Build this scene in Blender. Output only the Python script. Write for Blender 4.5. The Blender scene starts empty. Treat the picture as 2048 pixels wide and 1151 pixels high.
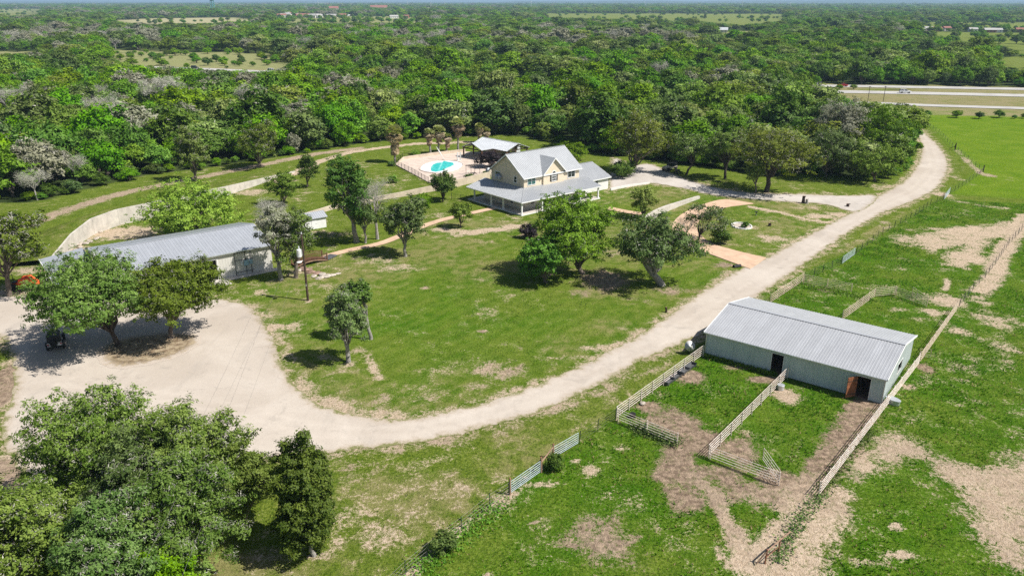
import bpy, math, random
import numpy as np
from mathutils import Vector, Matrix

R = math.radians
SC = bpy.context.scene
COL = SC.collection

# ------------------------------------------------------------------ camera
CAM_H = 39.0
FOC = 1530.0                      # focal length in pixels of a 2048 wide picture
HORIZON = 1.0
PITCH = math.atan((575.5 - HORIZON) / FOC)
cam_data = bpy.data.cameras.new('camera')
cam = bpy.data.objects.new('camera', cam_data)
COL.objects.link(cam)
cam_data.sensor_width = 36.0
cam_data.sensor_fit = 'HORIZONTAL'
cam_data.lens = 36.0 * FOC / 2048.0
cam_data.clip_start = 0.5
cam_data.clip_end = 60000
cam.location = (0, 0, CAM_H)
cam.rotation_euler = (math.pi / 2 - PITCH, 0, 0)
SC.camera = cam

# ------------------------------------------------------------------ sky, sun, exposure
SUN_AZ = math.atan2(0.956, -0.292)
SUN_EL = R(52)
world = bpy.data.worlds.new('World')
SC.world = world
world.use_nodes = True
wn = world.node_tree
bgn = wn.nodes['Background']
sky = wn.nodes.new('ShaderNodeTexSky')
sky.sky_type = 'NISHITA'
sky.sun_disc = False
sky.sun_elevation = SUN_EL
sky.sun_rotation = SUN_AZ
sky.altitude = 100
sky.air_density = 1.0
sky.dust_density = 1.2
wn.links.new(sky.outputs[0], bgn.inputs[0])
bgn.inputs[1].default_value = 0.065
sun_data = bpy.data.lights.new('sun', 'SUN')
sun_data.energy = 5.0
sun_data.angle = R(0.5)
sun_data.color = (1.0, 0.955, 0.89)
sun = bpy.data.objects.new('sun', sun_data)
COL.objects.link(sun)
sd = Vector((math.sin(SUN_AZ) * math.cos(SUN_EL), math.cos(SUN_AZ) * math.cos(SUN_EL), math.sin(SUN_EL)))
sun.rotation_euler = sd.to_track_quat('Z', 'Y').to_euler()
sun.location = (60, -40, 120)
SC.view_settings.view_transform = 'Standard'
SC.view_settings.look = 'None'
SC.view_settings.exposure = 0.42
SC.view_settings.gamma = 1.0
SC.view_settings.use_curve_mapping = False
SC.render.engine = 'CYCLES'
SC.cycles.max_bounces = 6
SC.cycles.diffuse_bounces = 3
SC.cycles.glossy_bounces = 2
SC.cycles.transmission_bounces = 3
SC.cycles.volume_bounces = 1
SC.cycles.transparent_max_bounces = 4
SC.cycles.use_denoising = False
SC.cycles.sample_clamp_indirect = 4.0

# ------------------------------------------------------------------ survey: a pixel read off the photograph -> a point on level ground
def G(x, y, z=0.0):
    a = (x - 1024) / FOC
    b = (575.5 - y) / FOC
    d = (a, math.cos(PITCH) + b * math.sin(PITCH), -math.sin(PITCH) + b * math.cos(PITCH))
    t = (z - CAM_H) / d[2]
    return Vector((d[0] * t, d[1] * t, z))

def G2(pts):
    return [(G(x, y).x, G(x, y).y) for x, y in pts]

def depth_of(p):                   # distance along the viewing axis
    return p.y * math.cos(PITCH) + (CAM_H - p.z) * math.sin(PITCH)

def height_above(base, top_y):     # height of a thing standing at base whose top was read at row top_y
    b = (575.5 - top_y) / FOC
    dy = math.cos(PITCH) + b * math.sin(PITCH)
    dz = -math.sin(PITCH) + b * math.cos(PITCH)
    return CAM_H + base.y * dz / dy

# ------------------------------------------------------------------ object helpers
def link(o, parent=None):
    COL.objects.link(o)
    if parent is not None:
        o.parent = parent
    return o

def tag(o, label=None, cat=None, group=None, kind=None):
    if label: o['label'] = label
    if cat: o['category'] = cat
    if group: o['group'] = group
    if kind: o['kind'] = kind
    return o

def thing(name, label, cat, loc=(0, 0, 0), rotz=0.0, group=None):
    o = bpy.data.objects.new(name, None)
    o.empty_display_size = 0.2
    COL.objects.link(o)
    o.location = loc
    o.rotation_euler = (0, 0, rotz)
    return tag(o, label, cat, group)

def copy_tree(o, parent=None):
    c = o.copy()
    COL.objects.link(c)
    c.parent = parent
    for ch in list(o.children):
        copy_tree(ch, c)
    return c

def mesh_np(name, verts, faces, mats, fmat=None, attrs=None, smooth=False):
    """verts (N,3); faces (M,k) of equal k"""
    verts = np.asarray(verts, dtype=np.float32)
    faces = np.asarray(faces, dtype=np.int32)
    me = bpy.data.meshes.new(name)
    m, k = faces.shape
    me.vertices.add(len(verts)); me.vertices.foreach_set('co', verts.ravel())
    me.loops.add(m * k); me.loops.foreach_set('vertex_index', faces.ravel())
    me.polygons.add(m)
    me.polygons.foreach_set('loop_start', np.arange(0, m * k, k, dtype=np.int32))
    me.polygons.foreach_set('loop_total', np.full(m, k, dtype=np.int32))
    if fmat is not None:
        me.polygons.foreach_set('material_index', np.asarray(fmat, dtype=np.int32))
    me.polygons.foreach_set('use_smooth', np.full(m, smooth, dtype=bool))
    for mt in mats: me.materials.append(mt)
    for an, (dom, arr) in (attrs or {}).items():
        at = me.attributes.new(an, 'FLOAT', dom)
        at.data.foreach_set('value', np.asarray(arr, dtype=np.float32))
    me.update(calc_edges=True)
    return me

class MB:
    """collects simple shapes; build() links them as one mesh object"""
    def __init__(self):
        self.v, self.f, self.m = [], [], []
    def add(self, vs, fs, mi=0):
        b = len(self.v)
        self.v += [tuple(p) for p in vs]
        for f in fs:
            self.f.append(tuple(i + b for i in f)); self.m.append(mi)
        return self
    def box(self, x0, x1, y0, y1, z0, z1, mi=0):
        vs = [(x0, y0, z0), (x1, y0, z0), (x1, y1, z0), (x0, y1, z0), (x0, y0, z1), (x1, y0, z1), (x1, y1, z1), (x0, y1, z1)]
        return self.add(vs, [(0, 3, 2, 1), (4, 5, 6, 7), (0, 1, 5, 4), (1, 2, 6, 5), (2, 3, 7, 6), (3, 0, 4, 7)], mi)
    def hexa(self, lo, hi, mi=0):
        """two quads (counter-clockwise seen from above), bottom and top"""
        return self.add(list(lo) + list(hi), [(0, 3, 2, 1), (4, 5, 6, 7), (0, 1, 5, 4), (1, 2, 6, 5), (2, 3, 7, 6), (3, 0, 4, 7)], mi)
    def slab(self, pts, th, mi=0):
        """planar polygon thickened downwards along its normal"""
        P = [Vector(p) for p in pts]
        n = Vector((0, 0, 0))
        for i in range(len(P)):
            a, b = P[i], P[(i + 1) % len(P)]
            n += a.cross(b)
        n.normalize()
        if n.z < 0:
            P.reverse(); n = -n
        k = len(P)
        vs = P + [p - n * th for p in P]
        fs = [tuple(range(k)), tuple(range(2 * k - 1, k - 1, -1))]
        for i in range(k):
            j = (i + 1) % k
            fs.append((i, i + k, j + k, j))
        return self.add(vs, fs, mi)
    def extrude(self, poly, d, mi=0):
        """planar polygon (list of 3d points) extruded by vector d"""
        P = [Vector(p) for p in poly]; d = Vector(d); k = len(P)
        fs = [tuple(range(k)), tuple(range(2 * k - 1, k - 1, -1))]
        for i in range(k):
            j = (i + 1) % k
            fs.append((j, i, i + k, j + k))
        return self.add(P + [p + d for p in P], fs, mi)
    def tube(self, pts, rad, n=6, mi=0, cap=True):
        P = [Vector(p) for p in pts]
        if not hasattr(rad, '__len__'): rad = [rad] * len(P)
        vs = []; up = None
        for i, p in enumerate(P):
            t = (P[min(i + 1, len(P) - 1)] - P[max(i - 1, 0)])
            if t.length < 1e-9: t = Vector((0, 0, 1))
            t.normalize()
            if up is None:
                up = t.orthogonal().normalized()
            up = up - t * up.dot(t)
            if up.length < 1e-6: up = t.orthogonal()
            up.normalize()
            w = t.cross(up)
            for k in range(n):
                a = 2 * math.pi * k / n
                vs.append(p + (up * math.cos(a) + w * math.sin(a)) * rad[i])
        fs = []
        for i in range(len(P) - 1):
            for k in range(n):
                k2 = (k + 1) % n
                fs.append((i * n + k, i * n + k2, (i + 1) * n + k2, (i + 1) * n + k))
        if cap:
            fs.append(tuple(range(n - 1, -1, -1)))
            fs.append(tuple((len(P) - 1) * n + k for k in range(n)))
        return self.add(vs, fs, mi)
    def lathe(self, prof, n=16, mi=0, c=(0, 0, 0)):
        vs = []
        for r, z in prof:
            for k in range(n):
                a = 2 * math.pi * k / n
                vs.append((c[0] + r * math.cos(a), c[1] + r * math.sin(a), c[2] + z))
        fs = []
        for i in range(len(prof) - 1):
            for k in range(n):
                k2 = (k + 1) % n
                fs.append((i * n + k, i * n + k2, (i + 1) * n + k2, (i + 1) * n + k))
        if prof[0][0] > 1e-6: fs.append(tuple(range(n - 1, -1, -1)))
        if prof[-1][0] > 1e-6: fs.append(tuple((len(prof) - 1) * n + k for k in range(n)))
        return self.add(vs, fs, mi)
    def mesh(self, name, mats, smooth=False):
        me = bpy.data.meshes.new(name)
        me.from_pydata([tuple(p) for p in self.v], [], self.f)
        if not isinstance(mats, (list, tuple)): mats = [mats]
        for mt in mats: me.materials.append(mt)
        me.polygons.foreach_set('material_index', self.m)
        if smooth: me.polygons.foreach_set('use_smooth', [True] * len(self.f))
        me.update()
        return me
    def build(self, name, mats, parent=None, smooth=False, loc=None, rot=None):
        o = bpy.data.objects.new(name, self.mesh(name, mats, smooth))
        if loc is not None: o.location = loc
        if rot is not None: o.rotation_euler = rot
        return link(o, parent)

def place(name, me, parent=None, loc=(0, 0, 0), rot=(0, 0, 0), scl=None):
    o = bpy.data.objects.new(name, me)
    o.location = loc; o.rotation_euler = rot
    if scl is not None: o.scale = scl
    return link(o, parent)

# ------------------------------------------------------------------ materials
class NT:
    def __init__(self, name):
        self.mat = bpy.data.materials.new(name)
        self.mat.use_nodes = True
        self.t = self.mat.node_tree
        self.t.nodes.clear()
        self.out = self.n('ShaderNodeOutputMaterial')
    def n(self, typ, **kw):
        nd = self.t.nodes.new(typ)
        for k, v in kw.items(): setattr(nd, k, v)
        return nd
    def put(self, sock, val):
        if isinstance(val, bpy.types.NodeSocket): self.t.links.new(val, sock)
        elif val is not None: sock.default_value = val
    def math(self, op, a, b=None, c=None, clamp=False):
        nd = self.n('ShaderNodeMath', operation=op, use_clamp=clamp)
        self.put(nd.inputs[0], a)
        if b is not None: self.put(nd.inputs[1], b)
        if c is not None: self.put(nd.inputs[2], c)
        return nd.outputs[0]
    def mix(self, f, a, b, blend='MIX'):
        nd = self.n('ShaderNodeMix', data_type='RGBA', blend_type=blend)
        nd.clamp_factor = True
        self.put(nd.inputs[0], f)
        self.put(nd.inputs[6], a if isinstance(a, bpy.types.NodeSocket) else (*a, 1))
        self.put(nd.inputs[7], b if isinstance(b, bpy.types.NodeSocket) else (*b, 1))
        return nd.outputs[2]
    def noise(self, co, scale, detail=4, rough=0.55, dist=0.0):
        nd = self.n('ShaderNodeTexNoise')
        self.put(nd.inputs['Vector'], co)
        nd.inputs['Scale'].default_value = scale
        nd.inputs['Detail'].default_value = detail
        nd.inputs['Roughness'].default_value = rough
        nd.inputs['Distortion'].default_value = dist
        return nd.outputs[0]
    def attr(self, name):
        return self.n('ShaderNodeAttribute', attribute_name=name).outputs['Fac']
    def ramp(self, x, lo, hi, a=0.0, b=1.0):
        nd = self.n('ShaderNodeMapRange', interpolation_type='SMOOTHSTEP')
        self.put(nd.inputs[0], x)
        nd.inputs[1].default_value = lo; nd.inputs[2].default_value = hi
        nd.inputs[3].default_value = a; nd.inputs[4].default_value = b
        return nd.outputs[0]
    def co(self, kind='Object'):
        return self.n('ShaderNodeTexCoord').outputs[kind]
    def scale(self, co, s, rotz=0.0):
        nd = self.n('ShaderNodeMapping')
        self.put(nd.inputs[0], co)
        nd.inputs['Scale'].default_value = s
        nd.inputs['Rotation'].default_value = (0, 0, rotz)
        return nd.outputs[0]
    def bump(self, h, strength, dist):
        nd = self.n('ShaderNodeBump')
        nd.inputs['Strength'].default_value = strength
        nd.inputs['Distance'].default_value = dist
        self.put(nd.inputs['Height'], h)
        return nd.outputs[0]
    def bsdf(self, col, rough=0.8, metal=0.0, normal=None, spec=0.3, **kw):
        b = self.n('ShaderNodeBsdfPrincipled')
        self.put(b.inputs['Base Color'], col if isinstance(col, bpy.types.NodeSocket) else (*col, 1))
        self.put(b.inputs['Roughness'], rough)
        b.inputs['Metallic'].default_value = metal
        b.inputs['Specular IOR Level'].default_value = spec
        if normal is not None: self.put(b.inputs['Normal'], normal)
        for k, v in kw.items(): b.inputs[k.replace('_', ' ')].default_value = v
        self.t.links.new(b.outputs[0], self.out.inputs[0])
        return self.mat

def plain(name, col, rough=0.7, metal=0.0, var=0.15, scale=2.0, spec=0.3, bump=0.0, dark=None, streak=None):
    """a colour with wear: broad blotches, fine grain and, if asked, streaks down the surface"""
    t = NT(name)
    co = t.co()
    a = t.noise(co, scale, 5, 0.6)
    b = t.noise(co, scale * 9, 3)
    s = t.math('ADD', t.math('MULTIPLY', a, 0.7), t.math('MULTIPLY', b, 0.3))
    d = dark or tuple(c * (1 - 2.2 * var) for c in col)
    lt = tuple(min(1, c * (1 + 0.9 * var)) for c in col)
    c = t.mix(t.ramp(s, 0.3, 0.7), d, lt)
    if streak:
        k = t.noise(t.scale(co, streak), 1.0, 4, 0.6)
        c = t.mix(t.ramp(k, 0.5, 0.8, 0, 0.35), c, tuple(x * 0.6 for x in col))
    nrm = t.bump(b, 0.4, bump) if bump else None
    return t.bsdf(c, rough, metal, nrm, spec)

def leaf_mat(name, dark, light, trans=0.22, vary=0.25):
    t = NT(name)
    tint = t.attr('tint')
    rnd = t.n('ShaderNodeObjectInfo').outputs['Random']
    c = t.mix(tint, dark, light)
    hsv = t.n('ShaderNodeHueSaturation')
    t.put(hsv.inputs['Hue'], t.math('MULTIPLY_ADD', rnd, 0.04 * vary / 0.25, 0.5 - 0.012 * vary / 0.25))
    t.put(hsv.inputs['Saturation'], t.math('MULTIPLY_ADD', t.math('FRACT', t.math('MULTIPLY', rnd, 7.31)), -1.2 * vary, 1.12 + 0.6 * vary))
    t.put(hsv.inputs['Value'], t.math('MULTIPLY_ADD', t.math('FRACT', t.math('MULTIPLY', rnd, 3.77)), 1.9 * vary, 1.1 - vary))
    t.put(hsv.inputs['Color'], c)
    df = t.n('ShaderNodeBsdfDiffuse'); t.put(df.inputs[0], hsv.outputs[0])
    tr = t.n('ShaderNodeBsdfTranslucent'); t.put(tr.inputs[0], t.mix(1.0, hsv.outputs[0], (1.12, 1.28, 0.5), 'MULTIPLY'))
    gl = t.n('ShaderNodeBsdfGlossy'); gl.inputs[0].default_value = (1, 1, 1, 1); gl.inputs['Roughness'].default_value = 0.55
    m1 = t.n('ShaderNodeMixShader'); m1.inputs[0].default_value = trans
    t.t.links.new(df.outputs[0], m1.inputs[1]); t.t.links.new(tr.outputs[0], m1.inputs[2])
    m2 = t.n('ShaderNodeMixShader'); m2.inputs[0].default_value = 0.012
    t.t.links.new(m1.outputs[0], m2.inputs[1]); t.t.links.new(gl.outputs[0], m2.inputs[2])
    t.t.links.new(m2.outputs[0], t.out.inputs[0])
    return t.mat

M = {}
M['bark'] = plain('bark', (0.16, 0.13, 0.105), 0.9, var=0.25, scale=3, bump=0.05)
M['bark_pale'] = plain('bark_pale', (0.30, 0.28, 0.25), 0.9, var=0.22, scale=3, bump=0.05)
M['bark_dark'] = plain('bark_dark', (0.075, 0.06, 0.05), 0.9, var=0.25, scale=3, bump=0.05)
M['deadwood'] = plain('deadwood', (0.36, 0.335, 0.31), 0.9, var=0.18, scale=2)
M['leaf_oak'] = leaf_mat('leaf_oak', (0.060, 0.104, 0.016), (0.215, 0.280, 0.080))
M['leaf_dark'] = leaf_mat('leaf_dark', (0.042, 0.078, 0.018), (0.160, 0.215, 0.060))
M['leaf_green'] = leaf_mat('leaf_green', (0.068, 0.140, 0.012), (0.208, 0.330, 0.045))
M['leaf_bright'] = leaf_mat('leaf_bright', (0.100, 0.185, 0.014), (0.285, 0.405, 0.060))
M['leaf_olive'] = leaf_mat('leaf_olive', (0.095, 0.135, 0.028), (0.290, 0.345, 0.110))
M['leaf_grey'] = leaf_mat('leaf_grey', (0.140, 0.145, 0.095), (0.340, 0.335, 0.250), trans=0.18)
M['leaf_purple'] = leaf_mat('leaf_purple', (0.016, 0.013, 0.017), (0.075, 0.060, 0.070))
M['moss'] = leaf_mat('moss', (0.28, 0.275, 0.235), (0.52, 0.50, 0.445), trans=0.1, vary=0.1)
M['palm_green'] = leaf_mat('palm_green', (0.22, 0.25, 0.08), (0.50, 0.50, 0.24))
M['palm_dead'] = leaf_mat('palm_dead', (0.22, 0.16, 0.11), (0.56, 0.45, 0.33), trans=0.1)
M['white_paint'] = plain('white_paint', (0.78, 0.78, 0.76), 0.5, var=0.05, scale=1.5)
M['trim_white'] = plain('trim_white', (0.80, 0.80, 0.79), 0.45, var=0.03)
M['galv'] = plain('galvanised_steel', (0.62, 0.65, 0.68), 0.42, 0.55, var=0.10, scale=1.2)
M['pipe_white'] = plain('pipe_white', (0.74, 0.70, 0.64), 0.55, var=0.18, scale=4, dark=(0.46, 0.33, 0.25))
M['pipe_cream'] = plain('pipe_cream', (0.64, 0.575, 0.46), 0.55, var=0.2, scale=4, dark=(0.40, 0.26, 0.16))
M['gate_steel'] = plain('gate_steel', (0.56, 0.66, 0.70), 0.45, 0.3, var=0.12, scale=3)
M['rust'] = plain('rust', (0.26, 0.12, 0.07), 0.85, var=0.25, scale=5)
M['tpost'] = plain('green_post', (0.05, 0.075, 0.05), 0.7, var=0.2)
M['wire'] = plain('wire', (0.30, 0.28, 0.26), 0.6, 0.4, var=0.1)
M['wood_brown'] = plain('wood_brown', (0.17, 0.085, 0.05), 0.75, var=0.25, scale=3)
M['wood_post'] = plain('wood_post', (0.34, 0.22, 0.15), 0.85, var=0.22, scale=3)
M['wood_dark'] = plain('wood_dark', (0.055, 0.035, 0.025), 0.8, var=0.25)
M['pole_wood'] = plain('pole_wood', (0.085, 0.055, 0.040), 0.85, var=0.25, scale=2)
M['door_red'] = plain('door_redwood', (0.34, 0.13, 0.06), 0.7, var=0.22, scale=2, streak=(6, 6, 0.5))
M['black'] = plain('black', (0.012, 0.012, 0.013), 0.5, var=0.1)
M['rubber'] = plain('rubber', (0.018, 0.018, 0.019), 0.8, var=0.15)
M['dark_steel'] = plain('dark_steel', (0.05, 0.05, 0.055), 0.5, 0.3, var=0.15)
M['stucco'] = plain('cream_siding', (0.70, 0.595, 0.45), 0.85, var=0.05, scale=1.2)
M['stone_wall'] = plain('porch_wall', (0.66, 0.60, 0.53), 0.85, var=0.08, scale=2)
M['garage_white'] = plain('garage_siding', (0.76, 0.74, 0.71), 0.8, var=0.05)
M['porch_floor'] = plain('porch_floor', (0.55, 0.50, 0.45), 0.85, var=0.1)
M['concrete'] = plain('concrete', (0.56, 0.52, 0.46), 0.9, var=0.12, scale=0.8, streak=(1.6, 1.6, 0.15))
M['concrete_tan'] = plain('concrete_tan', (0.58, 0.49, 0.38), 0.9, var=0.10, scale=0.8, streak=(1.6, 1.6, 0.2))
M['paver'] = plain('tan_paving', (0.60, 0.415, 0.285), 0.9, var=0.10, scale=0.7)
M['deck'] = plain('pool_deck', (0.60, 0.49, 0.41), 0.9, var=0.10, scale=0.8)
M['brick_red'] = plain('brick_red', (0.36, 0.17, 0.11), 0.9, var=0.2, scale=4)
M['pool_white'] = plain('pool_plaster', (0.70, 0.71, 0.70), 0.6, var=0.05)
M['rock'] = plain('limestone', (0.50, 0.44, 0.37), 0.9, var=0.2, scale=2, bump=0.06)
M['rock_brown'] = plain('brown_rock', (0.30, 0.20, 0.15), 0.9, var=0.25, scale=2, bump=0.06)
M['trough'] = plain('trough_grey', (0.11, 0.115, 0.12), 0.7, var=0.25, scale=2)
M['orange'] = plain('orange_paint', (0.75, 0.10, 0.02), 0.4, var=0.08)
M['car_red'] = plain('car_red', (0.42, 0.015, 0.02), 0.28, var=0.03, spec=0.6)
M['car_white'] = plain('car_white', (0.80, 0.80, 0.80), 0.28, var=0.02, spec=0.6)
M['car_black'] = plain('car_black', (0.018, 0.018, 0.020), 0.3, var=0.05, spec=0.6)
M['car_sand'] = plain('car_sand', (0.42, 0.39, 0.33), 0.35, var=0.05, spec=0.6)
M['car_silver'] = plain('car_silver', (0.50, 0.51, 0.52), 0.3, 0.3, var=0.03, spec=0.6)
M['headlight'] = plain('headlight', (0.75, 0.75, 0.74), 0.15, var=0.02, spec=0.8)
M['taillight'] = plain('taillight', (0.35, 0.01, 0.01), 0.25, var=0.02, spec=0.6)
M['dish'] = plain('dish_grey', (0.60, 0.62, 0.64), 0.5, var=0.05)
M['roof_red'] = plain('roof_red', (0.30, 0.13, 0.10), 0.8, var=0.1)
M['roof_grey'] = plain('roof_grey', (0.42, 0.41, 0.39), 0.8, var=0.1)
M['wall_far'] = plain('pale_wall', (0.66, 0.62, 0.56), 0.8, var=0.06)
M['teal'] = plain('teal_paint', (0.10, 0.36, 0.36), 0.5, var=0.08)
M['panel_blue'] = plain('panel_blue', (0.32, 0.48, 0.60), 0.5, 0.2, var=0.08)
M['shutter'] = plain('shutter_dark', (0.03, 0.035, 0.035), 0.6, var=0.1)
M['mulch'] = plain('mulch', (0.22, 0.12, 0.08), 0.95, var=0.3, scale=5)

def glass_mat(name, col):
    t = NT(name)
    return t.bsdf(col, 0.08, 0.0, None, 0.7)
M['glass'] = glass_mat('window_glass', (0.020, 0.026, 0.030))
M['glass_teal'] = glass_mat('window_glass_teal', (0.05, 0.13, 0.13))

def metal_roof(name, col, rough=0.42, metal=0.25):
    t = NT(name); rnd = t.n('ShaderNodeObjectInfo').outputs['Random']
    ad = t.n('ShaderNodeVectorMath', operation='ADD'); t.put(ad.inputs[0], t.co())
    cx = t.n('ShaderNodeCombineXYZ'); t.put(cx.inputs[0], t.math('MULTIPLY', rnd, 91.0)); t.put(cx.inputs[1], t.math('MULTIPLY', rnd, 37.0)); t.put(ad.inputs[1], cx.outputs[0])
    co = ad.outputs[0]
    a = t.noise(co, 0.35, 5, 0.6); b = t.noise(co, 5.0, 4, 0.6)
    c = t.mix(t.ramp(t.math('ADD', t.math('MULTIPLY', a, 0.75), t.math('MULTIPLY', b, 0.25)), 0.3, 0.7), tuple(x * 0.92 for x in col), tuple(min(1, x * 1.04) for x in col))
    c = t.mix(t.ramp(t.noise(t.scale(co, (3.5, .35, .35)), 1.0, 5, .65), .56, .78, 0, .2), c, tuple(x * k for x, k in zip(col, (.66, .60, .54))))
    hs = t.n('ShaderNodeHueSaturation'); t.put(hs.inputs['Value'], t.math('MULTIPLY_ADD', t.math('FRACT', t.math('MULTIPLY', rnd, 5.3)), .05, .975)); t.put(hs.inputs['Color'], c); c = hs.outputs[0]
    r = t.math('MULTIPLY_ADD', b, 0.2, rough - 0.1)
    return t.bsdf(c, r, metal, None, 0.4)
M['roof_barn'] = metal_roof('barn_roof_metal', (0.46, 0.47, 0.485))
M['wall_barn'] = metal_roof('barn_wall_metal', (0.52, 0.58, 0.57), 0.6, 0.0)
M['roof_house'] = metal_roof('house_roof_metal', (0.43, 0.445, 0.46))
M['roof_shed'] = metal_roof('shed_roof_metal', (0.43, 0.45, 0.48))
M['wall_shed'] = metal_roof('shed_wall_metal', (0.62, 0.60, 0.55), 0.65, 0.0)
M['roof_pav'] = metal_roof('pavilion_roof_metal', (0.62, 0.64, 0.66))

def water_mat():
    t = NT('pool_water'); co = t.co()
    b = t.noise(co, 1.6, 3)
    return t.bsdf(t.mix(t.ramp(b, 0.3, 0.7), (0.02, 0.50, 0.50), (0.10, 0.72, 0.68)), 0.06, 0, t.bump(t.noise(co, 4.0, 2), 0.15, 0.03), 0.6)
M['water'] = water_mat()
# ------------------------------------------------------------------ ground cover: where the soil is bare, brown, lush or dry (in metres)
def line_dist(P, pts):
    """distance from points P (N,2) to a polyline"""
    x, y = np.ascontiguousarray(P[:, 0]), np.ascontiguousarray(P[:, 1])
    d2 = np.full(len(P), 1e18)
    for (ax, ay), (bx, by) in zip(pts[:-1], pts[1:]):
        dx, dy = bx - ax, by - ay
        px, py = x - ax, y - ay
        t = np.clip((px * dx + py * dy) / max(dx * dx + dy * dy, 1e-9), 0, 1)
        px -= t * dx; py -= t * dy
        np.minimum(d2, px * px + py * py, out=d2)
    return np.sqrt(d2)

def inside(P, poly):
    ins = np.zeros(len(P), bool)
    x, y = P[:, 0], P[:, 1]
    n = len(poly)
    for i in range(n):
        x1, y1 = poly[i]; x2, y2 = poly[(i + 1) % n]
        if y1 == y2: continue
        ins ^= ((y1 > y) != (y2 > y)) & (x < (x2 - x1) * (y - y1) / (y2 - y1) + x1)
    return ins

def poly_sd(P, poly):
    """signed distance, negative inside"""
    d = line_dist(P, list(poly) + [poly[0]])
    return np.where(inside(P, poly), -d, d)

def smooth(x, lo, hi):
    t = np.clip((x - lo) / (hi - lo), 0, 1)
    return t * t * (3 - 2 * t)

def vnoise(P, s, seed=0):
    """cheap smooth value noise, 0..1"""
    Q = P / s
    i = np.floor(Q).astype(np.int64); f = Q - i; f = f * f * (3 - 2 * f)
    def h(a, b):
        n = (a * 374761393 + b * 668265263 + seed * 2147483) & 0x7fffffff
        n = (n ^ (n >> 13)) * 1274126177 & 0x7fffffff
        return ((n ^ (n >> 16)) & 0xffff) / 65535.0
    a = h(i[:, 0], i[:, 1]); b = h(i[:, 0] + 1, i[:, 1]); c = h(i[:, 0], i[:, 1] + 1); d = h(i[:, 0] + 1, i[:, 1] + 1)
    return (a * (1 - f[:, 0]) + b * f[:, 0]) * (1 - f[:, 1]) + (c * (1 - f[:, 0]) + d * f[:, 0]) * f[:, 1]

# outlines surveyed from the photograph
DRIVE = [(-160, 585), (-40, 588), (60, 590), (140, 590), (300, 580), (400, 588), (455, 600), (500, 612), (525, 640), (548, 680), (562, 725), (585, 765), (620, 798), (675, 821), (740, 833),
         (790, 838), (850, 832), (930, 815), (1000, 795), (1060, 774), (1130, 745), (1200, 712), (1260, 680), (1320, 641), (1380, 599), (1440, 561), (1490, 534), (1530, 517), (1560, 500),
         (1620, 468), (1680, 436), (1712, 420), (1752, 394), (1790, 373), (1820, 350), (1838, 320), (1843, 292), (1836, 275), (1822, 258), (1800, 235), (1790, 217), (1808, 217), (1822, 240), (1850, 266),
         (1876, 290), (1893, 315), (1897, 335), (1888, 358), (1868, 381), (1828, 402), (1770, 424), (1722, 450), (1686, 473), (1650, 498), (1620, 520), (1570, 555), (1514, 594), (1470, 626), (1411, 664),
         (1367, 685), (1311, 708), (1258, 735), (1180, 779), (1102, 815), (1038, 837), (957, 858), (886, 874), (800, 889), (720, 897), (660, 903), (600, 908), (540, 916), (480, 932), (300, 955), (150, 962), (60, 952), (28, 925), (8, 890), (4, 850), (20, 805), (28, 750), (16, 695), (-20, 665), (-160, 640)]
HOUSE_DRIVE = [(1228, 316), (1262, 330), (1300, 328), (1340, 345), (1385, 362), (1440, 377), (1510, 386), (1600, 388), (1690, 391), (1748, 390), (1750, 402), (1712, 424), (1650, 409), (1560, 403),
               (1490, 397), (1420, 389), (1360, 376), (1300, 367), (1250, 374), (1224, 381), (1218, 356)]
PAVED = [(1531.6, 515.8), (1532, 516), (1531.7, 516.3), (1500.4, 537.8), (1500, 538), (1499.6, 537.8), (1440, 516), (1385, 494), (1352, 472), (1345, 450), (1362, 430), (1398, 412), (1440, 400), (1470, 401), (1506, 407), (1506.5, 407.6), (1505, 408), (1480, 411), (1452, 415), (1418, 427), (1396, 445), (1396, 463), (1422, 486), (1470, 501)]
GARDEN_PATH = [(640, 520), (655, 512), (700, 500), (760, 487), (800, 472), (840, 455), (880, 441), (930, 429), (990, 416)]
TRACK = [(60, 450), (120, 425), (200, 398), (260, 382), (330, 368), (400, 354), (480, 339), (560, 322), (640, 306), (720, 297)]
POOL_PATH = [(585, 349), (640, 322), (700, 305), (760, 296), (830, 288), (930, 284), (1010, 290)]
LOT = G2([(-160, 585), (455, 600), (562, 725), (675, 821), (660, 903), (480, 932), (60, 952), (-160, 880)])
PASTURE = G2([(760, 1260), (780, 1160), (1020, 985), (1160, 885), (1235, 832), (1410, 705), (1520, 590), (1610, 545), (1710, 500), (1800, 448), (1880, 398), (2300, 420), (2500, 1260)])
FIELD = G2([(1828, 232), (1875, 264), (1908, 296), (1966, 343), (1901, 387), (2300, 410), (2500, 222), (1815, 221)])
LAWN = G2([(455, 600), (562, 725), (675, 821), (790, 838), (1000, 795), (1200, 712), (1440, 561), (1712, 420), (1560, 402), (1360, 376), (1224, 381), (1190, 380), (1040, 440), (900, 430), (655, 515), (540, 560)])
VERGE = G2([(640, 905), (900, 878), (1180, 795), (1440, 656), (1720, 472), (1870, 385), (1790, 450), (1610, 548), (1410, 708), (1235, 832), (1020, 985), (780, 1160), (700, 1260), (100, 1260), (430, 1000)])
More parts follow.
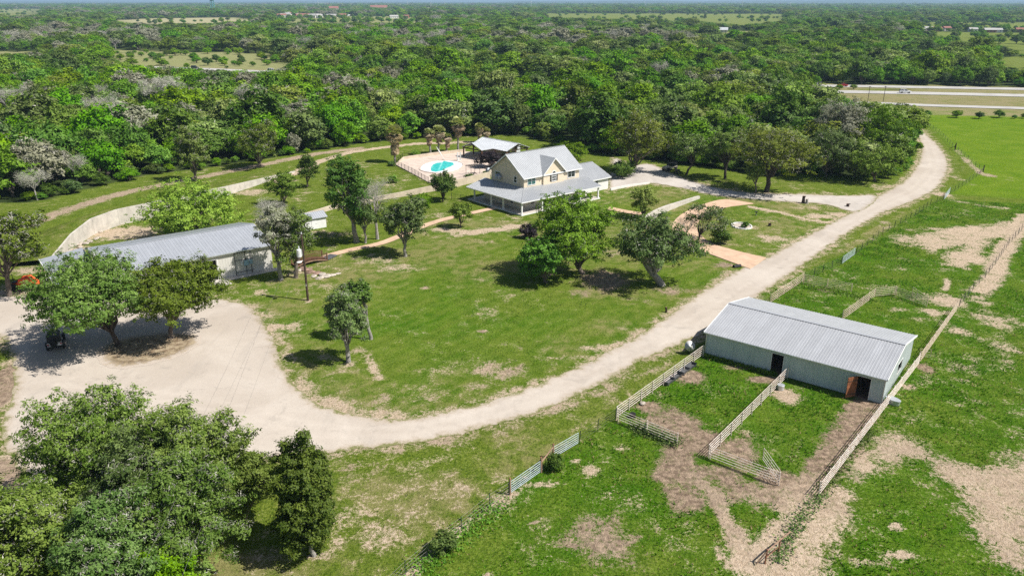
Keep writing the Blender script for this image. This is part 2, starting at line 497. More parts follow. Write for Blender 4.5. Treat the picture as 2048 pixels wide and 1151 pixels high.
# bare soil: (kind, points in pixels, half width m, strength, brown)
PATCH = [
    # lawn
    ('e', (1000, 740), (62, 24), .62, .35), ('e', (960, 768), (40, 12), .5, .3), ('e', (850, 575), (9, 3.5), 1.2, .45), ('e', (965, 662), (10, 3.5), 1.2, .5),
    ('e', (985, 620), (55, 22), .33, .2), ('e', (1030, 690), (60, 20), .25, .2), ('l', [(735, 712), (750, 745), (762, 756)], .5, .75, .1), ('e', (720, 700), (26, 9), .55, .3),
    ('l', [(880, 458), (930, 466), (990, 458), (1045, 450)], 1.2, .85, .1), ('e', (1010, 440), (40, 8), .5, .1), ('e', (925, 466), (40, 9), .7, .05), ('e', (805, 535), (50, 10), .62, .1),
    ('e', (770, 522), (40, 7), .5, .1), ('e', (1210, 560), (62, 22), .95, .55), ('e', (1160, 585), (45, 10), .55, .5), ('e', (1345, 580), (50, 10), .6, .5), ('e', (1260, 600), (60, 10), .3, .4),
    ('e', (617, 604), (9, 4), .9, .2), ('e', (600, 545), (40, 9), .7, .3), ('e', (630, 570), (26, 7), .45, .1), ('e', (520, 585), (22, 8), .6, .0), ('e', (590, 655), (30, 14), .55, .1),
    ('l', [(470, 605), (530, 630), (565, 700), (590, 760), (640, 800), (700, 825), (790, 836)], 1.3, .62, .05), ('l', [(600, 770), (660, 812), (740, 825)], 1.6, .45, .3),
    ('e', (850, 800), (50, 12), .35, .2), ('e', (760, 800), (35, 14), .45, .3), ('e', (1190, 696), (40, 9), .6, .0), ('e', (1140, 715), (45, 8), .5, .1), ('e', (1240, 655), (20, 8), .4, .1),
    ('e', (700, 728), (18, 6), .8, .2), ('e', (1055, 470), (20, 5), .9, .8), ('e', (1105, 545), (30, 8), .4, .5), ('e', (1225, 508), (40, 8), .35, .3), ('e', (740, 540), (50, 9), .3, .1),
    # strip by the shed, retaining wall yard, upper lawn
    ('e', (250, 465), (75, 16), .95, .05), ('e', (310, 480), (60, 14), .9, .35), ('e', (150, 500), (30, 12), .9, .1), ('e', (420, 440), (30, 8), .6, .2), ('e', (660, 470), (50, 9), .45, .4),
    ('e', (540, 360), (60, 7), .8, .05), ('e', (500, 385), (50, 8), .7, .1), ('e', (560, 440), (50, 12), .55, .1), ('e', (700, 330), (60, 8), .35, .1), ('e', (620, 465), (40, 7), .5, .1),
    # drive forks
    ('l', [(1500, 413), (1560, 425), (1620, 440), (1660, 445)], .55, 1.1, .0), ('e', (1640, 432), (40, 7), .85, .0), ('e', (1680, 430), (26, 8), .9, .0), ('e', (1545, 478), (45, 9), .6, .1),
    ('e', (1620, 415), (60, 5), .4, .2), ('e', (1530, 440), (40, 9), .4, .4), ('e', (1500, 455), (30, 6), .5, .3), ('e', (1690, 400), (60, 5), .5, .1), ('e', (1775, 375), (50, 10), .5, .2),
    ('e', (1900, 350), (16, 22), .4, .1), ('e', (1880, 388), (22, 7), .85, .1), ('l', [(1900, 400), (1960, 410), (2010, 416)], .9, .5, .1), ('e', (1975, 350), (14, 5), .8, .4), ('l', [(1965, 348), (1944, 332), (1912, 300)], .7, .6, .2),
    ('e', (1470, 545), (40, 7), .6, .3), ('e', (1450, 530), (30, 6), .9, .6),
    # paddock by the barn
    ('e', (1380, 752), (34, 15), 1.1, .62), ('e', (1300, 815), (30, 14), .95, .9), ('l', [(1340, 840), (1370, 870), (1400, 885)], 2.2, .95, .8), ('l', [(1345, 850), (1360, 905), (1345, 950), (1375, 1000)], 1.6, .85, .75),
    ('e', (1390, 885), (38, 30), .9, .85), ('e', (1440, 950), (60, 32), .95, .78), ('e', (1480, 905), (45, 36), .95, .62), ('l', [(1385, 950), (1430, 985), (1455, 1040), (1480, 1090), (1510, 1125)], .6, 1.0, .35),
    ('e', (1530, 985), (90, 32), .9, .55), ('l', [(1560, 965), (1620, 990)], 1.8, 1.0, .72), ('l', [(1740, 800), (1705, 845), (1670, 905), (1630, 965)], 1.3, .95, .75), ('e', (1710, 815), (28, 12), 1.05, .72),
    ('e', (1525, 758), (40, 9), 1.0, .75), ('e', (1480, 735), (40, 6), .7, .7), ('e', (1572, 792), (30, 17), 1.1, .28), ('e', (1670, 840), (14, 10), .5, .6), ('e', (1850, 735), (20, 11), 1.0, .85), ('e', (1812, 772), (16, 8), .9, .4),
    ('e', (1575, 1010), (50, 30), .8, .4), ('l', [(1655, 985), (1635, 1040), (1590, 1100), (1545, 1160)], 2.0, .95, .12), ('l', [(1620, 1010), (1575, 1060), (1520, 1110), (1490, 1130)], 1.2, .9, .2), ('e', (1560, 1130), (45, 16), .9, .15),
    ('e', (1440, 1105), (18, 14), .8, .2), ('e', (1215, 1085), (85, 60), .72, .55), ('e', (1180, 1040), (50, 26), .55, .5), ('e', (1260, 1120), (60, 40), .6, .55),
    ('e', (1180, 940), (26, 15), .75, .1), ('e', (1240, 895), (22, 9), .7, .05), ('e', (1150, 925), (20, 8), .5, .1), ('e', (1080, 970), (40, 9), .75, .15), ('l', [(1020, 992), (960, 1030), (900, 1075), (820, 1150)], .55, .7, .2),
    ('e', (830, 1140), (22, 12), .7, .1), ('e', (1065, 1045), (7, 6), .9, .5), ('e', (980, 1150), (10, 8), .8, .3),
    # right pasture
    ('p', [(1690, 905), (1740, 872), (1800, 850), (1838, 880), (1870, 915), (1960, 930), (2080, 900), (2200, 960), (2200, 1180), (2060, 1150), (1990, 1120), (1935, 1050), (1905, 975), (1850, 920), (1780, 925), (1720, 950), (1690, 960)], 1.5, .85, .3),
    ('e', (1730, 930), (30, 20), .95, .08), ('e', (1990, 1010), (75, 60), .6, .25), ('e', (1792, 1052), (16, 9), 1.1, .0), ('e', (1800, 1108), (40, 11), .85, .05), ('e', (1740, 1125), (40, 9), .6, .1), ('e', (1690, 985), (20, 12), .7, .1),
    ('l', [(2048, 430), (2030, 470), (1995, 520), (1985, 560), (1960, 580)], 1.3, .9, .0), ('p', [(1820, 470), (1900, 455), (1960, 448), (2048, 440), (2060, 450), (1990, 480), (1960, 510), (1940, 540), (1890, 530), (1880, 515), (1930, 490), (1850, 500)], 1.0, .78, .0),
    ('e', (1935, 515), (44, 16), .95, .0), ('e', (1820, 480), (42, 15), .7, .1), ('e', (1870, 460), (60, 9), .6, .2), ('l', [(1858, 505), (1890, 480), (1920, 462)], .6, .8, .0), ('e', (1890, 600), (44, 18), .75, .1), ('e', (1870, 625), (30, 9), .8, .1),
    ('e', (1990, 640), (55, 25), .62, .05), ('e', (2010, 690), (50, 35), .5, .05), ('e', (1960, 600), (26, 12), .6, .05), ('e', (1920, 660), (30, 16), .5, .1), ('e', (1840, 640), (30, 10), .5, .2), ('e', (1895, 680), (30, 20), .3, .1),
    ('e', (1790, 620), (26, 6), .5, .2), ('e', (1655, 580), (22, 6), .9, .7), ('e', (1975, 745), (60, 20), .35, .1), ('e', (1770, 445), (16, 5), .6, .3), ('e', (2000, 720), (40, 12), .45, .05), ('l', [(1897, 560), (1890, 580)], .4, .9, .0),
    ('e', (40, 588), (80, 30), .95, .2), ('e', (125, 562), (60, 16), .9, .1), ('e', (60, 540), (50, 12), .7, .2),
    # foot of the trees, verge
    ('e', (640, 1110), (24, 9), .8, .3), ('e', (700, 1000), (240, 110), .24, .1), ('e', (560, 1100), (120, 60), .35, .1), ('e', (690, 940), (90, 24), .30, .55), ('e', (900, 990), (110, 60), .28, .1),
    ('l', [(660, 905), (800, 892), (1000, 857), (1250, 760), (1440, 656)], 1.1, .5, .3), ('e', (245, 700), (60, 22), .9, .85), ('e', (330, 685), (60, 16), .75, .8),
]
def masks(P):
    """dict of cover values at points P (N,2) in metres"""
    n = len(P)
    bare = np.zeros(n); brown = np.full(n, .15)
    near = P[:, 1] < 420
    Q = P[near]
    b = np.zeros(len(Q)); br = np.full(len(Q), .15); w = np.zeros(len(Q))
    for pt in PATCH:
        if pt[0] == 'e':
            c = G(*pt[1]); rx = abs(G(pt[1][0] + pt[2][0], pt[1][1]).x - c.x); ry = abs(G(pt[1][0], pt[1][1] - pt[2][1]).y - G(pt[1][0], pt[1][1] + pt[2][1]).y) / 2
            d = np.hypot((Q[:, 0] - c.x) / rx, (Q[:, 1] - c.y) / ry)
            m = 1 - smooth(d, 0.25, 1.5); s, bw = pt[3], pt[4]
        elif pt[0] == 'l':
            d = line_dist(Q, G2(pt[1])); m = 1 - smooth(d, pt[2] * .35, pt[2] * 2.1); s, bw = pt[3], pt[4]
        else:
            d = poly_sd(Q, G2(pt[1])); m = 1 - smooth(d, -pt[2] * 1.6, pt[2] * 1.8); s, bw = pt[3], pt[4]
        v = m * s
        upd = v > b
        b = np.where(upd, v, b); br = np.where(v > .05, np.where(w > 0, (br * w + bw * v) / (w + v + 1e-9), bw), br); w = np.maximum(w, v)
    # halo of soil at the gravel edges
    dd = np.minimum(np.abs(poly_sd(Q, G2(DRIVE))), np.abs(poly_sd(Q, G2(HOUSE_DRIVE))))
    b = np.maximum(b, .55 * (1 - smooth(dd, .2, 2.2)))
    tr = line_dist(Q, G2(TRACK))
    tm = 1 - smooth(tr, 1.0, 3.0)
    br = np.where(tm > b, .42, br); b = np.maximum(b, tm * .8)
    pp = 1 - smooth(line_dist(Q, G2(POOL_PATH)), 1.0, 2.0)
    br = np.where(pp > b, .0, br); b = np.maximum(b, pp)
    lot_edge = 1 - smooth(np.hypot((Q[:, 0] - G(-5, 780).x) / 3.2, (Q[:, 1] - G(-5, 780).y) / 16), .6, 1.2)
    br = np.where(lot_edge > b, .6, br); b = np.maximum(b, lot_edge)
    le2 = 1 - smooth(np.hypot(Q[:, 0] - G(10, 960).x, Q[:, 1] - G(10, 960).y), 2.5, 5)
    br = np.where(le2 > b, .5, br); b = np.maximum(b, le2)
    bare[near] = b; brown[near] = br
    fade = 1 - smooth(P[:, 1], 230, 330)
    past = np.zeros(n); past[near] = 1 - smooth(poly_sd(Q, PASTURE), -.6, .9)
    field = np.zeros(n); field[near] = 1 - smooth(poly_sd(Q, FIELD), -1.5, 2.5)
    lawn = np.zeros(n); lawn[near] = 1 - smooth(poly_sd(Q, LAWN), -1, 1)
    verge = np.zeros(n); verge[near] = 1 - smooth(poly_sd(Q, VERGE), -.5, 1)
    n1 = vnoise(P, 7, 1) * .6 + vnoise(P, 2.3, 2) * .4
    lush = np.clip(past * (.35 + .9 * n1) + field * .75 + lawn * (.05 + .55 * vnoise(P, 9, 3)) + .2, 0, 1)
    dry = np.clip(verge * (.12 + .5 * vnoise(P, 5, 4)) + lawn * (.18 + .40 * vnoise(P, 6, 5)) - past * .15 + .12 + (1 - past - lawn - verge - field).clip(0, 1) * .3 * vnoise(P, 8, 6), 0, 1)
    # lush centre of the lawn
    c = G(900, 640)
    g = np.exp(-(((P[:, 0] - c.x) / 16) ** 2 + ((P[:, 1] - c.y) / 13) ** 2))
    dry = dry * (1 - .8 * g); lush = np.clip(lush + .35 * g, 0, 1)
    spk = (vnoise(P, 13, 41) * .5 + vnoise(P, 4.5, 42) * .5)
    bare = np.maximum(bare, fade * np.clip((past * .22 + lawn * .22 + verge * .32 + field * .1 + .22 * (1 - past - lawn - verge - field).clip(0, 1)) * (spk * 1.9 - .35), 0, .5))
    return dict(bare=bare, brown=brown, lush=lush, dry=dry, mow=lawn, lime=field)

WOOD_FIELDS = [  # open country far off: (outline, straw 0..1)
    ([(-60, 18), (84, 18), (78, 31), (-60, 34)], .35), ([(205, 44), (300, 37), (470, 35), (515, 42), (430, 48), (300, 50)], .85), ([(1090, 27), (1570, 28), (1575, 42), (1480, 52), (1400, 44), (1090, 36)], .15),
    ([(1828, 63), (2100, 67), (2100, 126), (1990, 92), (1900, 84), (1828, 76)], .1), ([(1985, 112), (2100, 122), (2100, 145), (1995, 140)], .1), ([(215, 101), (250, 99), (330, 104), (400, 106), (470, 103), (530, 108), (565, 122), (590, 140), (540, 149), (470, 147), (380, 142), (300, 137), (225, 131)], .45),
    ([(540, 33), (840, 33), (840, 47), (560, 48)], .4), ([(1830, 44), (2100, 45), (2100, 60), (1830, 60)], .1), ([(-60, 104), (80, 104), (80, 112), (-60, 112)], .5), ([(1430, 62), (1520, 62), (1510, 70), (1440, 70)], .3),
]
WF = [(G2(p), s) for p, s in WOOD_FIELDS]
# highway centre lines (metres), far and near carriageway and frontage road
HWY = {'far': [(-420, 545), (-300, 512), (-200, 486), (-60, 424), (40, 387)] + G2([(1640, 172), (1850, 175), (2048, 178.5), (2400, 185)]),
       'near': [(-420, 515), (-300, 484), (-200, 458), (-60, 396), (40, 362)] + G2([(1640, 183.5), (1850, 187), (2048, 191.5), (2400, 200)]),
       'frontage': [(-60, 350), (20, 322), (80, 305)] + G2([(1700, 206), (1850, 211), (2048, 217), (2400, 228)])}
FRONT_EDGE = G2([(-400, 430), (-40, 405), (60, 405), (120, 393), (215, 368), (290, 350), (380, 340), (480, 326), (560, 313), (700, 290), (790, 280), (1000, 268), (1110, 283), (1180, 303), (1235, 312), (1300, 318),
                 (1345, 325), (1400, 330), (1480, 345), (1560, 352), (1700, 357), (1790, 350), (1812, 310), (1825, 262), (1795, 225)]) + [(170, 272), (400, 255)]

def front_y(x):
    xs = [p[0] for p in FRONT_EDGE]; ys = [p[1] for p in FRONT_EDGE]
    return np.interp(x, xs, ys)

def wood_mask(P):
    """1 where woods grow"""
    m = np.ones(len(P))
    # front edge is a curve, not a function, near its right end: use polygon of the cleared land instead
    cleared = [(-900, 20)] + [(-900, FRONT_EDGE[0][1])] + FRONT_EDGE + [(900, 240), (900, 20)]
    m = np.where(inside(P, cleared), 0, m)
    for k, hw in (('far', 11), ('near', 11), ('frontage', 8)):
        m = np.where(line_dist(P, HWY[k]) < hw, 0, m)
    corridor = HWY['near'] + HWY['frontage'][::-1][:4]
    m = np.where((inside(P, [(118, 372), (600, 330), (600, 215), (150, 262), (128, 300)])), 0, m)
    for poly, s in WF:
        m = np.where(inside(P, poly), 0, m)
    return m

# ------------------------------------------------------------------ ground
def grow(start, stop, step0, rate):
    out = [start]; s = step0
    while abs(out[-1]) < abs(stop):
        out.append(out[-1] + s * (1 if stop > start else -1)); s *= rate
    return out
gx = np.array(sorted(set(grow(-78, -24000, .7, 1.085)[1:])) + list(np.arange(-78, 118, .6)) + grow(118, 24000, .7, 1.085)[1:])
gy = [-60.0, 0.0, 25.0]
y = 40.0
while y < 26000:
    gy.append(y); y += .42 * max(y, 52) / 60 if y < 300 else y * .022
gy = np.array(gy)
XX, YY = np.meshgrid(gx, gy)
P2 = np.stack([XX.ravel(), YY.ravel()], 1)
MK = masks(P2)
wm = np.zeros(len(P2)); far = P2[:, 1] > 150
wm[far] = wood_mask(P2[far])
straw = np.zeros(len(P2)); green = np.zeros(len(P2))
for poly, s in WF:
    ins = np.zeros(len(P2), bool); ins[far] = inside(P2[far], poly)
    straw[ins] = s
hw_strip = np.zeros(len(P2))
hw_strip[far] = np.maximum(1 - smooth(np.minimum(line_dist(P2[far], HWY['far']), line_dist(P2[far], HWY['near'])), 9, 14), (poly_sd(P2[far], [(100, 372), (600, 330), (600, 225), (150, 283), (118, 300)]) < 0) * 1.0)
nx, ny = len(gx), len(gy)
idx = np.arange(nx * ny).reshape(ny, nx)
quads = np.stack([idx[:-1, :-1], idx[:-1, 1:], idx[1:, 1:], idx[1:, :-1]], -1).reshape(-1, 4)
zz = (vnoise(P2, 9, 11) - .5) * .16 + (vnoise(P2, 2.2, 12) - .5) * .07
flat = np.zeros(len(P2))
nr = P2[:, 1] < 450
fl = np.ones(nr.sum())
for poly in (DRIVE, HOUSE_DRIVE, PAVED):
    fl = np.minimum(fl, smooth(poly_sd(P2[nr], G2(poly)), .6, 3.5))
for ln, hwid in ((GARDEN_PATH, 2.0),):
    fl = np.minimum(fl, smooth(line_dist(P2[nr], G2(ln)), hwid, hwid + 2))
zz[nr] = np.where(fl < 1, zz[nr] * fl, zz[nr])
zz = np.where(P2[:, 1] > 260, 0, zz)
zz = np.minimum(zz - .05 * 0, .1)

def ground_material(name):
    t = NT(name); co = t.co()
    bare, brown, lush, dry, mow, lime, wood, strw, hwy = [t.attr(k) for k in ('bare', 'brown', 'lush', 'dry', 'mow', 'lime', 'wood', 'straw', 'verge')]
    n20 = t.noise(co, .045, 4); n2 = t.noise(co, .55, 6, .62, .4); nf = t.noise(co, 3.2, 5, .65); nff = t.noise(co, 11, 3, .6); n5 = t.noise(co, .17, 5, .6, .6)
    c = t.mix(t.ramp(n2, .3, .7), (0.135, 0.178, 0.022), (0.215, 0.250, 0.042))
    c = t.mix(t.math('MULTIPLY', lush, t.ramp(n5, .25, .62, .35, 1)), c, t.mix(t.ramp(n2, .3, .7), (0.045, 0.138, 0.004), (0.100, 0.215, 0.008)))
    c = t.mix(lime, c, t.mix(t.ramp(n5, .3, .7), (0.135, 0.245, 0.010), (0.205, 0.300, 0.022)))
    # clumps and blades
    c = t.mix(t.math('MULTIPLY', t.ramp(nf, .36, .60, .62, 0), t.math('MULTIPLY_ADD', mow, -.35, 1.0)), c, (0.028, 0.066, 0.006))
    c = t.mix(t.ramp(nff, .5, .78, 0, .35), c, (0.200, 0.225, 0.050))
    nd = t.noise(co, 5.2, 3, .6)
    c = t.mix(t.ramp(nd, .34, .52, .55, 0), c, (0.026, 0.070, 0.004))
    c = t.mix(t.ramp(nd, .55, .72, 0, .45), c, (0.24, 0.30, 0.075))
    # mowing stripes
    wv = t.n('ShaderNodeTexWave', wave_type='BANDS', bands_direction='X')
    t.put(wv.inputs['Vector'], t.scale(co, (1, 1, 1), R(38)))
    wv.inputs['Scale'].default_value = .16; wv.inputs['Distortion'].default_value = 4.0; wv.inputs['Detail'].default_value = 2; wv.inputs['Detail Scale'].default_value = 1.2
    c = t.mix(t.math('MULTIPLY', mow, t.ramp(wv.outputs[1], .2, .8, 0, .2)), c, (0.190, 0.235, 0.045))
    # straw
    dm = t.ramp(t.math('ADD', dry, t.math('ADD', t.math('MULTIPLY', t.math('SUBTRACT', n2, .5), 1.1), t.math('MULTIPLY', t.math('SUBTRACT', nff, .5), .9))), .38, .72, 0, .78)
    c = t.mix(dm, c, t.mix(nf, (0.190, 0.165, 0.060), (0.320, 0.290, 0.135)))
    # soil
    sm = t.math('ADD', bare, t.math('ADD', t.math('MULTIPLY', t.math('SUBTRACT', n2, .5), 1.7), t.math('ADD', t.math('ADD', t.math('MULTIPLY', t.math('SUBTRACT', n5, .5), 1.1), t.math('MULTIPLY', t.math('SUBTRACT', nff, .5), 1.5)), t.math('MULTIPLY', t.math('SUBTRACT', nf, .5), 1.3))))
    sm = t.math('MULTIPLY', t.ramp(sm, .40, .72), t.ramp(bare, .03, .2))
    pale = t.mix(t.ramp(nf, .25, .75), (0.40, 0.300, 0.205), (0.62, 0.500, 0.375))
    brn = t.mix(t.ramp(t.noise(co, 1.7, 5, .7), .35, .68), (0.165, 0.118, 0.085), (0.430, 0.320, 0.230))
    soil = t.mix(t.ramp(t.math('ADD', brown, t.math('MULTIPLY', t.math('SUBTRACT', n2, .5), .7)), .1, .75), pale, brn)
    soil = t.mix(t.ramp(nff, .55, .72, 0, .5), soil, (0.17, 0.145, 0.075))
    soil = t.mix(t.ramp(t.noise(co, 1.3, 6, .7), .52, .66, 0, .5), soil, (0.125, 0.150, 0.05))
    c = t.mix(sm, c, soil)
    # woodland floor, coloured dark for the shadow under its trees, and far country
    c = t.mix(wood, c, t.mix(t.ramp(t.noise(co, .02, 6, .7), .35, .65), (0.022, 0.038, 0.012), (0.060, 0.082, 0.026)))
    c = t.mix(strw, c, t.mix(n20, (0.33, 0.29, 0.17), (0.44, 0.40, 0.25)))
    c = t.mix(t.math('MULTIPLY', hwy, t.ramp(n5, .3, .6, .45, .95)), c, t.mix(nf, (0.20, 0.18, 0.085), (0.33, 0.28, 0.16)))
    h = t.math('ADD', t.math('MULTIPLY', nf, .7), t.math('MULTIPLY', nff, .5))
    return t.bsdf(c, .95, 0, t.bump(h, 1.0, .26), .0)
M['ground'] = ground_material('ground_cover')
me = mesh_np('ground', np.stack([P2[:, 0], P2[:, 1], zz], 1), quads, [M['ground']], smooth=True,
             attrs={k: ('POINT', v) for k, v in dict(MK, wood=wm, straw=straw, verge=hw_strip).items()})
tag(place('ground', me), kind='structure')
del XX, YY

# ------------------------------------------------------------------ gravel and paving: sheets a little above the ground
def dense(px, step=.9, jit=0.0, seed=1, closed=True, world_pts=False):
    rg = random.Random(seed)
    pts = px if world_pts else G2(px)
    out = []
    n = len(pts)
    # Catmull-Rom through the surveyed points
    for i in range(n if closed else n - 1):
        p0, p1, p2, p3 = (np.array(pts[(i + k) % n if closed else min(max(i + k, 0), n - 1)]) for k in (-1, 0, 1, 2))
        L = np.linalg.norm(p2 - p1); k = max(1, min(int(L / step), 60))
        for j in range(k):
            u = j / k
            q = .5 * ((2 * p1) + (-p0 + p2) * u + (2 * p0 - 5 * p1 + 4 * p2 - p3) * u * u + (-p0 + 3 * p1 - 3 * p2 + p3) * u ** 3)
            out.append((q[0] + rg.gauss(0, jit), q[1] + rg.gauss(0, jit)))
    if not closed: out.append(tuple(pts[-1]))
    return out

def sheet(name, pts, z, mat, th=0.0):
    import bmesh
    bm = bmesh.new()
    vs = [bm.verts.new((x, y, z)) for x, y in pts]
    f = bm.faces.new(vs)
    if f.normal.z < 0: f.normal_flip()
    if th:
        r = bmesh.ops.extrude_face_region(bm, geom=[f])
        for e in r['geom']:
            if isinstance(e, bmesh.types.BMVert): e.co.z -= th
    bm.normal_update()
    bmesh.ops.triangulate(bm, faces=bm.faces[:])
    bmesh.ops.recalc_face_normals(bm, faces=bm.faces[:])
    me = bpy.data.meshes.new(name); bm.to_mesh(me); bm.free()
    me.materials.append(mat)
    return place(name, me)

def ribbon(name, pts, width, z, mat, mb=None):
    """strip along a world polyline"""
    m = mb or MB(); P = [Vector((x, y, z)) for x, y in pts]
    L = []
    for i, p in enumerate(P):
        t = (P[min(i + 1, len(P) - 1)] - P[max(i - 1, 0)]).normalized(); nn = Vector((-t.y, t.x, 0))
        w = width[i] if hasattr(width, '__len__') else width
        L += [p + nn * w / 2, p - nn * w / 2]
    m.add(L, [(2 * i + 1, 2 * i + 3, 2 * i + 2, 2 * i) for i in range(len(P) - 1)])
    return None if mb else m.build(name, mat)

def gravel_material(name, lo, hi, worn, scale=1.0):
    t = NT(name); co = t.co()
    a = t.noise(co, .10 * scale, 5, .6, .5); b = t.noise(co, .8, 6, .65); g = t.noise(co, 9, 4, .7); w = t.noise(t.scale(co, (.35, .08, 1), R(-40)), 1.0, 4, .6)
    c = t.mix(t.ramp(a, .32, .68), lo, hi)
    c = t.mix(t.ramp(b, .55, .8, 0, .5), c, worn)
    c = t.mix(t.ramp(w, .54, .74, 0, .6), c, worn)
    c = t.mix(t.ramp(t.noise(co, .35, 6, .7, 1.0), .54, .70, 0, .55), c, tuple(x * .84 for x in worn))
    c = t.mix(t.ramp(t.noise(co, 2.6, 5, .75), .60, .72, 0, .4), c, tuple(x * .62 for x in worn))
    c = t.mix(t.ramp(g, .3, .7, .28, 0), c, tuple(x * .55 for x in lo))
    rut, edge = t.attr('rut'), t.attr('edge')
    c = t.mix(t.math('MULTIPLY', rut, t.ramp(b, .3, .6, .05, .42)), c, tuple(min(1, x * 1.07) for x in hi))
    e = t.math('ADD', edge, t.math('ADD', t.math('MULTIPLY', t.math('SUBTRACT', b, .5), 2.6), t.math('MULTIPLY', t.math('SUBTRACT', g, .5), 1.6)))
    c = t.mix(t.ramp(e, .1, 1.1, .7, 0), c, (0.36, 0.29, 0.21))
    c = t.mix(t.ramp(e, .0, .45, .92, 0), c, t.mix(b, (0.11, 0.14, 0.035), (0.24, 0.22, 0.09)))
    return t.bsdf(c, .95, 0, t.bump(t.math('ADD', b, t.math('MULTIPLY', g, .4)), .5, .06), .1)
M['gravel'] = gravel_material('pale_gravel', (0.455, 0.395, 0.330), (0.545, 0.485, 0.415), (0.40, 0.355, 0.305))
M['gravel2'] = gravel_material('white_gravel', (0.46, 0.415, 0.365), (0.56, 0.515, 0.465), (0.38, 0.345, 0.31))
from mathutils.geometry import delaunay_2d_cdt
def gravel_sheet(name, outline, z, mat, centre, seed):
    b = dense(outline, .8, .14, seed); n = len(b); B = np.array(b)
    lo, hi = B.min(0), B.max(0); s = .75
    gxx, gyy = np.meshgrid(np.arange(lo[0], hi[0], s), np.arange(lo[1], hi[1], s)); I = np.stack([gxx.ravel(), gyy.ravel()], 1)
    I = I + np.random.default_rng(seed).uniform(-.2, .2, I.shape); I = I[poly_sd(I, b) < -.3]
    vs = [Vector(p) for p in b] + [Vector(p) for p in I]
    r = delaunay_2d_cdt(vs, [], [list(range(n))], 1, 1e-4)
    V = np.array([(v.x, v.y) for v in r[0]]); F = np.array([f if (V[f[1]] - V[f[0]])[0] * (V[f[2]] - V[f[0]])[1] - (V[f[1]] - V[f[0]])[1] * (V[f[2]] - V[f[0]])[0] > 0 else f[::-1] for f in r[2] if len(f) == 3])
    edge = np.abs(line_dist(V, b + [b[0]]))
    c = line_dist(V, dense(centre, 2, 0, 1, closed=False))
    rut = np.exp(-((c - .85) / .38) ** 2)
    return tag(place(name, mesh_np(name, np.concatenate([V, np.full((len(V), 1), z)], 1), F, [mat], attrs={'edge': ('POINT', edge), 'rut': ('POINT', rut)})), kind='structure')
gravel_sheet('driveway', DRIVE, .030, M['gravel'], [(120, 760), (300, 790), (480, 820), (620, 858), (780, 864), (900, 846), (1030, 808), (1180, 750), (1311, 684), (1440, 612), (1520, 562), (1600, 512), (1680, 462), (1760, 412), (1830, 378), (1866, 335), (1860, 300), (1840, 268), (1812, 238)], 3)
gravel_sheet('side_driveway', HOUSE_DRIVE, .036, M['gravel2'], [(1250, 345), (1300, 347), (1360, 362), (1440, 383), (1540, 394), (1640, 399), (1720, 404)], 4)
tag(sheet('paved_drive', dense(PAVED, 1.2, 0, 5), .10, M['paver'], .12), kind='structure')
gp = dense(GARDEN_PATH, 1.2, 0, 6, closed=False)
tag(ribbon('garden_path', gp, 1.7, .06, M['paver']), kind='structure')
tag(ribbon('house_path', dense([(1216, 416), (1240, 421), (1265, 425.5), (1284, 428)], 1.2, 0, 6, closed=False), 2.0, .07, M['paver']), kind='structure')
# slabs of the path's concrete kerb in front of the porch, apron of the shed come with their buildings

def road_material():
    t = NT('concrete_highway'); co = t.co()
    a = t.noise(co, .15, 5); b = t.noise(co, 2, 4)
    c = t.mix(t.ramp(a, .3, .7), (0.37, 0.355, 0.335), (0.47, 0.455, 0.43))
    return t.bsdf(t.mix(t.ramp(b, .5, .8, 0, .3), c, (.3, .29, .275)), .9, 0, None, .2)
M['road'] = road_material()
t = NT('leaf_litter'); co = t.co(); n1_ = t.noise(co, 1.2, 6, .7); n2_ = t.noise(co, 6, 4, .7)
c = t.mix(t.ramp(n1_, .35, .65), (0.16, 0.11, 0.07), (0.40, 0.32, 0.22)); c = t.mix(t.ramp(n2_, .5, .7, 0, .7), c, (0.13, 0.14, 0.05)); c = t.mix(t.ramp(t.math('ADD', t.attr('edge'), t.math('MULTIPLY', t.math('SUBTRACT', n1_, .5), 4.0)), .2, 1.3, 1, 0), c, (0.48, 0.415, 0.35)); M['litter'] = t.bsdf(c, .95, 0, t.bump(n2_, .7, .1), .1)
gravel_sheet('planting_bed', [(190, 702), (222, 680), (275, 669), (335, 663), (392, 665), (402, 684), (380, 703), (335, 720), (285, 732), (236, 738), (200, 728)], .046, M['litter'], [(230, 705), (360, 690)], 12)
M['asphalt_dark'] = plain('shoulder_asphalt', (0.10, 0.10, 0.10), .9, var=.12)
M['line'] = plain('line_paint', (0.75, 0.75, 0.72), .7, var=.05)
for k, wd in (('far', 10.5), ('near', 11), ('frontage', 7.5)):
    pts = dense(HWY[k], 12, 0, 7, closed=False, world_pts=True)
    o = tag(ribbon({'far': 'far_highway', 'near': 'near_highway', 'frontage': 'frontage_road'}[k], pts, wd, .14, M['road']), kind='structure')
    if k != 'frontage':
        m = MB(); w2 = wd / 2 - .35
        P = [Vector((x, y, 0)) for x, y in pts]
        for off, dash in ((w2, 0), (-w2, 0), (0, 1)):
            off_pts = []
            for i, p in enumerate(P):
                tt = (P[min(i + 1, len(P) - 1)] - P[max(i - 1, 0)]).normalized()
                off_pts.append((p.x - tt.y * off, p.y + tt.x * off))
            if not dash: ribbon('', off_pts, .18, .146, None, mb=m)
            else:
                for a, b in zip(off_pts[::2], off_pts[1::2]):
                    mid = ((a[0] * .6 + b[0] * .4), (a[1] * .6 + b[1] * .4)); ribbon('', [a, mid], .16, .147, None, mb=m)
        m.build('lane_line', M['line'], o)
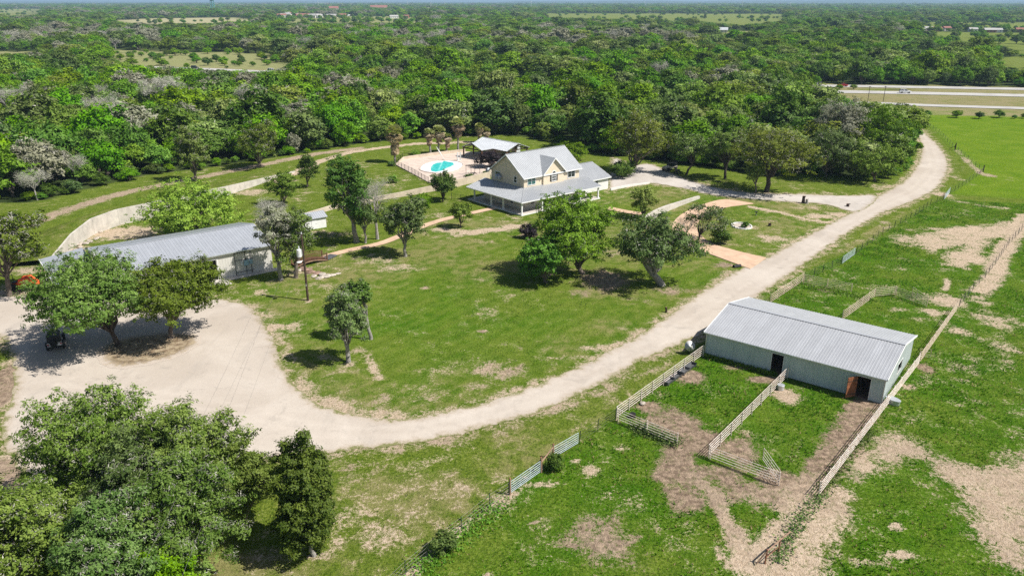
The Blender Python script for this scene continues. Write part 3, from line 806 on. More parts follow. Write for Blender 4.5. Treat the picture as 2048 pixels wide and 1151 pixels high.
# ------------------------------------------------------------------ buildings
def rib_sheet(name, w, L, mat, n=3, rib=.035, hgt=.035, th=.02):
    """ribbed metal sheet: x across, y along the ribs, z outwards"""
    m = MB()
    m.box(0.006, w - .006, 0, L, -th, 0)
    for i in range(n):
        x = w * (i + .5) / n
        m.add([(x - rib, 0, 0), (x + rib, 0, 0), (x + rib * .5, 0, hgt), (x - rib * .5, 0, hgt), (x - rib, L, 0), (x + rib, L, 0), (x + rib * .5, L, hgt), (x - rib * .5, L, hgt)],
              [(0, 1, 2, 3), (7, 6, 5, 4), (1, 5, 6, 2), (2, 6, 7, 3), (3, 7, 4, 0)])
    return m.mesh(name, mat)

def slope_panels(parent, u0, u1, n, v_eave, z_eave, v_ridge, z_ridge, mat, ribs=3):
    """n ribbed sheets side by side on one roof slope that runs from the eave to the ridge"""
    w = (u1 - u0) / n
    L = math.hypot(v_ridge - v_eave, z_ridge - z_eave)
    ang = math.atan2(z_ridge - z_eave, abs(v_ridge - v_eave))
    me = rib_sheet('roof_panel', w, L, mat, ribs)
    for i in range(n):
        if v_ridge > v_eave:
            place('roof_panel', me, parent, (u0 + i * w, v_eave, z_eave), (ang, 0, 0))
        else:
            place('roof_panel', me, parent, (u0 + (i + 1) * w, v_eave, z_eave), (ang, 0, math.pi))

def wall_panel_mesh(w, z0, z1, z1b, mat, ribs=2):
    """upright ribbed sheet facing -y, top edge may slope"""
    m = MB()
    m.add([(.004, 0, z0), (w - .004, 0, z0), (w - .004, 0, z1b), (.004, 0, z1), (.004, .03, z0), (w - .004, .03, z0), (w - .004, .03, z1b), (.004, .03, z1)],
          [(0, 1, 2, 3), (7, 6, 5, 4), (0, 4, 5, 1), (1, 5, 6, 2), (2, 6, 7, 3), (3, 7, 4, 0)])
    for i in range(ribs):
        x = w * (i + .5) / ribs; zt = min(z1 + (z1b - z1) * (i + .5) / ribs, max(z1, z1b)) - .02
        m.add([(x - .04, 0, z0), (x + .04, 0, z0), (x + .04, 0, zt), (x - .04, 0, zt), (x - .02, -.025, z0), (x + .02, -.025, z0), (x + .02, -.025, zt), (x - .02, -.025, zt)],
              [(4, 5, 6, 7), (0, 4, 7, 3), (5, 1, 2, 6)])
    return m.mesh('wall_panel', mat)

# --- barn -----------------------------------------------------------
bA, bB = G(1410, 708), G(1756, 805)
BARN_ANG = math.atan2(bB.y - bA.y, bB.x - bA.x)
barn = thing('metal_barn', 'long grey-green metal barn with ribbed roof and two open stall doors in the paddock', 'barn', bA, BARN_ANG)
BL, BD, BE, BR_ = 19.4, 13.4, 2.95, 4.3
def barn_xy(u, v): return bA + Vector((u * math.cos(BARN_ANG) - v * math.sin(BARN_ANG), u * math.sin(BARN_ANG) + v * math.cos(BARN_ANG), 0))
m = MB()
m.box(0.1, BL - .1, 0.1, BD - .1, -.05, .06)
m.build('floor_slab', M['mulch'], barn)
front = MB()
for a, b in ((0, 7.76), (9.05, 16.81), (18.11, BL)): front.box(a, b, .035, .09, 0, BE - .05)
for a, b in ((7.76, 9.05), (16.81, 18.11)): front.box(a, b, .035, .09, 2.42, BE - .05)
front = front.build('front_wall', M['wall_barn'], barn)
w = BL / 30
full = wall_panel_mesh(w, .05, BE - .06, BE - .06, M['wall_barn'])
head = wall_panel_mesh(w, 2.45, BE - .06, BE - .06, M['wall_barn'])
for i in range(30):
    place('wall_panel', head if i in (12, 13, 26, 27) else full, front, (i * w, 0, 0))
m = MB()
for a, b in ((7.76, 9.05), (16.81, 18.11)):
    m = MB(); m.box(a - .07, a, -.05, .1, 0, 2.5); m.box(b, b + .07, -.05, .1, 0, 2.5); m.box(a, b, -.05, .1, 2.43, 2.5)
    m.build('door_frame', M['white_paint'], barn)
# open plank door, hinged on its far jamb
leaf = MB(); leaf.box(0, 1.24, 0, .045, .05, 2.4)
dl = leaf.build('stall_door', M['door_red'], barn, loc=(16.8, -.06, 0), rot=(0, 0, R(236)))
dl['label'] = 'reddish brown plank door standing open'
for i in range(6):
    MB().box(.005 + i * .207, .198 + i * .207, .046, .066, .06, 2.39).build('plank', M['door_red'], dl)
for z in (.35, 1.9): MB().box(.03, 1.2, .067, .09, z, z + .15).build('ledge', M['wood_brown'], dl)
leaf2 = MB(); leaf2.box(0, .9, 0, .04, .05, 2.4)
leaf2.build('stall_door', M['wall_barn'], barn, loc=(9.05, .12, 0), rot=(0, 0, R(84)))
# gable end towards the pasture
end = MB()
end.extrude([(BL, .04, 0), (BL, 6.03, 0), (BL, 6.03, 2.1), (BL, 6.03, BR_ - .25), (BL, .04, BE - .08)], (-.05, 0, 0))
end.extrude([(BL, 8.04, 0), (BL, BD - .04, 0), (BL, BD - .04, BE - .08), (BL, 8.04, BR_ - .4), ], (-.05, 0, 0))
end.extrude([(BL, 6.03, 0), (BL, 8.04, 0), (BL, 8.04, .95), (BL, 6.03, .95)], (-.05, 0, 0))
end.extrude([(BL, 6.03, 2.1), (BL, 8.04, 2.1), (BL, 8.04, BR_ - .4), (BL, 6.7, BR_ - .12), (BL, 6.03, BR_ - .25)], (-.05, 0, 0))
end = end.build('gable_wall', M['wall_barn'], barn)
pw = BD / 20
def barn_top(v): return BE - .08 + (BR_ - BE) * (1 - abs(v - BD / 2) / (BD / 2))
for i in range(20):
    v0, v1 = i * pw, (i + 1) * pw
    spans = [(.05, None)] if i not in (9, 10, 11) else [(.05, .95), (2.1, None)]
    for z0, z1 in spans:
        a, b = (barn_top(v0), barn_top(v1)) if z1 is None else (z1, z1)
        place('wall_panel', wall_panel_mesh(pw, z0, a, b, M['wall_barn']), end, (BL + .035, v0, 0), (0, 0, math.pi / 2))
m = MB(); m.box(BL - .02, BL + .07, 5.95, 6.03, .87, 2.18); m.box(BL - .02, BL + .07, 8.04, 8.12, .87, 2.18); m.box(BL - .02, BL + .07, 6.03, 8.04, .87, .95); m.box(BL - .02, BL + .07, 6.03, 8.04, 2.1, 2.18)
m.build('window_frame', M['white_paint'], barn)
m = MB(); m.box(0.02, BL - .06, BD - .06, BD, 0, BE - .08); m.extrude([(0, .1, 0), (0, BD - .07, 0), (0, BD - .07, BE - .1), (0, BD / 2, BR_ - .12), (0, .1, BE - .1)], (.05, 0, 0))
m.build('rear_wall', M['wall_barn'], barn)
roof = MB(); roof.box(-.3, BL + .3, BD / 2 - .22, BD / 2 + .22, BR_ + .03, BR_ + .055)
roof = roof.build('roof', M['roof_barn'], barn)
slope_panels(roof, -.25, BL + .25, 22, -.28, BE - .03, BD / 2, BR_ + .015, M['roof_barn'])
slope_panels(roof, -.25, BL + .25, 22, BD + .28, BE - .03, BD / 2, BR_ + .015, M['roof_barn'])
for u in (-.31, BL + .25):
    m = MB(); m.extrude([(u, -.3, BE - .17), (u, BD / 2, BR_ - .12), (u, BD / 2, BR_ + .075), (u, -.3, BE + .03)], (.06, 0, 0))
    m.extrude([(u, BD + .3, BE - .17), (u, BD / 2, BR_ - .12), (u, BD / 2, BR_ + .075), (u, BD + .3, BE + .03)], (.06, 0, 0)); m.build('rake_trim', M['trim_white'], barn)
m = MB(); m.box(-.25, BL + .25, -.40, -.285, BE - .16, BE - .03); m.build('gutter', M['galv'], barn)
for a, b in ((-.06, .06), (BL - .03, BL + .09)): MB().box(a, b, -.06, .03, 0, BE - .1).build('corner_trim', M['galv'], barn)
m = MB()
for u in (4.8, 9.7, 14.5): m.box(u - .07, u + .07, .12, BD - .1, 2.55, 2.72); m.box(u - .07, u + .07, BD / 2 - .07, BD / 2 + .07, 0, BR_ - .2)
m.build('frame', M['wood_brown'], barn)

# --- long shed ------------------------------------------------------
sA = G(438.6, 559.6)
S_ANG = R(37.5)
shed = thing('metal_shed', 'long tan metal workshop with silver ribbed roof and dark open doorway beside the gravel lot', 'shed', sA, S_ANG)
S0, S1, SDp, SE, SR = -14.5, 8.3, 15.0, 4.0, 5.5
m = MB(); m.box(S0 + .1, S1 - .1, .1, SDp - .1, -.05, .05); m.build('floor_slab', M['concrete'], shed)
fr = MB()
for a, b in ((S0, -8.6), (-5.4, -2.0), (0, S1)): fr.box(a, b, .035, .1, 0, SE - .05)
for a, b in ((-8.6, -5.4), (-2.0, 0)): fr.box(a, b, .035, .1, 3.2, SE - .05)
fr = fr.build('front_wall', M['wall_shed'], shed)
sw = .8
u = S0
fullp = wall_panel_mesh(sw, .05, SE - .06, SE - .06, M['wall_shed']); headp = wall_panel_mesh(sw, 3.22, SE - .06, SE - .06, M['wall_shed'])
for i in range(int((S1 - S0) / sw)):
    uu = S0 + i * sw; c = uu + sw / 2
    if -2.0 < c < 0 and (uu < -2.0 + .01 or uu + sw > .01): pass
    op = (-8.6 < c < -5.4) or (-2.0 < c < 0)
    place('wall_panel', headp if op else fullp, fr, (uu, 0, 0))
m = MB(); m.box(0, .14, -.06, .11, 0, 3.3); m.box(-2.14, -2.0, -.06, .11, 0, 3.3); m.box(-2.0, 0, -.06, .11, 3.2, 3.3); m.build('door_frame', M['white_paint'], shed)
m = MB(); m.box(-5.4, -5.26, -.06, .11, 0, 3.3); m.box(-8.74, -8.6, -.06, .11, 0, 3.3); m.box(-8.6, -5.4, -.06, .11, 3.2, 3.3); m.build('door_frame', M['white_paint'], shed)
m = MB(); m.extrude([(S1, .04, 0), (S1, SDp, 0), (S1, SDp, SE - .08), (S1, SDp / 2, SR - .12), (S1, .04, SE - .08)], (-.06, 0, 0)); m.extrude([(S0, .11, 0), (S0, SDp - .1, 0), (S0, SDp - .1, SE - .08), (S0, SDp / 2, SR - .12), (S0, .11, SE - .08)], (.06, 0, 0)); m.box(S0 + .07, S1 - .07, SDp - .08, SDp, 0, SE - .08)
m.build('side_wall', M['wall_shed'], shed)
roof = MB(); roof.box(S0 - .3, S1 + .3, SDp / 2 - .2, SDp / 2 + .2, SR + .03, SR + .055); roof = roof.build('roof', M['roof_shed'], shed)
slope_panels(roof, S0 - .25, S1 + .25, 26, -.3, SE - .03, SDp / 2, SR + .015, M['roof_shed'], 2)
slope_panels(roof, S0 - .25, S1 + .25, 26, SDp + .3, SE - .03, SDp / 2, SR + .015, M['roof_shed'], 2)
for u in (S0 - .31, S1 + .25):
    m = MB(); m.extrude([(u, -.32, SE - .17), (u, SDp / 2, SR - .12), (u, SDp / 2, SR + .075), (u, -.32, SE + .03)], (.06, 0, 0)); m.extrude([(u, SDp + .32, SE - .17), (u, SDp / 2, SR - .12), (u, SDp / 2, SR + .075), (u, SDp + .32, SE + .03)], (.06, 0, 0)); m.build('rake_trim', M['trim_white'], shed)
m = MB(); m.box(S0 - .25, S1 + .25, -.43, -.305, SE - .17, SE - .03); m.build('gutter', M['galv'], shed)
# lean-to on the far side of the shed
lean = MB()
lean.slab([(S0 - 6.2, 2.0, 3.05), (S0 - .35, 2.0, 3.75), (S0 - .35, 16.6, 3.75), (S0 - 6.2, 16.6, 3.05)], .06)
lean = lean.build('lean_to_roof', M['roof_shed'], shed)
m = MB(); m.box(S0 - 6.3, S0 - 6.2, 1.95, 16.65, 2.88, 3.08); m.build('fascia', M['trim_white'], lean)
for v in (2.2, 7.0, 11.7, 16.4): MB().box(S0 - 6.15, S0 - 6.0, v - .08, v + .08, 0, 2.98).build('post', M['wood_dark'], shed)
m = MB(); m.box(-3.2, S1 + .8, -1.25, -.06, -.02, .13); m.box(-3.2, .9, -3.0, -1.253, -.02, .127); m.build('apron', M['concrete'], shed)
# electrical gear on the front wall
m = MB(); m.box(3.9, 4.6, -.22, -.03, 1.5, 2.3); m.build('electric_panel', M['panel_blue'], shed)
m = MB(); m.box(4.75, 5.2, -.2, -.03, 1.6, 2.25); m.build('electric_panel', M['panel_blue'], shed)
m = MB(); m.box(3.4, 3.75, -.2, -.03, 1.6, 2.2); m.build('meter_box', M['dish'], shed)
m = MB()
for u in (2.6, 4.2, 5.0): m.tube([(u, -.12, .1), (u, -.12, 3.75)], .045, 5)
m.tube([(2.6, -.12, 2.45), (5.4, -.12, 2.45)], .04, 5); m.tube([(2.6, -.12, .6), (5.4, -.12, .6)], .04, 5); m.tube([(2.6, -.12, 3.6), (4.4, -.12, 3.6)], .05, 5)
m.build('conduit', M['dark_steel'], shed)

# --- house ----------------------------------------------------------
hA = G(1043.5, 431)
H_ANG = R(40)
house = thing('farmhouse', 'two-storey cream farmhouse with silver metal roof and wraparound porch on the lawn', 'house', hA, H_ANG)
def house_pt(u, v, z=0): return hA + Vector((u * math.cos(H_ANG) - v * math.sin(H_ANG), u * math.sin(H_ANG) + v * math.cos(H_ANG), z))
U0, U1, V0, V1 = 4.5, 19.9, 4.6, 15.0           # upper storey
EZ, RZ = 6.25, 9.95
PZ0, PZ1 = 2.72, 3.95                            # porch roof eave and where it meets the wall
m = MB(); m.box(-.3, 21.4, -.3, 17.0, -.1, .22); m.build('porch_floor', M['porch_floor'], house)
m = MB(); m.box(-.34, 21.44, -.34, -.303, -.1, .2); m.box(-.34, -.303, -.3, 17.0, -.1, .2); m.build('porch_edge', M['white_paint'], house)
wl = MB()
wl.box(2.5, U1, 2.6, V1, .2, 3.2)                # ground floor
wl.build('ground_floor_wall', M['stone_wall'], house)
wl = MB()
wl.extrude([(U0, V0, 3.0), (U0, V1, 3.0), (U0, V1, EZ - .02), (U0, (V0 + V1) / 2, RZ - .25), (U0, V0, EZ - .02)], (U1 - U0, 0, 0))
wl = wl.build('upper_wall', M['stucco'], house)
# cross gable
GC, GW, GV = 12.3, 2.85, 4.25
m = MB(); m.extrude([(GC - GW, GV, 3.1), (GC + GW, GV, 3.1), (GC + GW, GV, EZ + .05), (GC, GV, 9.0), (GC - GW, GV, EZ + .05)], (0, 3.2, 0)); m.build('gable_wall', M['stucco'], house)
def ribs_on(mb, A, B, C, D, step, h=.045, w=.03):
    """raised seams on the quad A (eave) B (eave) C (ridge) D (ridge): from A-B up to D-C"""
    A, B, C, D = map(Vector, (A, B, C, D))
    n = (B - A).cross(D - A).normalized()
    if n.z < 0: n = -n
    k = max(1, int((B - A).length / step)); ax = (B - A).normalized() * w
    for i in range(k + 1):
        f = i / k
        p, q = A.lerp(B, f), D.lerp(C, f)
        if (p - q).length < .15: continue
        mb.add([p - ax, p + ax, q + ax, q - ax, p - ax * .5 + n * h, p + ax * .5 + n * h, q + ax * .5 + n * h, q - ax * .5 + n * h], [(4, 5, 6, 7), (0, 1, 5, 4), (1, 2, 6, 5), (2, 3, 7, 6), (3, 0, 4, 7)])
VM = (V0 + V1) / 2
OV = .45
ez = EZ - OV * (RZ - EZ) / (VM - V0)
rf = MB()
A, B, C, D = (U0 - OV, V0 - OV, ez), (U1 + OV, V0 - OV, ez), (U1 + OV, VM, RZ), (U0 - OV, VM, RZ)
A2, B2 = (U0 - OV, V1 + OV, ez), (U1 + OV, V1 + OV, ez)
rf.slab([A, B, C, D], .1); rf.slab([B2, A2, D, C], .1)
ribs_on(rf, A, B, C, D, .42); ribs_on(rf, A2, B2, C, D, .42)
rf.box(U0 - OV, U1 + OV, VM - .12, VM + .12, RZ + .03, RZ + .07)
rf = rf.build('roof', M['roof_house'], house)
m = MB()
for u in (U0 - OV - .05, U1 + OV): m.extrude([(u, V0 - OV, ez - .2), (u, VM, RZ - .2), (u, VM, RZ + .06), (u, V0 - OV, ez + .06)], (.05, 0, 0)); m.extrude([(u, V1 + OV, ez - .2), (u, VM, RZ - .2), (u, VM, RZ + .06), (u, V1 + OV, ez + .06)], (.05, 0, 0))
m.box(U0 - OV, U1 + OV, V0 - OV - .08, V0 - OV - .002, ez - .2, ez - .01)
m.build('roof_trim', M['trim_white'], rf)
# cross gable roof
gs = (9.0 - EZ) / GW; go = .4; gez = EZ - go * gs + .12; gz = 9.12; vback = V0 + (gz - EZ) / (RZ - EZ) * (VM - V0) + .15
vlow = V0 - OV + .05
gr = MB()
Lq = [(GC - GW - go, GV - .4, gez), (GC, GV - .4, gz), (GC, vback, gz), (GC - GW - go, vlow, gez)]
Rq = [(GC + GW + go, GV - .4, gez), (GC, GV - .4, gz), (GC, vback, gz), (GC + GW + go, vlow, gez)]
# down-slope edge stops where it meets the main roof
vm_at = lambda z: V0 + (z - EZ) / (RZ - EZ) * (VM - V0)
Lq[3] = (GC - GW - go, max(vm_at(gez), GV - .1), gez); Rq[3] = (GC + GW + go, max(vm_at(gez), GV - .1), gez)
gr.slab(Lq, .08); gr.slab(Rq, .08)
for sgn, Q in ((-1, Lq), (1, Rq)):
    n_ = 12
    for i in range(n_ + 1):
        v = GV - .4 + (vback - .2 - GV + .4) * i / n_
        # seam from ridge down to the eave or the valley
        zlow = gez if v <= vm_at(gez) else EZ + (v - V0) * (RZ - EZ) / (VM - V0)
        f = (gz - zlow) / (gz - gez)
        if f < .03: continue
        p = Vector((GC, v, gz)); q = Vector((GC + sgn * (GW + go) * f, v, zlow))
        nn = Vector((sgn * (gz - gez), 0, GW + go)).normalized() * .045
        a = Vector((0, .03, 0))
        gr.add([p - a, p + a, q + a, q - a, p - a * .5 + nn, p + a * .5 + nn, q + a * .5 + nn, q - a * .5 + nn], [(4, 5, 6, 7), (0, 1, 5, 4), (1, 2, 6, 5), (2, 3, 7, 6), (3, 0, 4, 7)])
gr = gr.build('gable_roof', M['roof_house'], house)
m = MB(); m.extrude([(GC - GW - go, GV - .46, gez - .2), (GC, GV - .46, gz - .22), (GC, GV - .46, gz + .05), (GC - GW - go, GV - .46, gez + .06)], (0, .055, 0)); m.extrude([(GC + GW + go, GV - .46, gez - .2), (GC, GV - .46, gz - .22), (GC, GV - .46, gz + .05), (GC + GW + go, GV - .46, gez + .06)], (0, .055, 0))
m.build('gable_trim', M['trim_white'], gr)
# porch roof: hipped skirt around two sides
pr = MB()
pe = -.45
q1 = [(pe, pe, PZ0), (21.6, pe, PZ0), (21.6, V0 - .01, PZ1), (U0 - .01, V0 - .01, PZ1)]
q2 = [(pe, pe, PZ0), (pe, 17.2, PZ0), (U0 - .01, 17.2, PZ1), (U0 - .01, V0 - .01, PZ1)]
pr.slab(q1, .09); pr.slab(q2, .09)
for quad, ax in ((q1, 0), (q2, 1)):
    L0 = 21.6 if ax == 0 else 17.2; k = int((L0 - pe) / .42)
    for i in range(k + 1):
        s = pe + (L0 - pe) * i / k
        top = min(1.0, (s - pe) / (U0 - pe)) if ax == 0 else min(1.0, (s - pe) / (V0 - pe))
        if top < .05: continue
        zt = PZ0 + (PZ1 - PZ0) * top
        if ax == 0: p, q = Vector((s, pe, PZ0)), Vector((s, pe + (V0 - pe) * top, zt)); a = Vector((.03, 0, 0))
        else: p, q = Vector((pe, s, PZ0)), Vector((pe + (U0 - pe) * top, s, zt)); a = Vector((0, .03, 0))
        nn = Vector((0, 0, .045))
        pr.add([p - a, p + a, q + a, q - a, p - a * .5 + nn, p + a * .5 + nn, q + a * .5 + nn, q - a * .5 + nn], [(4, 5, 6, 7), (0, 1, 5, 4), (1, 2, 6, 5), (2, 3, 7, 6), (3, 0, 4, 7)])
pr.tube([(pe, pe, PZ0 + .03), (U0, V0, PZ1 + .03)], .07, 5)
pr = pr.build('porch_roof', M['roof_house'], house)
m = MB(); m.box(pe - .04, 21.6, pe - .09, pe - .003, PZ0 - .2, PZ0 - .02); m.box(pe - .09, pe - .003, pe, 17.2, PZ0 - .2, PZ0 - .02); m.build('porch_fascia', M['trim_white'], pr)
m = MB(); m.box(-.1, 21.3, -.1, .1, PZ0 - .32, PZ0 - .05); m.box(-.1, .1, .1, 16.8, PZ0 - .32, PZ0 - .05); m.build('porch_beam', M['trim_white'], pr)
for (u, v) in ((0, 0), (0, 5.6), (0, 9.4), (0, 15.0), (5.3, 0), (10.6, 0), (15.9, 0), (21.1, 0)):
    pp = MB(); pp.box(u - .13, u + .13, v - .13, v + .13, .22, PZ0 - .3); pp.box(u - .19, u + .19, v - .19, v + .19, .22, .4); pp.box(u - .19, u + .19, v - .19, v + .19, PZ0 - .42, PZ0 - .33)
    pp.build('porch_post', M['trim_white'], house)

def window(parent, origin, uax, nax, w, h, nx, nz, arch=False, glass='glass', name='window'):
    """framed window on a wall: origin = lower left corner, uax along the wall, nax outwards"""
    o = Vector(origin); ua = Vector(uax); na = Vector(nax); za = Vector((0, 0, 1))
    def bx(mb, a0, a1, z0, z1, d0, d1):
        lo = [o + ua * a0 + za * z0 + na * d1, o + ua * a1 + za * z0 + na * d1, o + ua * a1 + za * z0 + na * d0, o + ua * a0 + za * z0 + na * d0]
        hi = [p + za * (z1 - z0) for p in lo]
        mb.hexa(lo, hi)
    fm = MB(); t = .11
    bx(fm, -t, w + t, -t, 0, .0, .09); bx(fm, -t, 0, 0, h, .0, .08); bx(fm, w, w + t, 0, h, .0, .08)
    if not arch: bx(fm, -t, w + t, h, h + t, .0, .09)
    fo = fm.build(name, M['trim_white'], parent)
    gw, gh = w / nx, h / nz
    for i in range(nx):
        for j in range(nz):
            pm = MB(); bx(pm, i * gw + .035, (i + 1) * gw - .035, j * gh + .035, (j + 1) * gh - .035, .01, .03)
            pm.build('pane', M[glass], fo)
    mm = MB()
    for i in range(1, nx): bx(mm, i * gw - .035, i * gw + .035, 0, h, .005, .06)
    for j in range(1, nz): bx(mm, 0, w, j * gh - .035, j * gh + .035, .005, .065)
    if nx > 1 or nz > 1: mm.build('mullion', M['trim_white'], fo)
    if arch:
        am = MB(); k = 10; r0, r1 = w / 2, w / 2 + t
        for i in range(k):
            a0, a1 = math.pi * i / k, math.pi * (i + 1) / k
            c = o + ua * (w / 2) + za * h
            P = lambda r, a, d: c + ua * (r * math.cos(a)) + za * (r * math.sin(a)) + na * d
            am.hexa([P(r0, a0, .08), P(r1, a0, .08), P(r1, a0, 0), P(r0, a0, 0)], [P(r0, a1, .08), P(r1, a1, .08), P(r1, a1, 0), P(r0, a1, 0)])
        am.build('arch_frame', M['trim_white'], fo)
        pm = MB(); c = o + ua * (w / 2) + za * h
        pm.extrude([c + na * .01 + ua * (.95 * r0 * math.cos(math.pi * i / 8)) + za * (.95 * r0 * math.sin(math.pi * i / 8)) for i in range(9)], na * .02)
        pm.build('pane', M[glass], fo)
    return fo
FN = (0, -1, 0); LN = (-1, 0, 0)
window(house, (5.5, V0, 4.35), (1, 0, 0), FN, 2.0, 1.5, 2, 2, glass='glass_teal')
window(house, (16.6, V0, 4.35), (1, 0, 0), FN, 2.0, 1.5, 2, 2)
window(house, (GC - .5, GV, 4.35), (1, 0, 0), FN, 1.0, 1.5, 2, 3, arch=True)
for du in (-1.05, .72): MB().box(GC + du, GC + du + .33, GV - .05, GV + .0, 4.3, 5.95).build('shutter', M['shutter'], house)
window(house, (U0, 7.6, 4.6), (0, -1, 0), LN, .8, 1.2, 1, 2)
window(house, (U0, 13.6, 4.5), (0, -1, 0), LN, 1.5, 1.4, 1, 2)
for u in (4.6, 13.5, 17.2): window(house, (u, 2.6, .95), (1, 0, 0), FN, .9, 1.5, 1, 2)
for v in (6.4, 13.0): window(house, (2.5, v, .95), (0, -1, 0), LN, .9, 1.5, 1, 2)
d = MB(); d.box(8.0, 9.0, 2.53, 2.6, .24, 2.3); d = d.build('front_door', M['rust'], house); d['label'] = 'reddish front door under the porch'
m = MB(); m.box(7.88, 8.0, 2.5, 2.6, .24, 2.42); m.box(9.0, 9.12, 2.5, 2.6, .24, 2.42); m.box(8.0, 9.0, 2.5, 2.6, 2.3, 2.42); m.build('frame', M['trim_white'], d)
MB().box(8.85, 8.92, 2.48, 2.53, 1.15, 1.3).build('handle', M['dark_steel'], d)
# garage wing
GU0, GU1, GV0, GV1, GE, GR = U1 + .01, 29.4, 4.9, 16.2, 2.85, 5.1
m = MB(); m.extrude([(GU0, GV0, 0), (GU0, GV1, 0), (GU0, GV1, GE), (GU0, (GV0 + GV1) / 2, GR - .15), (GU0, GV0, GE)], (GU1 - GU0, 0, 0)); m.build('garage_wall', M['garage_white'], house)
g = MB(); gm = (GV0 + GV1) / 2; ge = GE - .4 * (GR - GE) / (gm - GV0)
A, B, C, D = (GU0, GV0 - .4, ge), (GU1 + .45, GV0 - .4, ge), (GU1 + .45, gm, GR), (GU0, gm, GR); A2, B2 = (GU0, GV1 + .4, ge), (GU1 + .45, GV1 + .4, ge)
g.slab([A, B, C, D], .1); g.slab([B2, A2, D, C], .1); ribs_on(g, A, B, C, D, .42); ribs_on(g, A2, B2, C, D, .42); g.box(GU0 + .02, GU1 + .45, gm - .12, gm + .12, GR + .03, GR + .07)
g = g.build('garage_roof', M['roof_house'], house)
m = MB(); u = GU1 + .45; m.extrude([(u, GV0 - .4, ge - .2), (u, gm, GR - .2), (u, gm, GR + .06), (u, GV0 - .4, ge + .06)], (.05, 0, 0)); m.extrude([(u, GV1 + .4, ge - .2), (u, gm, GR - .2), (u, gm, GR + .06), (u, GV1 + .4, ge + .06)], (.05, 0, 0)); m.box(GU0 + .05, GU1 + .45, GV0 - .48, GV0 - .403, ge - .2, ge - .01); m.build('garage_trim', M['trim_white'], g)
window(house, (25.2, GV0, .9), (1, 0, 0), FN, .85, 1.5, 1, 2)
for v in (6.2, 11.0):
    gd = MB(); gd.box(GU1 + .002, GU1 + .05, v, v + 3.6, .05, 2.3); gd = gd.build('garage_door', M['trim_white'], house)
    for j in range(4): MB().box(GU1 + .052, GU1 + .075, v + .05, v + 3.55, .1 + j * .55, .6 + j * .55).build('panel', M['trim_white'], gd)
# chimney pot vents
m = MB(); m.tube([(9, 11.5, 8.0), (9, 11.5, 9.6)], .07, 8); m.tube([(17, 11.5, 8.0), (17, 11.5, 9.6)], .07, 8); m.build('vent_pipe', M['galv'], rf)

def dish(name, label, loc, tilt, az, r, stand, mat='dish'):
    t = thing(name, label, 'satellite dish', loc, az)
    m = MB(); prof = [(r * math.sin(a) / math.sin(.75), r * (1 - math.cos(a)) / math.sin(.75) * .45) for a in np.linspace(0.02, .75, 8)]
    m.lathe(prof, 20); m.lathe([(p[0], p[1] - .02) for p in prof[::-1]], 20)
    b = m.build('reflector', M[mat], t, smooth=True, loc=(0, 0, stand), rot=(tilt, 0, 0))
    a = MB(); dpt = Vector((0, -math.sin(tilt), math.cos(tilt)))
    tip = Vector((0, 0, stand)) + dpt * r * 1.1
    a.tube([Vector((0, 0, stand)) + Vector((0, -math.cos(tilt), -math.sin(tilt))) * r * .95 + dpt * r * .3, tip], .025, 5); a.box(tip.x - .05, tip.x + .05, tip.y - .05, tip.y + .05, tip.z - .05, tip.z + .05)
    a.build('feed_arm', M['dark_steel'], t)
    s = MB(); s.tube([(0, .1, 0), (0, .06, stand)], .05, 8); s.build('mast', M['dark_steel'], t)
    return t
dish('satellite_dish', 'large white satellite dish on a post beside the metal barn', G(1378, 707), R(56), R(5), .62, 1.0, 'white_paint')
d1 = dish('satellite_dish', 'round blue-grey satellite dish on the shaded side wall of the farmhouse', house_pt(3.95, 12.0, 4.55), R(55), H_ANG - R(60), .75, .5)
d2 = dish('satellite_dish', 'small grey satellite dish at the rear corner of the farmhouse roof', house_pt(3.9, 15.4, 5.5), R(50), H_ANG - R(80), .55, .4)

# --- small white shed -------------------------------------------------
wA = G(608, 462)
ws = thing('pump_shed', 'small white garden shed with grey gable roof behind the utility pole', 'shed', wA, R(38))
m = MB(); m.extrude([(0, 0, 0), (0, 3.0, 0), (0, 3.0, 2.1), (0, 1.5, 2.75), (0, 0, 2.1)], (4.4, 0, 0)); m.build('wall', M['white_paint'], ws)
m = MB(); A, B, C, D = (-.25, -.3, 2.0), (4.65, -.3, 2.0), (4.65, 1.5, 2.85), (-.25, 1.5, 2.85); m.slab([A, B, C, D], .07); ribs_on(m, A, B, C, D, .4)
A2, B2 = (-.25, 3.3, 2.0), (4.65, 3.3, 2.0); m.slab([B2, A2, D, C], .07); ribs_on(m, A2, B2, C, D, .4); m.build('roof', M['roof_shed'], ws)
m = MB(); m.extrude([(-.02, -.02 - 1.2 + 1.2, 0), (-1.3, 0, 0), (-1.3, 0, .9), (-.02, 0, 1.3)], (0, 1.8, 0)); m.build('lean_to', M['white_paint'], ws)
m = MB(); m.slab([(-1.45, -.1, .95), (-.02, -.1, 1.4), (-.02, 1.9, 1.4), (-1.45, 1.9, .95)], .05); m.build('lean_to_roof', M['dark_steel'], ws)
d = MB(); d.box(1.6, 2.5, -.05, 0, .05, 1.95); d = d.build('door', M['trim_white'], ws); MB().box(2.38, 2.44, -.09, -.05, .95, 1.05).build('handle', M['dark_steel'], d)

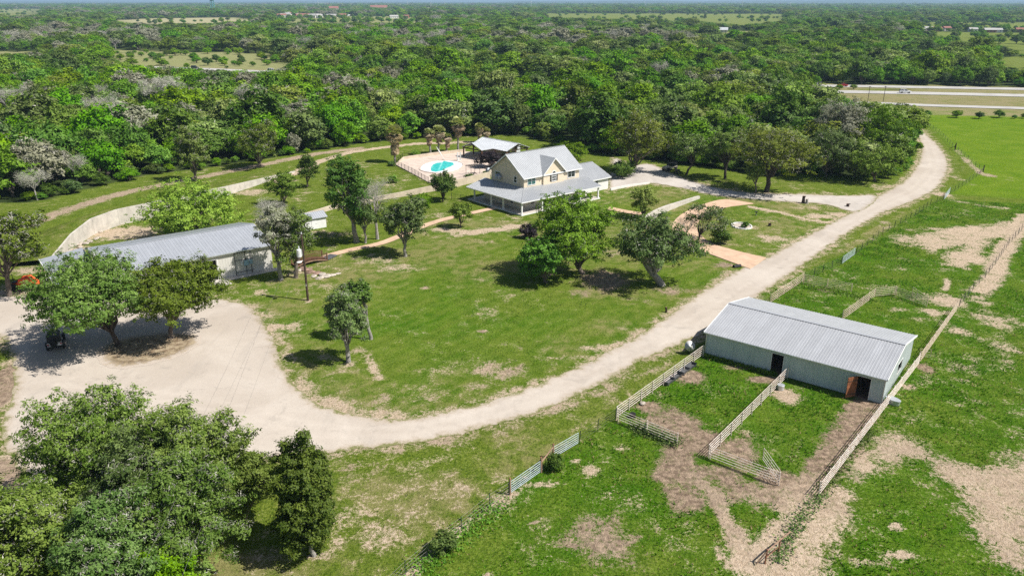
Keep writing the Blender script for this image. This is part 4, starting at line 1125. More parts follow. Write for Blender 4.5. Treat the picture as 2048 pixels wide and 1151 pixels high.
# --- pool pavilion --------------------------------------------------
pA = Vector((1.45, 199.4, 0))
pv = thing('pool_pavilion', 'open timber pavilion with white metal cross-gabled roof beside the swimming pool', 'pavilion', pA, R(134))
PL, PH, PE, PR, CX, CY, CH = 13.6, 4.2, 2.75, 4.25, 8.9, 8.1, 3.95
def pav_pt(x, y, z=0): return pA + Vector((x * math.cos(R(134)) - y * math.sin(R(134)), x * math.sin(R(134)) + y * math.cos(R(134)), z))
rf2 = MB()
A, B, C, D = (-.3, -PH, PE), (PL, -PH, PE), (PL, 0, PR), (-.3, 0, PR); rf2.slab([A, B, C, D], .08); ribs_on(rf2, A, B, C, D, .45)
A, B = (-.3, PH, PE), (PL, PH, PE); rf2.slab([A, B, C, D], .08); ribs_on(rf2, A, B, C, D, .45)
rf2.box(-.3, PL, -.12, .12, PR + .02, PR + .06)
rf2 = rf2.build('roof', M['roof_pav'], pv)
cg = MB()
k = (PR - PE) / PH
for s in (-1, 1):
    Q = [(CX, CY, PR + .01), (CX, .05, PR + .01), (CX + s * CH, PH - (CH * (PR - PE) / CH - 0) / k + 0, PE + .01), (CX + s * CH, CY, PE + .01)]
    Q[2] = (CX + s * CH, PH - .02, PE + .01)
    cg.slab(Q, .08)
    for i in range(17):
        yv = .5 + (CY - .5) * i / 16; f = min(1.0, yv / PH)
        p = Vector((CX, yv, PR + .01)); q = Vector((CX + s * CH * f, yv, PR + .01 + (PE - PR) * f)); a = Vector((0, .03, 0)); nn = Vector((0, 0, .05))
        cg.add([p - a, p + a, q + a, q - a, p - a * .5 + nn, p + a * .5 + nn, q + a * .5 + nn, q - a * .5 + nn], [(4, 5, 6, 7), (0, 1, 5, 4), (1, 2, 6, 5), (2, 3, 7, 6), (3, 0, 4, 7)])
cg.build('cross_roof', M['roof_pav'], rf2)
for (x, yv) in ((.2, -3.7), (.2, 3.7), (4.6, -3.7), (4.6, 3.7), (9, -3.7), (13.2, -3.7), (13.2, 3.7), (5.3, 7.8), (12.5, 7.8)):
    MB().box(x - .14, x + .14, yv - .14, yv + .14, 0, PE - .05).build('post', M['wood_brown'], pv)
m = MB()
for x in (.2, 13.2):
    m.box(x - .1, x + .1, -PH, PH, PE - .3, PE - .08); m.box(x - .09, x + .09, -.1, .1, PE - .08, PR - .1)
    for s in (-1, 1): m.tube([(x, s * PH, PE - .15), (x, 0, PR - .15)], .11, 4); m.tube([(x, s * 2.0, PE - .2), (x, s * .1, PR - .5)], .08, 4); m.tube([(x, s * 3.7, 1.8), (x, s * 2.7, PE - .2)], .08, 4)
m.box(CX - CH, CX + CH, 7.7, 7.9, PE - .3, PE - .08)
for s in (-1, 1): m.tube([(CX + s * CH, 7.8, PE - .15), (CX, 7.8, PR - .15)], .11, 4); m.tube([(CX + s * 2.4, 7.8, PE - .2), (CX, 7.8, PR - .5)], .08, 4)
m.box(.1, 13.3, -3.8, -3.6, PE - .3, PE - .09); m.box(.1, 5, 3.6, 3.8, PE - .3, PE - .09)
m.build('truss', M['wood_dark'], pv)
m = MB(); m.box(6.2, 12.6, -3.3, -.2, 0, 2.3); m.build('bar_room', M['concrete_tan'], pv)
m = MB(); m.box(3.2, 3.9, -2.6, 2.2, .05, 1.05); m.box(3.0, 4.1, -2.8, 2.4, 1.05, 1.12); m.build('counter', M['wood_brown'], pv)
ac = thing('air_conditioner', 'pale grey air conditioning cabinet behind the white pavilion roof', 'air conditioner', pav_pt(7.0, -6.2), R(134))
m = MB(); m.box(-1, 1, -.7, .7, 0, 2.6); m.build('cabinet', M['dish'], ac); m = MB(); m.lathe([(.45, 0), (.45, .08), (.1, .1)], 12, c=(0, 0, 2.6)); m.build('fan_grille', M['dark_steel'], ac)
for k_ in range(4): MB().box(-.9, .9, -.73, -.702, .4 + k_ * .5, .75 + k_ * .5).build('louver', M['dark_steel'], ac)

# --- pool and its deck ------------------------------------------------
DECK = [(791, 330), (808, 319), (870, 311), (930, 304), (985, 306), (1020, 325), (1000, 345), (981, 354), (908, 372), (858, 366)]
tag(sheet('pool_deck', dense(DECK, 30, 0, 8)[:], .17, M['deck'], .15), kind='structure')
POOL = [(836, 342), (838, 334), (847, 328), (862, 323.5), (876, 321.5), (900, 321), (918, 323), (929, 327), (931, 332), (926, 338), (918, 343), (905, 347), (890, 350), (870, 349.5), (850, 347)]
_cx, _cy = 884, 334.5; POOL = [(_cx + (x - _cx) * .88, _cy + (y - _cy) * .86) for x, y in POOL]
pool = thing('swimming_pool', 'kidney-shaped white swimming pool with turquoise water on the tan deck', 'swimming pool', (0, 0, 0))
rim = sheet('pool_shell', dense(POOL, 1.5, 0, 9), .24, M['pool_white'], .06); rim.parent = pool
WAT = [(866, 331), (874, 327.5), (884, 326.5), (888, 323.5), (896, 325.5), (906, 327), (908, 331), (901, 335), (893, 338), (886, 342.5), (872, 345.5), (863, 344), (862, 337)]
wt = sheet('water', dense(WAT, 1.5, 0, 10), .25, M['water']); wt.parent = pool
ring = [Vector((x, y, 0)) for x, y in dense(POOL, 1.0, 0, 9)]
m = MB(); k = len(ring)
cen = sum(ring, Vector()) / k
for i in range(k):
    a, b = ring[i], ring[(i + 1) % k]
    oa, ob = a + (a - cen).normalized() * .35, b + (b - cen).normalized() * .35
    m.hexa([oa + Vector((0, 0, .1)), ob + Vector((0, 0, .1)), b + Vector((0, 0, .1)), a + Vector((0, 0, .1))], [oa + Vector((0, 0, .3)), ob + Vector((0, 0, .3)), b + Vector((0, 0, .3)), a + Vector((0, 0, .3))])
o = m.build('coping', M['deck'], pool)
sl = thing('diving_frame', 'tall white slide ladder standing at the far rim of the pool', 'pool slide', G(918, 321, .2), R(30))
m = MB(); m.box(-.6, .6, -.25, .25, 0, .15); m.box(-.5, -.4, -.2, .2, .15, 2.2); m.box(.4, .5, -.2, .2, .15, 2.2); m.build('frame', M['white_paint'], sl)
for k_ in range(5): MB().box(-.4, .4, -.06, .06, .4 + k_ * .38, .46 + k_ * .38).build('rung', M['white_paint'], sl)
um = thing('closed_parasol', 'white pole of a folded parasol leaning over the pool deck', 'parasol', G(888, 319, .2), 0)
m = MB(); m.tube([(0, 0, 0), (-1.9, .3, 3.3)], [.06, .05], 8); m.build('pole', M['white_paint'], um); m = MB(); m.tube([(-.35, .05, .6), (-1.0, .15, 1.75), (-1.8, .28, 3.1)], [.05, .17, .06], 8); m.build('canopy', M['white_paint'], um); m = MB(); m.lathe([(.4, 0), (.4, .1), (.08, .2)], 12); m.build('base', M['concrete'], um)

# --- retaining walls --------------------------------------------------
def low_wall(name, label, pts, hts, th, mat, panel=3.0, cap=None):
    """wall of cast panels along world points; heights per point"""
    w = thing(name, label, 'wall', (pts[0][0], pts[0][1], 0)); o = Vector((pts[0][0], pts[0][1], 0))
    P = [Vector((x, y, 0)) - o for x, y in pts]
    for i in range(len(P) - 1):
        a, b = P[i], P[i + 1]; L = (b - a).length; n = max(1, round(L / panel)); t = (b - a).normalized(); nn = Vector((-t.y, t.x, 0)) * th
        for j in range(n):
            f0, f1 = j / n, (j + 1) / n
            p, q = a.lerp(b, f0) + t * .012, a.lerp(b, f1) - t * .012
            h0 = hts[i] + (hts[i + 1] - hts[i]) * f0; h1 = hts[i] + (hts[i + 1] - hts[i]) * f1
            z = Vector((0, 0, 1))
            MB().hexa([p - z * .3, q - z * .3, q + nn - z * .3, p + nn - z * .3], [p + z * h0, q + z * h1, q + nn + z * h1, p + nn + z * h0]).build('panel', M[mat], w)
    return w
W1 = G2([(104, 530), (150, 494), (190, 468), (240, 450), (300, 437), (380, 413), (460, 389), (520, 369), (590, 346)])
H1 = [1.0, 2.4, 2.9, 3.0, 3.0, 2.6, 1.9, 1.3, .5]
low_wall('retaining_wall', 'tall pale concrete retaining wall curving behind the long metal workshop', W1, H1, .3, 'concrete', 4.5)
# earth bank that the wall holds back
B1 = dense(W1, 1.5, 0, 3, closed=False, world_pts=True)
cum = np.cumsum([0] + [math.dist(a, b) for a, b in zip(W1[:-1], W1[1:])]); cumB = np.cumsum([0] + [math.dist(a, b) for a, b in zip(B1[:-1], B1[1:])])
hB = np.interp(cumB * cum[-1] / cumB[-1], cum, H1)
prof = [(.25, .97), (1.2, .97), (2.5, .93), (4, .82), (5.5, .63), (7, .42), (8.5, .22), (10, .07), (11.5, -.04)]
vv = []
for i, (x, yv) in enumerate(B1):
    a, b = B1[max(i - 1, 0)], B1[min(i + 1, len(B1) - 1)]; t = Vector((b[0] - a[0], b[1] - a[1], 0)).normalized(); nn = Vector((-t.y, t.x, 0))
    for d_, f_ in prof: vv.append((x + nn.x * d_, yv + nn.y * d_, hB[i] * f_ - .02))
vv = np.array(vv); kp = len(prof)
ff = [(i * kp + j, (i + 1) * kp + j, (i + 1) * kp + j + 1, i * kp + j + 1) for i in range(len(B1) - 1) for j in range(kp - 1)]
mk = masks(vv[:, :2]); zer = np.zeros(len(vv)); mk['bare'] = mk['bare'] * .3; mk['dry'] = mk['dry'] * 0 + .42
bank = place('earth_bank', mesh_np('earth_bank', vv, ff, [M['ground']], smooth=True, attrs={k: ('POINT', v) for k, v in dict(mk, wood=zer, straw=zer, verge=zer).items()}))
tag(bank, kind='structure')
W2 = G2([(567, 449), (600, 438), (665, 419), (734, 405), (800, 394), (860, 384), (908, 374.5), (981, 357)])
low_wall('garden_wall', 'low tan retaining wall running from the white garden shed to the farmhouse', W2, [.7, .8, .9, .9, 1.0, 1.3, 1.6, 1.6], .3, 'concrete_tan', 4.0)
low_wall('pool_wall', 'low tan wall along the far side of the pool deck', G2([(792, 331), (809, 319.5), (870, 311.5), (931, 304.5)]), [.25, .8, .9, .9], .3, 'concrete_tan', 4.0)
low_wall('curved_wall', 'white curved kerb wall at the end of the lawn beside the tan paved drive', (_cw := dense([(1293, 459), (1295, 449), (1306, 438), (1330, 425), (1360, 412.5), (1400, 397)], 2.0, 0, 3, closed=False)), [1.7 - 1.25 * i / len(_cw) for i in range(len(_cw))], .5, 'concrete', 50)
low_wall('garage_wall', 'low white kerb wall in front of the garage wing', G2([(1222, 381), (1260, 373), (1300, 367)]), [.5, .45, .3], .25, 'garage_white', 4)
# ------------------------------------------------------------------ fences, gates and small things
def posts_along(pts, step):
    out = []
    for a, b in zip(pts[:-1], pts[1:]):
        a, b = Vector((a[0], a[1], 0)), Vector((b[0], b[1], 0)); n = max(1, round((b - a).length / step))
        out += [a.lerp(b, i / n) for i in range(n)]
    out.append(Vector((pts[-1][0], pts[-1][1], 0)))
    return out

def pipe_fence(label, pts, h=1.38, rails=5, mat='pipe_white', step=2.4, name='pipe_fence', r=.030, end_mat=None):
    o = Vector((pts[0][0], pts[0][1], 0)); t = thing(name, label, 'fence', o)
    P = posts_along(pts, step)
    pm = MB(); pm.tube([(0, 0, -.2), (0, 0, h + .03)], .05, 7); pme = pm.mesh('post', M[mat])
    for p in P: place('post', pme, t, p - o)
    for a, b in zip(pts[:-1], pts[1:]):
        a, b = Vector((a[0], a[1], 0)) - o, Vector((b[0], b[1], 0)) - o; d = (b - a).normalized()
        n = Vector((-d.y, d.x, 0)) * -.075
        for k in range(rails):
            z = h - .02 - k * (h - .28) / (rails - 1)
            MB().tube([a + n + Vector((0, 0, z)), a.lerp(b, .5) + n + Vector((0, 0, z - .012)), b + n + Vector((0, 0, z))], r, 6).build('rail', M[mat], t)
    return t

def gate(label, a, b, h=1.25, rails=6, mat='gate_steel', name='farm_gate', z0=.18, rise=0.0):
    a, b = Vector((a[0], a[1], 0)), Vector((b[0], b[1], 0)); t = thing(name, label, 'gate', a); L = b - a
    d = L.normalized()
    fr = MB(); fr.tube([(0, 0, z0), (0, 0, h)], .03, 6); fr.tube([L + Vector((0, 0, z0 + rise)), L + Vector((0, 0, h + rise))], .03, 6); fr.build('frame', M[mat], t)
    for k in range(rails):
        z = z0 + (h - z0) * (k / (rails - 1)) ** 1.15
        MB().tube([(0, 0, z), L + Vector((0, 0, z + rise))], .026, 6).build('bar', M[mat], t)
    for f in (.33, .67) if L.length > 3.5 else (.5,):
        MB().tube([L * f + Vector((0, 0, z0)) + Vector((-d.y, d.x, 0)) * .03, L * f + Vector((0, 0, h + rise * f)) + Vector((-d.y, d.x, 0)) * .03], .022, 6).build('brace', M[mat], t)
    return t

pg = lambda *p: G2(p)
pipe_fence('white pipe fence between the barn corner and the feed troughs', pg((1406, 712), (1233, 838)))
pipe_fence('short white pipe fence panel along the weeds at the paddock mouth', pg((1236, 841), (1354, 890)), h=1.35, step=4.2)
pipe_fence('white pipe fence splitting the paddock from the first stall door', pg((1574, 757), (1417, 915)))
pipe_fence('white pipe panel closing the dung-strewn corner of the middle paddock fence', pg((1420, 917), (1557, 969)), h=1.3, step=4.5)
gate('white pipe gate swung inwards at the dung-strewn paddock corner', *pg((1556, 966), (1525, 921)), mat='pipe_white', rails=5, h=1.35)
pipe_fence('long white pipe fence running past the barn gable to the bare track', pg((1637, 990), (1757, 832), (1836, 728)), rails=5)
pipe_fence('weathered cream pipe fence continuing behind the barn gable', pg((1838, 725), (1911, 622)), mat='pipe_cream')
pipe_fence('cream pipe fence leading from behind the barn towards the road', pg((1540, 606), (1605, 563)), mat='pipe_cream')
pipe_fence('pale pipe fence at the top of the rear pen by the weeds', pg((1607, 566), (1702, 585)), mat='pipe_cream', step=3.5)
pipe_fence('cream pipe fence dividing the two rear pens of the barn', pg((1684, 640), (1748, 594), (1789, 590)), mat='pipe_cream')
pipe_fence('rusty pipe panel at the far mouth of the rear pen', pg((1791, 592), (1853, 614)), mat='pipe_cream', step=3.5)
gate('cream pipe gate ajar at the far mouth of the rear pen', *pg((1853, 613), (1823, 592)), mat='pipe_cream', rails=5, h=1.35)
gate('small cream gate folded against the fence by the barn gable', *pg((1838, 714), (1860, 716)), mat='pipe_cream', rails=4, h=1.1)
gate('galvanised farm gate nearest the shrubs on the wire fence', *pg((1022, 987), (1080, 946)))
gate('galvanised farm gate beyond the wooden brace on the wire fence', *pg((1107, 917), (1156, 888)))
gate('galvanised farm gate beside the road opposite the tan paved drive', *pg((1684, 528), (1709, 510)))
gate('pale blue farm gate leaning open where the roads fork', *pg((1888, 400), (1899, 386)))

def wood_post(label, p, h=1.6, r=.09, group=None):
    t = thing('wooden_post', label, 'post', p); MB().tube([(0, 0, -.2), (.01, 0, h * .5), (0, .01, h)], [r, r * .97, r * .92], 8).build('post', M['wood_post'], t)
    MB().lathe([(r * 1.05, 0), (r * .6, .05), (0.001, .06)], 8, c=(0, .01, h)).build('cap', M['rust'], t)
    return t
wood_post('stout wooden gate post with shadow on the verge below the galvanised gate', G(1020, 989), 1.65)
wood_post('brown wooden post at the upper end of the first galvanised gate', G(1082, 945), 1.6)
wood_post('brown wooden post at the lower end of the second galvanised gate', G(1106, 917), 1.55)
br = thing('fence_brace', 'weathered horizontal timber brace between the two galvanised gates', 'brace', G(1083, 945))
e = G(1105, 918) - G(1083, 945); MB().tube([Vector((0, 0, 1.15)), e * .5 + Vector((0, 0, 1.22)), e + Vector((0, 0, 1.25))], .06, 7).build('rail', M['wood_post'], br); MB().tube([Vector((0, 0, .2)), e + Vector((0, 0, 1.1))], .012, 4).build('wire', M['wire'], br)

def wire_fence(label, pts, step=3.2, h=1.25, mat='tpost', wires=4, strand=True):
    o = Vector((pts[0][0], pts[0][1], 0)); t = thing('wire_fence', label, 'fence', o)
    P = posts_along(pts, step); rg = random.Random(len(pts) * 7 + int(o.x))
    m = MB(); m.box(-.022, .022, -.022, .022, -.2, h + .1); m.box(-.045, .045, .022, .032, .3, h + .08); pme = m.mesh('post', M[mat])
    for p in P: place('post', pme, t, p - o, (rg.gauss(0, .03), rg.gauss(0, .03), rg.random() * 3))
    for k in range(wires):
        z = .25 + k * (h - .25) / (wires - 1)
        MB().tube([p - o + Vector((0, 0, z + rg.gauss(0, .015))) for p in P], .008, 3, cap=False).build('wire', M['wire'], t)
    return t
wire_fence('wire fence descending from the stout wooden gate post through the verge', pg((1018, 990), (980, 1013), (923, 1060), (866, 1104), (811, 1150), (770, 1190)))
wire_fence('short wire fence between the second galvanised gate and the paddock corner', pg((1159, 886), (1230, 840)))
wire_fence('wire fence with dark posts along the road above the rear pens', pg((1610, 560), (1645, 545), (1682, 530)), step=2.8)
wire_fence('wire fence with dark posts climbing beside the road to the leaning blue gate', pg((1712, 508), (1745, 484), (1765, 468), (1800, 449), (1830, 432), (1860, 411), (1886, 400)), step=2.8)
wire_fence('wire fence of the bright green field from the blue gate to its corner post', pg((1901, 388), (1924, 374), (1945, 359), (1966, 345)), step=3.0)
wire_fence('wire fence of the bright green field following the outside of the road bend', pg((1966, 345), (1950, 333), (1909, 299), (1877, 267), (1845, 245), (1826, 233)), step=4)
wire_fence('green post wire fence crossing the bare pasture behind the rear pens', pg((1918, 613), (1945, 582), (1970, 556), (1990, 530), (2017, 490), (2036, 470), (2060, 440), (2100, 400)), step=3.0)
cp = thing('corner_post', 'dark braced corner post of the bright green field', 'post', G(1966, 344)); MB().tube([(0, 0, -.2), (0, 0, 1.7)], .12, 8).build('post', M['wood_dark'], cp); MB().tube([(0, 0, 1.0), (-1.6, -1.4, .2)], .06, 6).build('brace', M['wood_dark'], cp)
cp = thing('corner_post', 'dark thick post halfway up the fence beside the road bend', 'post', G(1910, 300)); MB().tube([(0, 0, -.2), (0, 0, 2.0)], .14, 8).build('post', M['wood_dark'], cp); MB().tube([(0, 0, 1.1), (-.9, 1.4, .2)], .06, 6).build('brace', M['wood_dark'], cp)

# pole barrier at the foot of the pasture track
ba = G(1512, 1128); t = thing('timber_barrier', 'leaning timber rail barrier at the bare end of the pasture track', 'barrier', ba)
pts_ = [G(1540, 1122) - ba, G(1556, 1100) - ba]
m = MB(); e1, e2 = G(1530, 1125) - ba, G(1577, 1089) - ba
for p in (e1, G(1556, 1105) - ba): MB().tube([p + Vector((0, 0, -.1)), p + Vector((.03, 0, 1.25))], .06, 7).build('post', M['rust'], t)
MB().tube([Vector((0, 0, .05)), e1 + Vector((0, 0, 1.05)), G(1556, 1105) - ba + Vector((0, 0, 1.2)), e2 + Vector((0, 0, 1.25))], [.05, .06, .065, .06], 7).build('rail', M['wood_post'], t)
MB().tube([e1 + Vector((0, 0, .5)), G(1556, 1105) - ba + Vector((0, 0, .6))], .03, 6).build('rail', M['rust'], t)

# black iron fence of the pool and the side yard
def iron_fence(label, pts, h=1.3, step=2.4, pick=.22):
    o = Vector((pts[0][0], pts[0][1], .15)); t = thing('iron_fence', label, 'fence', o); P = [p + Vector((0, 0, .15)) for p in posts_along(pts, step)]
    pm = MB(); pm.box(-.04, .04, -.04, .04, -.1, h + .1); pme = pm.mesh('post', M['black'])
    for p in P: place('post', pme, t, p - o)
    for z in (.12, h):
        MB().tube([p - o + Vector((0, 0, z)) for p in P], .02, 4).build('rail', M['black'], t)
    m = MB()
    for a, b in zip(P[:-1], P[1:]):
        n = int((b - a).length / pick)
        for i in range(1, n):
            p = a.lerp(b, i / n) - o; m.box(p.x - .009, p.x + .009, p.y - .009, p.y + .009, .12, h)
    pk = m.build('pickets', M['black'], t); pk['kind'] = 'stuff'
    return t
iron_fence('black iron fence along the lawn side of the pool deck', pg((790, 331), (824, 348), (857, 367)))
iron_fence('black iron fence along the tan wall between the pool and the farmhouse', pg((862, 366), (910, 368), (960, 357)))
iron_fence('black iron fence joining the round tree to the farmhouse porch', pg((903, 399), (922, 403), (947, 408)), step=2.0)
iron_fence('black iron fence behind the palms at the head of the pool deck', pg((792, 329), (806, 318), (830, 313)), step=2.2)

# feed troughs and tubs
def trough(label, a, b, w=.55, mat='trough'):
    a, b = Vector((a[0], a[1], 0)), Vector((b[0], b[1], 0)); L = (b - a).length; ang = math.atan2(b.y - a.y, b.x - a.x)
    t = thing('feed_trough', label, 'trough', a, ang)
    m = MB(); m.hexa([(0.05, -w * .35, .05), (L - .05, -w * .35, .05), (L - .05, w * .35, .05), (.05, w * .35, .05)], [(0, -w / 2, .4), (L, -w / 2, .4), (L, w / 2, .4), (0, w / 2, .4)])
    m.f.pop(1); m.m.pop(1)     # open top
    m.hexa([(0.09, -w * .3, .1), (L - .09, -w * .3, .1), (L - .09, w * .3, .1), (.09, w * .3, .1)], [(.04, -w * .46, .39), (L - .04, -w * .46, .39), (L - .04, w * .46, .39), (.04, w * .46, .39)])
    m.f.pop(-5); m.m.pop(-5)
    m.build('basin', M[mat], t)
    for x in (.2, L - .2): MB().box(x - .05, x + .05, -w / 2, w / 2, 0, .07).build('foot', M['dark_steel'], t)
    MB().box(L / 2 - .02, L / 2 + .02, -w * .45, w * .45, .1, .38).build('divider', M[mat], t)
    return t
trough('dark feed trough nearer the paddock corner of the trough-side pipe fence', *pg((1330, 770), (1359, 750)), w=.8)
trough('dark feed trough nearer the barn along the trough-side pipe fence', *pg((1361, 749), (1388, 730)), w=.8)
def tub(name, label, p, r, h, mat, water=True, sy=1.0, rot=0.0):
    t = thing(name, label, 'tub', p, rot); m = MB(); m.lathe([(r * .92, 0), (r, h), (r * .93, h), (r * .86, .06), (.001, .06)], 20); b = m.build('tub', M[mat], t, smooth=False); b.scale = (1, sy, 1)
    m = MB(); m.lathe([(r * 1.03, h - .04), (r * 1.03, h), (r * .99, h + .01)], 20); b2 = m.build('rim', M[mat], t); b2.scale = (1, sy, 1)
    if water: m = MB(); m.lathe([(r * .9, h * .7), (.001, h * .7 + .001)], 20); w_ = m.build('water', M['glass'], t); w_.scale = (1, sy, 1)
tub('water_tub', 'round galvanised water tub beside the middle pipe fence', G(1561, 778), .38, .55, 'galv')
tub('stock_tank', 'oval galvanised stock tank by the barn corner on the open pasture', G(1785, 806), .45, .55, 'galv', True, 1.7, R(35))
tub('feed_bucket', 'black rubber feed bucket on the bare paddock corner', G(1265, 833), .32, .38, 'rubber', False)
def rock(name, label, p, s, mat, seed, group=None, cat='rock'):
    rg = np.random.default_rng(seed); m = MB(); prof = []
    n = 9
    for i in range(6):
        a = -math.pi / 2 * .6 + (math.pi * .8) * i / 5
        for k in range(n):
            b = 2 * math.pi * k / n; rr = math.cos(a) * (1 + rg.normal(0, .13)); prof.append((s[0] * rr * math.cos(b), s[1] * rr * math.sin(b), s[2] * (.45 + .6 * math.sin(a)) * (1 + rg.normal(0, .06))))
    fs = [(i * n + k, i * n + (k + 1) % n, (i + 1) * n + (k + 1) % n, (i + 1) * n + k) for i in range(5) for k in range(n)] + [tuple(5 * n + k for k in range(n))]
    m.add(prof, fs); o = m.build(name, M[mat], loc=p, rot=(0, 0, rg.random() * 6)); return tag(o, label, cat, group)
rock('salt_block', 'cream salt block lying in the bare paddock corner', G(1285, 808), (.35, .28, .28), 'rock', 5, cat='salt block')
for k, (x, yv, s) in enumerate(((607, 538, .8), (615, 541, .9), (623, 545, .7), (634, 548, .8), (645, 551, .9), (655, 553, .8), (662, 552, .7), (628, 553, .6), (640, 557, .7), (600, 541, .6), (676, 548, .5))):
    rock('ledge_rock', 'flat limestone rock lining the dry gully below the footbridge', G(x, yv), (s, s * .7, s * .45), 'rock' if k > 3 else 'rock_brown', 20 + k, 'gully rocks below the footbridge')
for k in range(16):
    rg = random.Random(k); x = 145 + 58 * rg.random(); yv = 503 - (x - 145) * .58 + rg.uniform(-6, 5); s = rg.uniform(.25, .6)
    rock('rubble_rock', 'pale rubble stone heaped at the foot of the tall retaining wall', G(x, yv), (s, s * .8, s * .7), 'rock', 60 + k, 'rubble at the retaining wall')

# footbridge
fa, fb = G(588, 533), G(650, 519)
L = (fb - fa).length; t = thing('footbridge', 'small arched brown wooden footbridge with railings beside the utility pole', 'footbridge', fa, math.atan2(fb.y - fa.y, fb.x - fa.x))
arch = lambda x: .25 + .45 * math.sin(math.pi * x / L)
n = 26
for i in range(n):
    x = L * (i + .5) / n; s = (arch(x + .05) - arch(x - .05)) / .1
    MB().box(-L / n / 2 + .012, L / n / 2 - .012, -.8, .8, -.03, .03).build('plank', M['wood_brown'], t, loc=(x, 0, arch(x)), rot=(0, -math.atan(s), 0))
for sy in (-.85, .85):
    rail = MB(); rail.tube([(L * i / 12, sy, arch(L * i / 12) + 1.0) for i in range(13)], .05, 4); rail.build('handrail', M['wood_brown'], t)
    rail = MB(); rail.tube([(L * i / 12, sy, arch(L * i / 12) - .12) for i in range(13)], .1, 4); rail.build('beam', M['wood_post'], t)
    for i in range(n + 1):
        x = L * i / n; MB().box(x - .03, x + .03, sy - .03, sy + .03, arch(x) - .1, arch(x) + .98).build('baluster', M['wood_brown'], t)
    for x in (.02, L - .02): MB().box(x - .07, x + .07, sy - .08, sy + .08, -.2, arch(x) + 1.15).build('newel', M['wood_brown'], t)
tag(ribbon('footpath', [(fb.x, fb.y), (G(668, 510).x, G(668, 510).y)], 1.6, .13, M['trough']), kind='structure')

# utility pole with transformer
pb = G(616, 601); PHt = 9.6
up = thing('utility_pole', 'dark wooden utility pole with transformer can on the lawn by the workshop', 'utility pole', pb, 0)
MB().tube([(0, 0, -.3), (.02, 0, 4.5), (0, 0, PHt)], [.17, .15, .12], 10).build('pole', M['pole_wood'], up)
tr = MB(); tr.lathe([(.02, 0), (.3, .03), (.33, .1), (.33, 1.0), (.3, 1.08), (.12, 1.15), (.02, 1.15)], 16, c=(-.52, -.1, 6.4)); tr = tr.build('transformer', M['white_paint'], up)
MB().box(-.3, -.08, -.16, -.04, 6.6, 7.3).build('bracket', M['galv'], tr); m = MB(); m.lathe([(.06, 0), (.1, .1), (.06, .2), (.1, .3), (.03, .42)], 8, c=(-.5, -.1, 7.54)); m.build('bushing', M['dish'], tr)
m = MB(); m.lathe([(.3, 0), (.36, .1), (.1, .2)], 12, c=(-.5, -.55, 5.75)); m.tube([(-.05, 0, 5.9), (-.5, -.55, 5.9)], .04, 5); m.build('lamp', M['white_paint'], up)
MB().box(-.09, .09, -.3, .3, PHt - .35, PHt - .22).build('cross_arm', M['pole_wood'], up)
m = MB(); m.lathe([(.05, 0), (.09, .08), (.05, .16), (.08, .22), (.02, .3)], 8, c=(0, 0, PHt)); m.build('insulator', M['dish'], up)
MB().box(-.06, .06, -.2, -.155, 2.2, 2.5).build('tag_plate', M['galv'], up)
def wire(label, a, b, sag, r=.007):
    pts = [a.lerp(b, i / 24) - Vector((0, 0, sag * 4 * (i / 24) * (1 - i / 24))) for i in range(25)]
    m = MB(); m.tube([p - a for p in pts], r, 4); o = m.build('power_line', M['wire'], loc=a); return tag(o, label, 'power line')
top = pb + Vector((0, 0, PHt + .2))
wire('overhead power line from the top of the utility pole across the big oaks', top, Vector((-19.5, 22, 9.4)), .9)
wire('lower overhead power line from the utility pole across the big oaks', pb + Vector((0, 0, 7.6)), Vector((-17.5, 22, 7.6)), .8)
wire('service drop line from the transformer to the metal workshop', pb + Vector((-.5, 0, 7.4)), sA + Vector((3.6, 2.0, 4.2)), .4)

# kerbed planting ring, stumps and posts on the lawn by the fork
rc = G(1483, 453); t = thing('planter_ring', 'white stone planting ring with small shrubs in the lawn by the tan drive', 'planter', rc)
n = 22
for i in range(n):
    a = 2 * math.pi * i / n; rx, ry = 1.75, 2.1
    m = MB(); m.hexa([(-.25, -.14, -.05), (.25, -.14, -.05), (.25, .14, -.05), (-.25, .14, -.05)], [(-.22, -.11, .28), (.22, -.11, .28), (.22, .11, .28), (-.22, .11, .28)])
    m.build('kerb_stone', M['garage_white'], t, loc=(rx * math.cos(a), ry * math.sin(a), 0), rot=(0, 0, math.atan2(ry * math.cos(a), -rx * math.sin(a))))
m = MB(); m.lathe([(1.0, .1), (.001, .16)], 18); s_ = m.build('soil', M['litter'], t); s_.scale = (1.6, 1.95, 1)
def stump(label, p, h, r, mat='wood_dark', name='tree_stump', seed=1):
    rg = random.Random(seed); t = thing(name, label, 'stump', p); m = MB()
    m.tube([(0, 0, -.1), (.03, 0, h * .3), (.0, .05, h)], [r * 1.3, r, r * .8], 9); m.build('trunk', M[mat], t)
    for k in range(2):
        a = rg.random() * 6; m = MB(); m.tube([(0, 0, h * .6), (math.cos(a) * r * 1.5, math.sin(a) * r * 1.5, h * (.85 + .2 * k))], [r * .5, r * .25], 6); m.build('snag', M[mat], t)
    MB().tube([(0, .05, h - .001), (0, .05, h + .01)], r * .75, 9).build('cut_face', M['wood_post'], t)
stump('tall dark charred stump beside the gravel near the road fork', G(1606, 406), 1.5, .32)
stump('short grey stump leaning on the charred one near the road fork', G(1613, 407), .9, .28, 'bark_pale', seed=4)
stump('low dark stump in the lawn below the planting ring', G(1539, 452), .6, .28, seed=6)
stump('tiny dark stump at the tip of the lawn where the roads fork', G(1695, 413), .6, .3, seed=8)
stump('dark stake stump in the lawn above the curve of the road', G(1332, 624), .7, .14, seed=9)
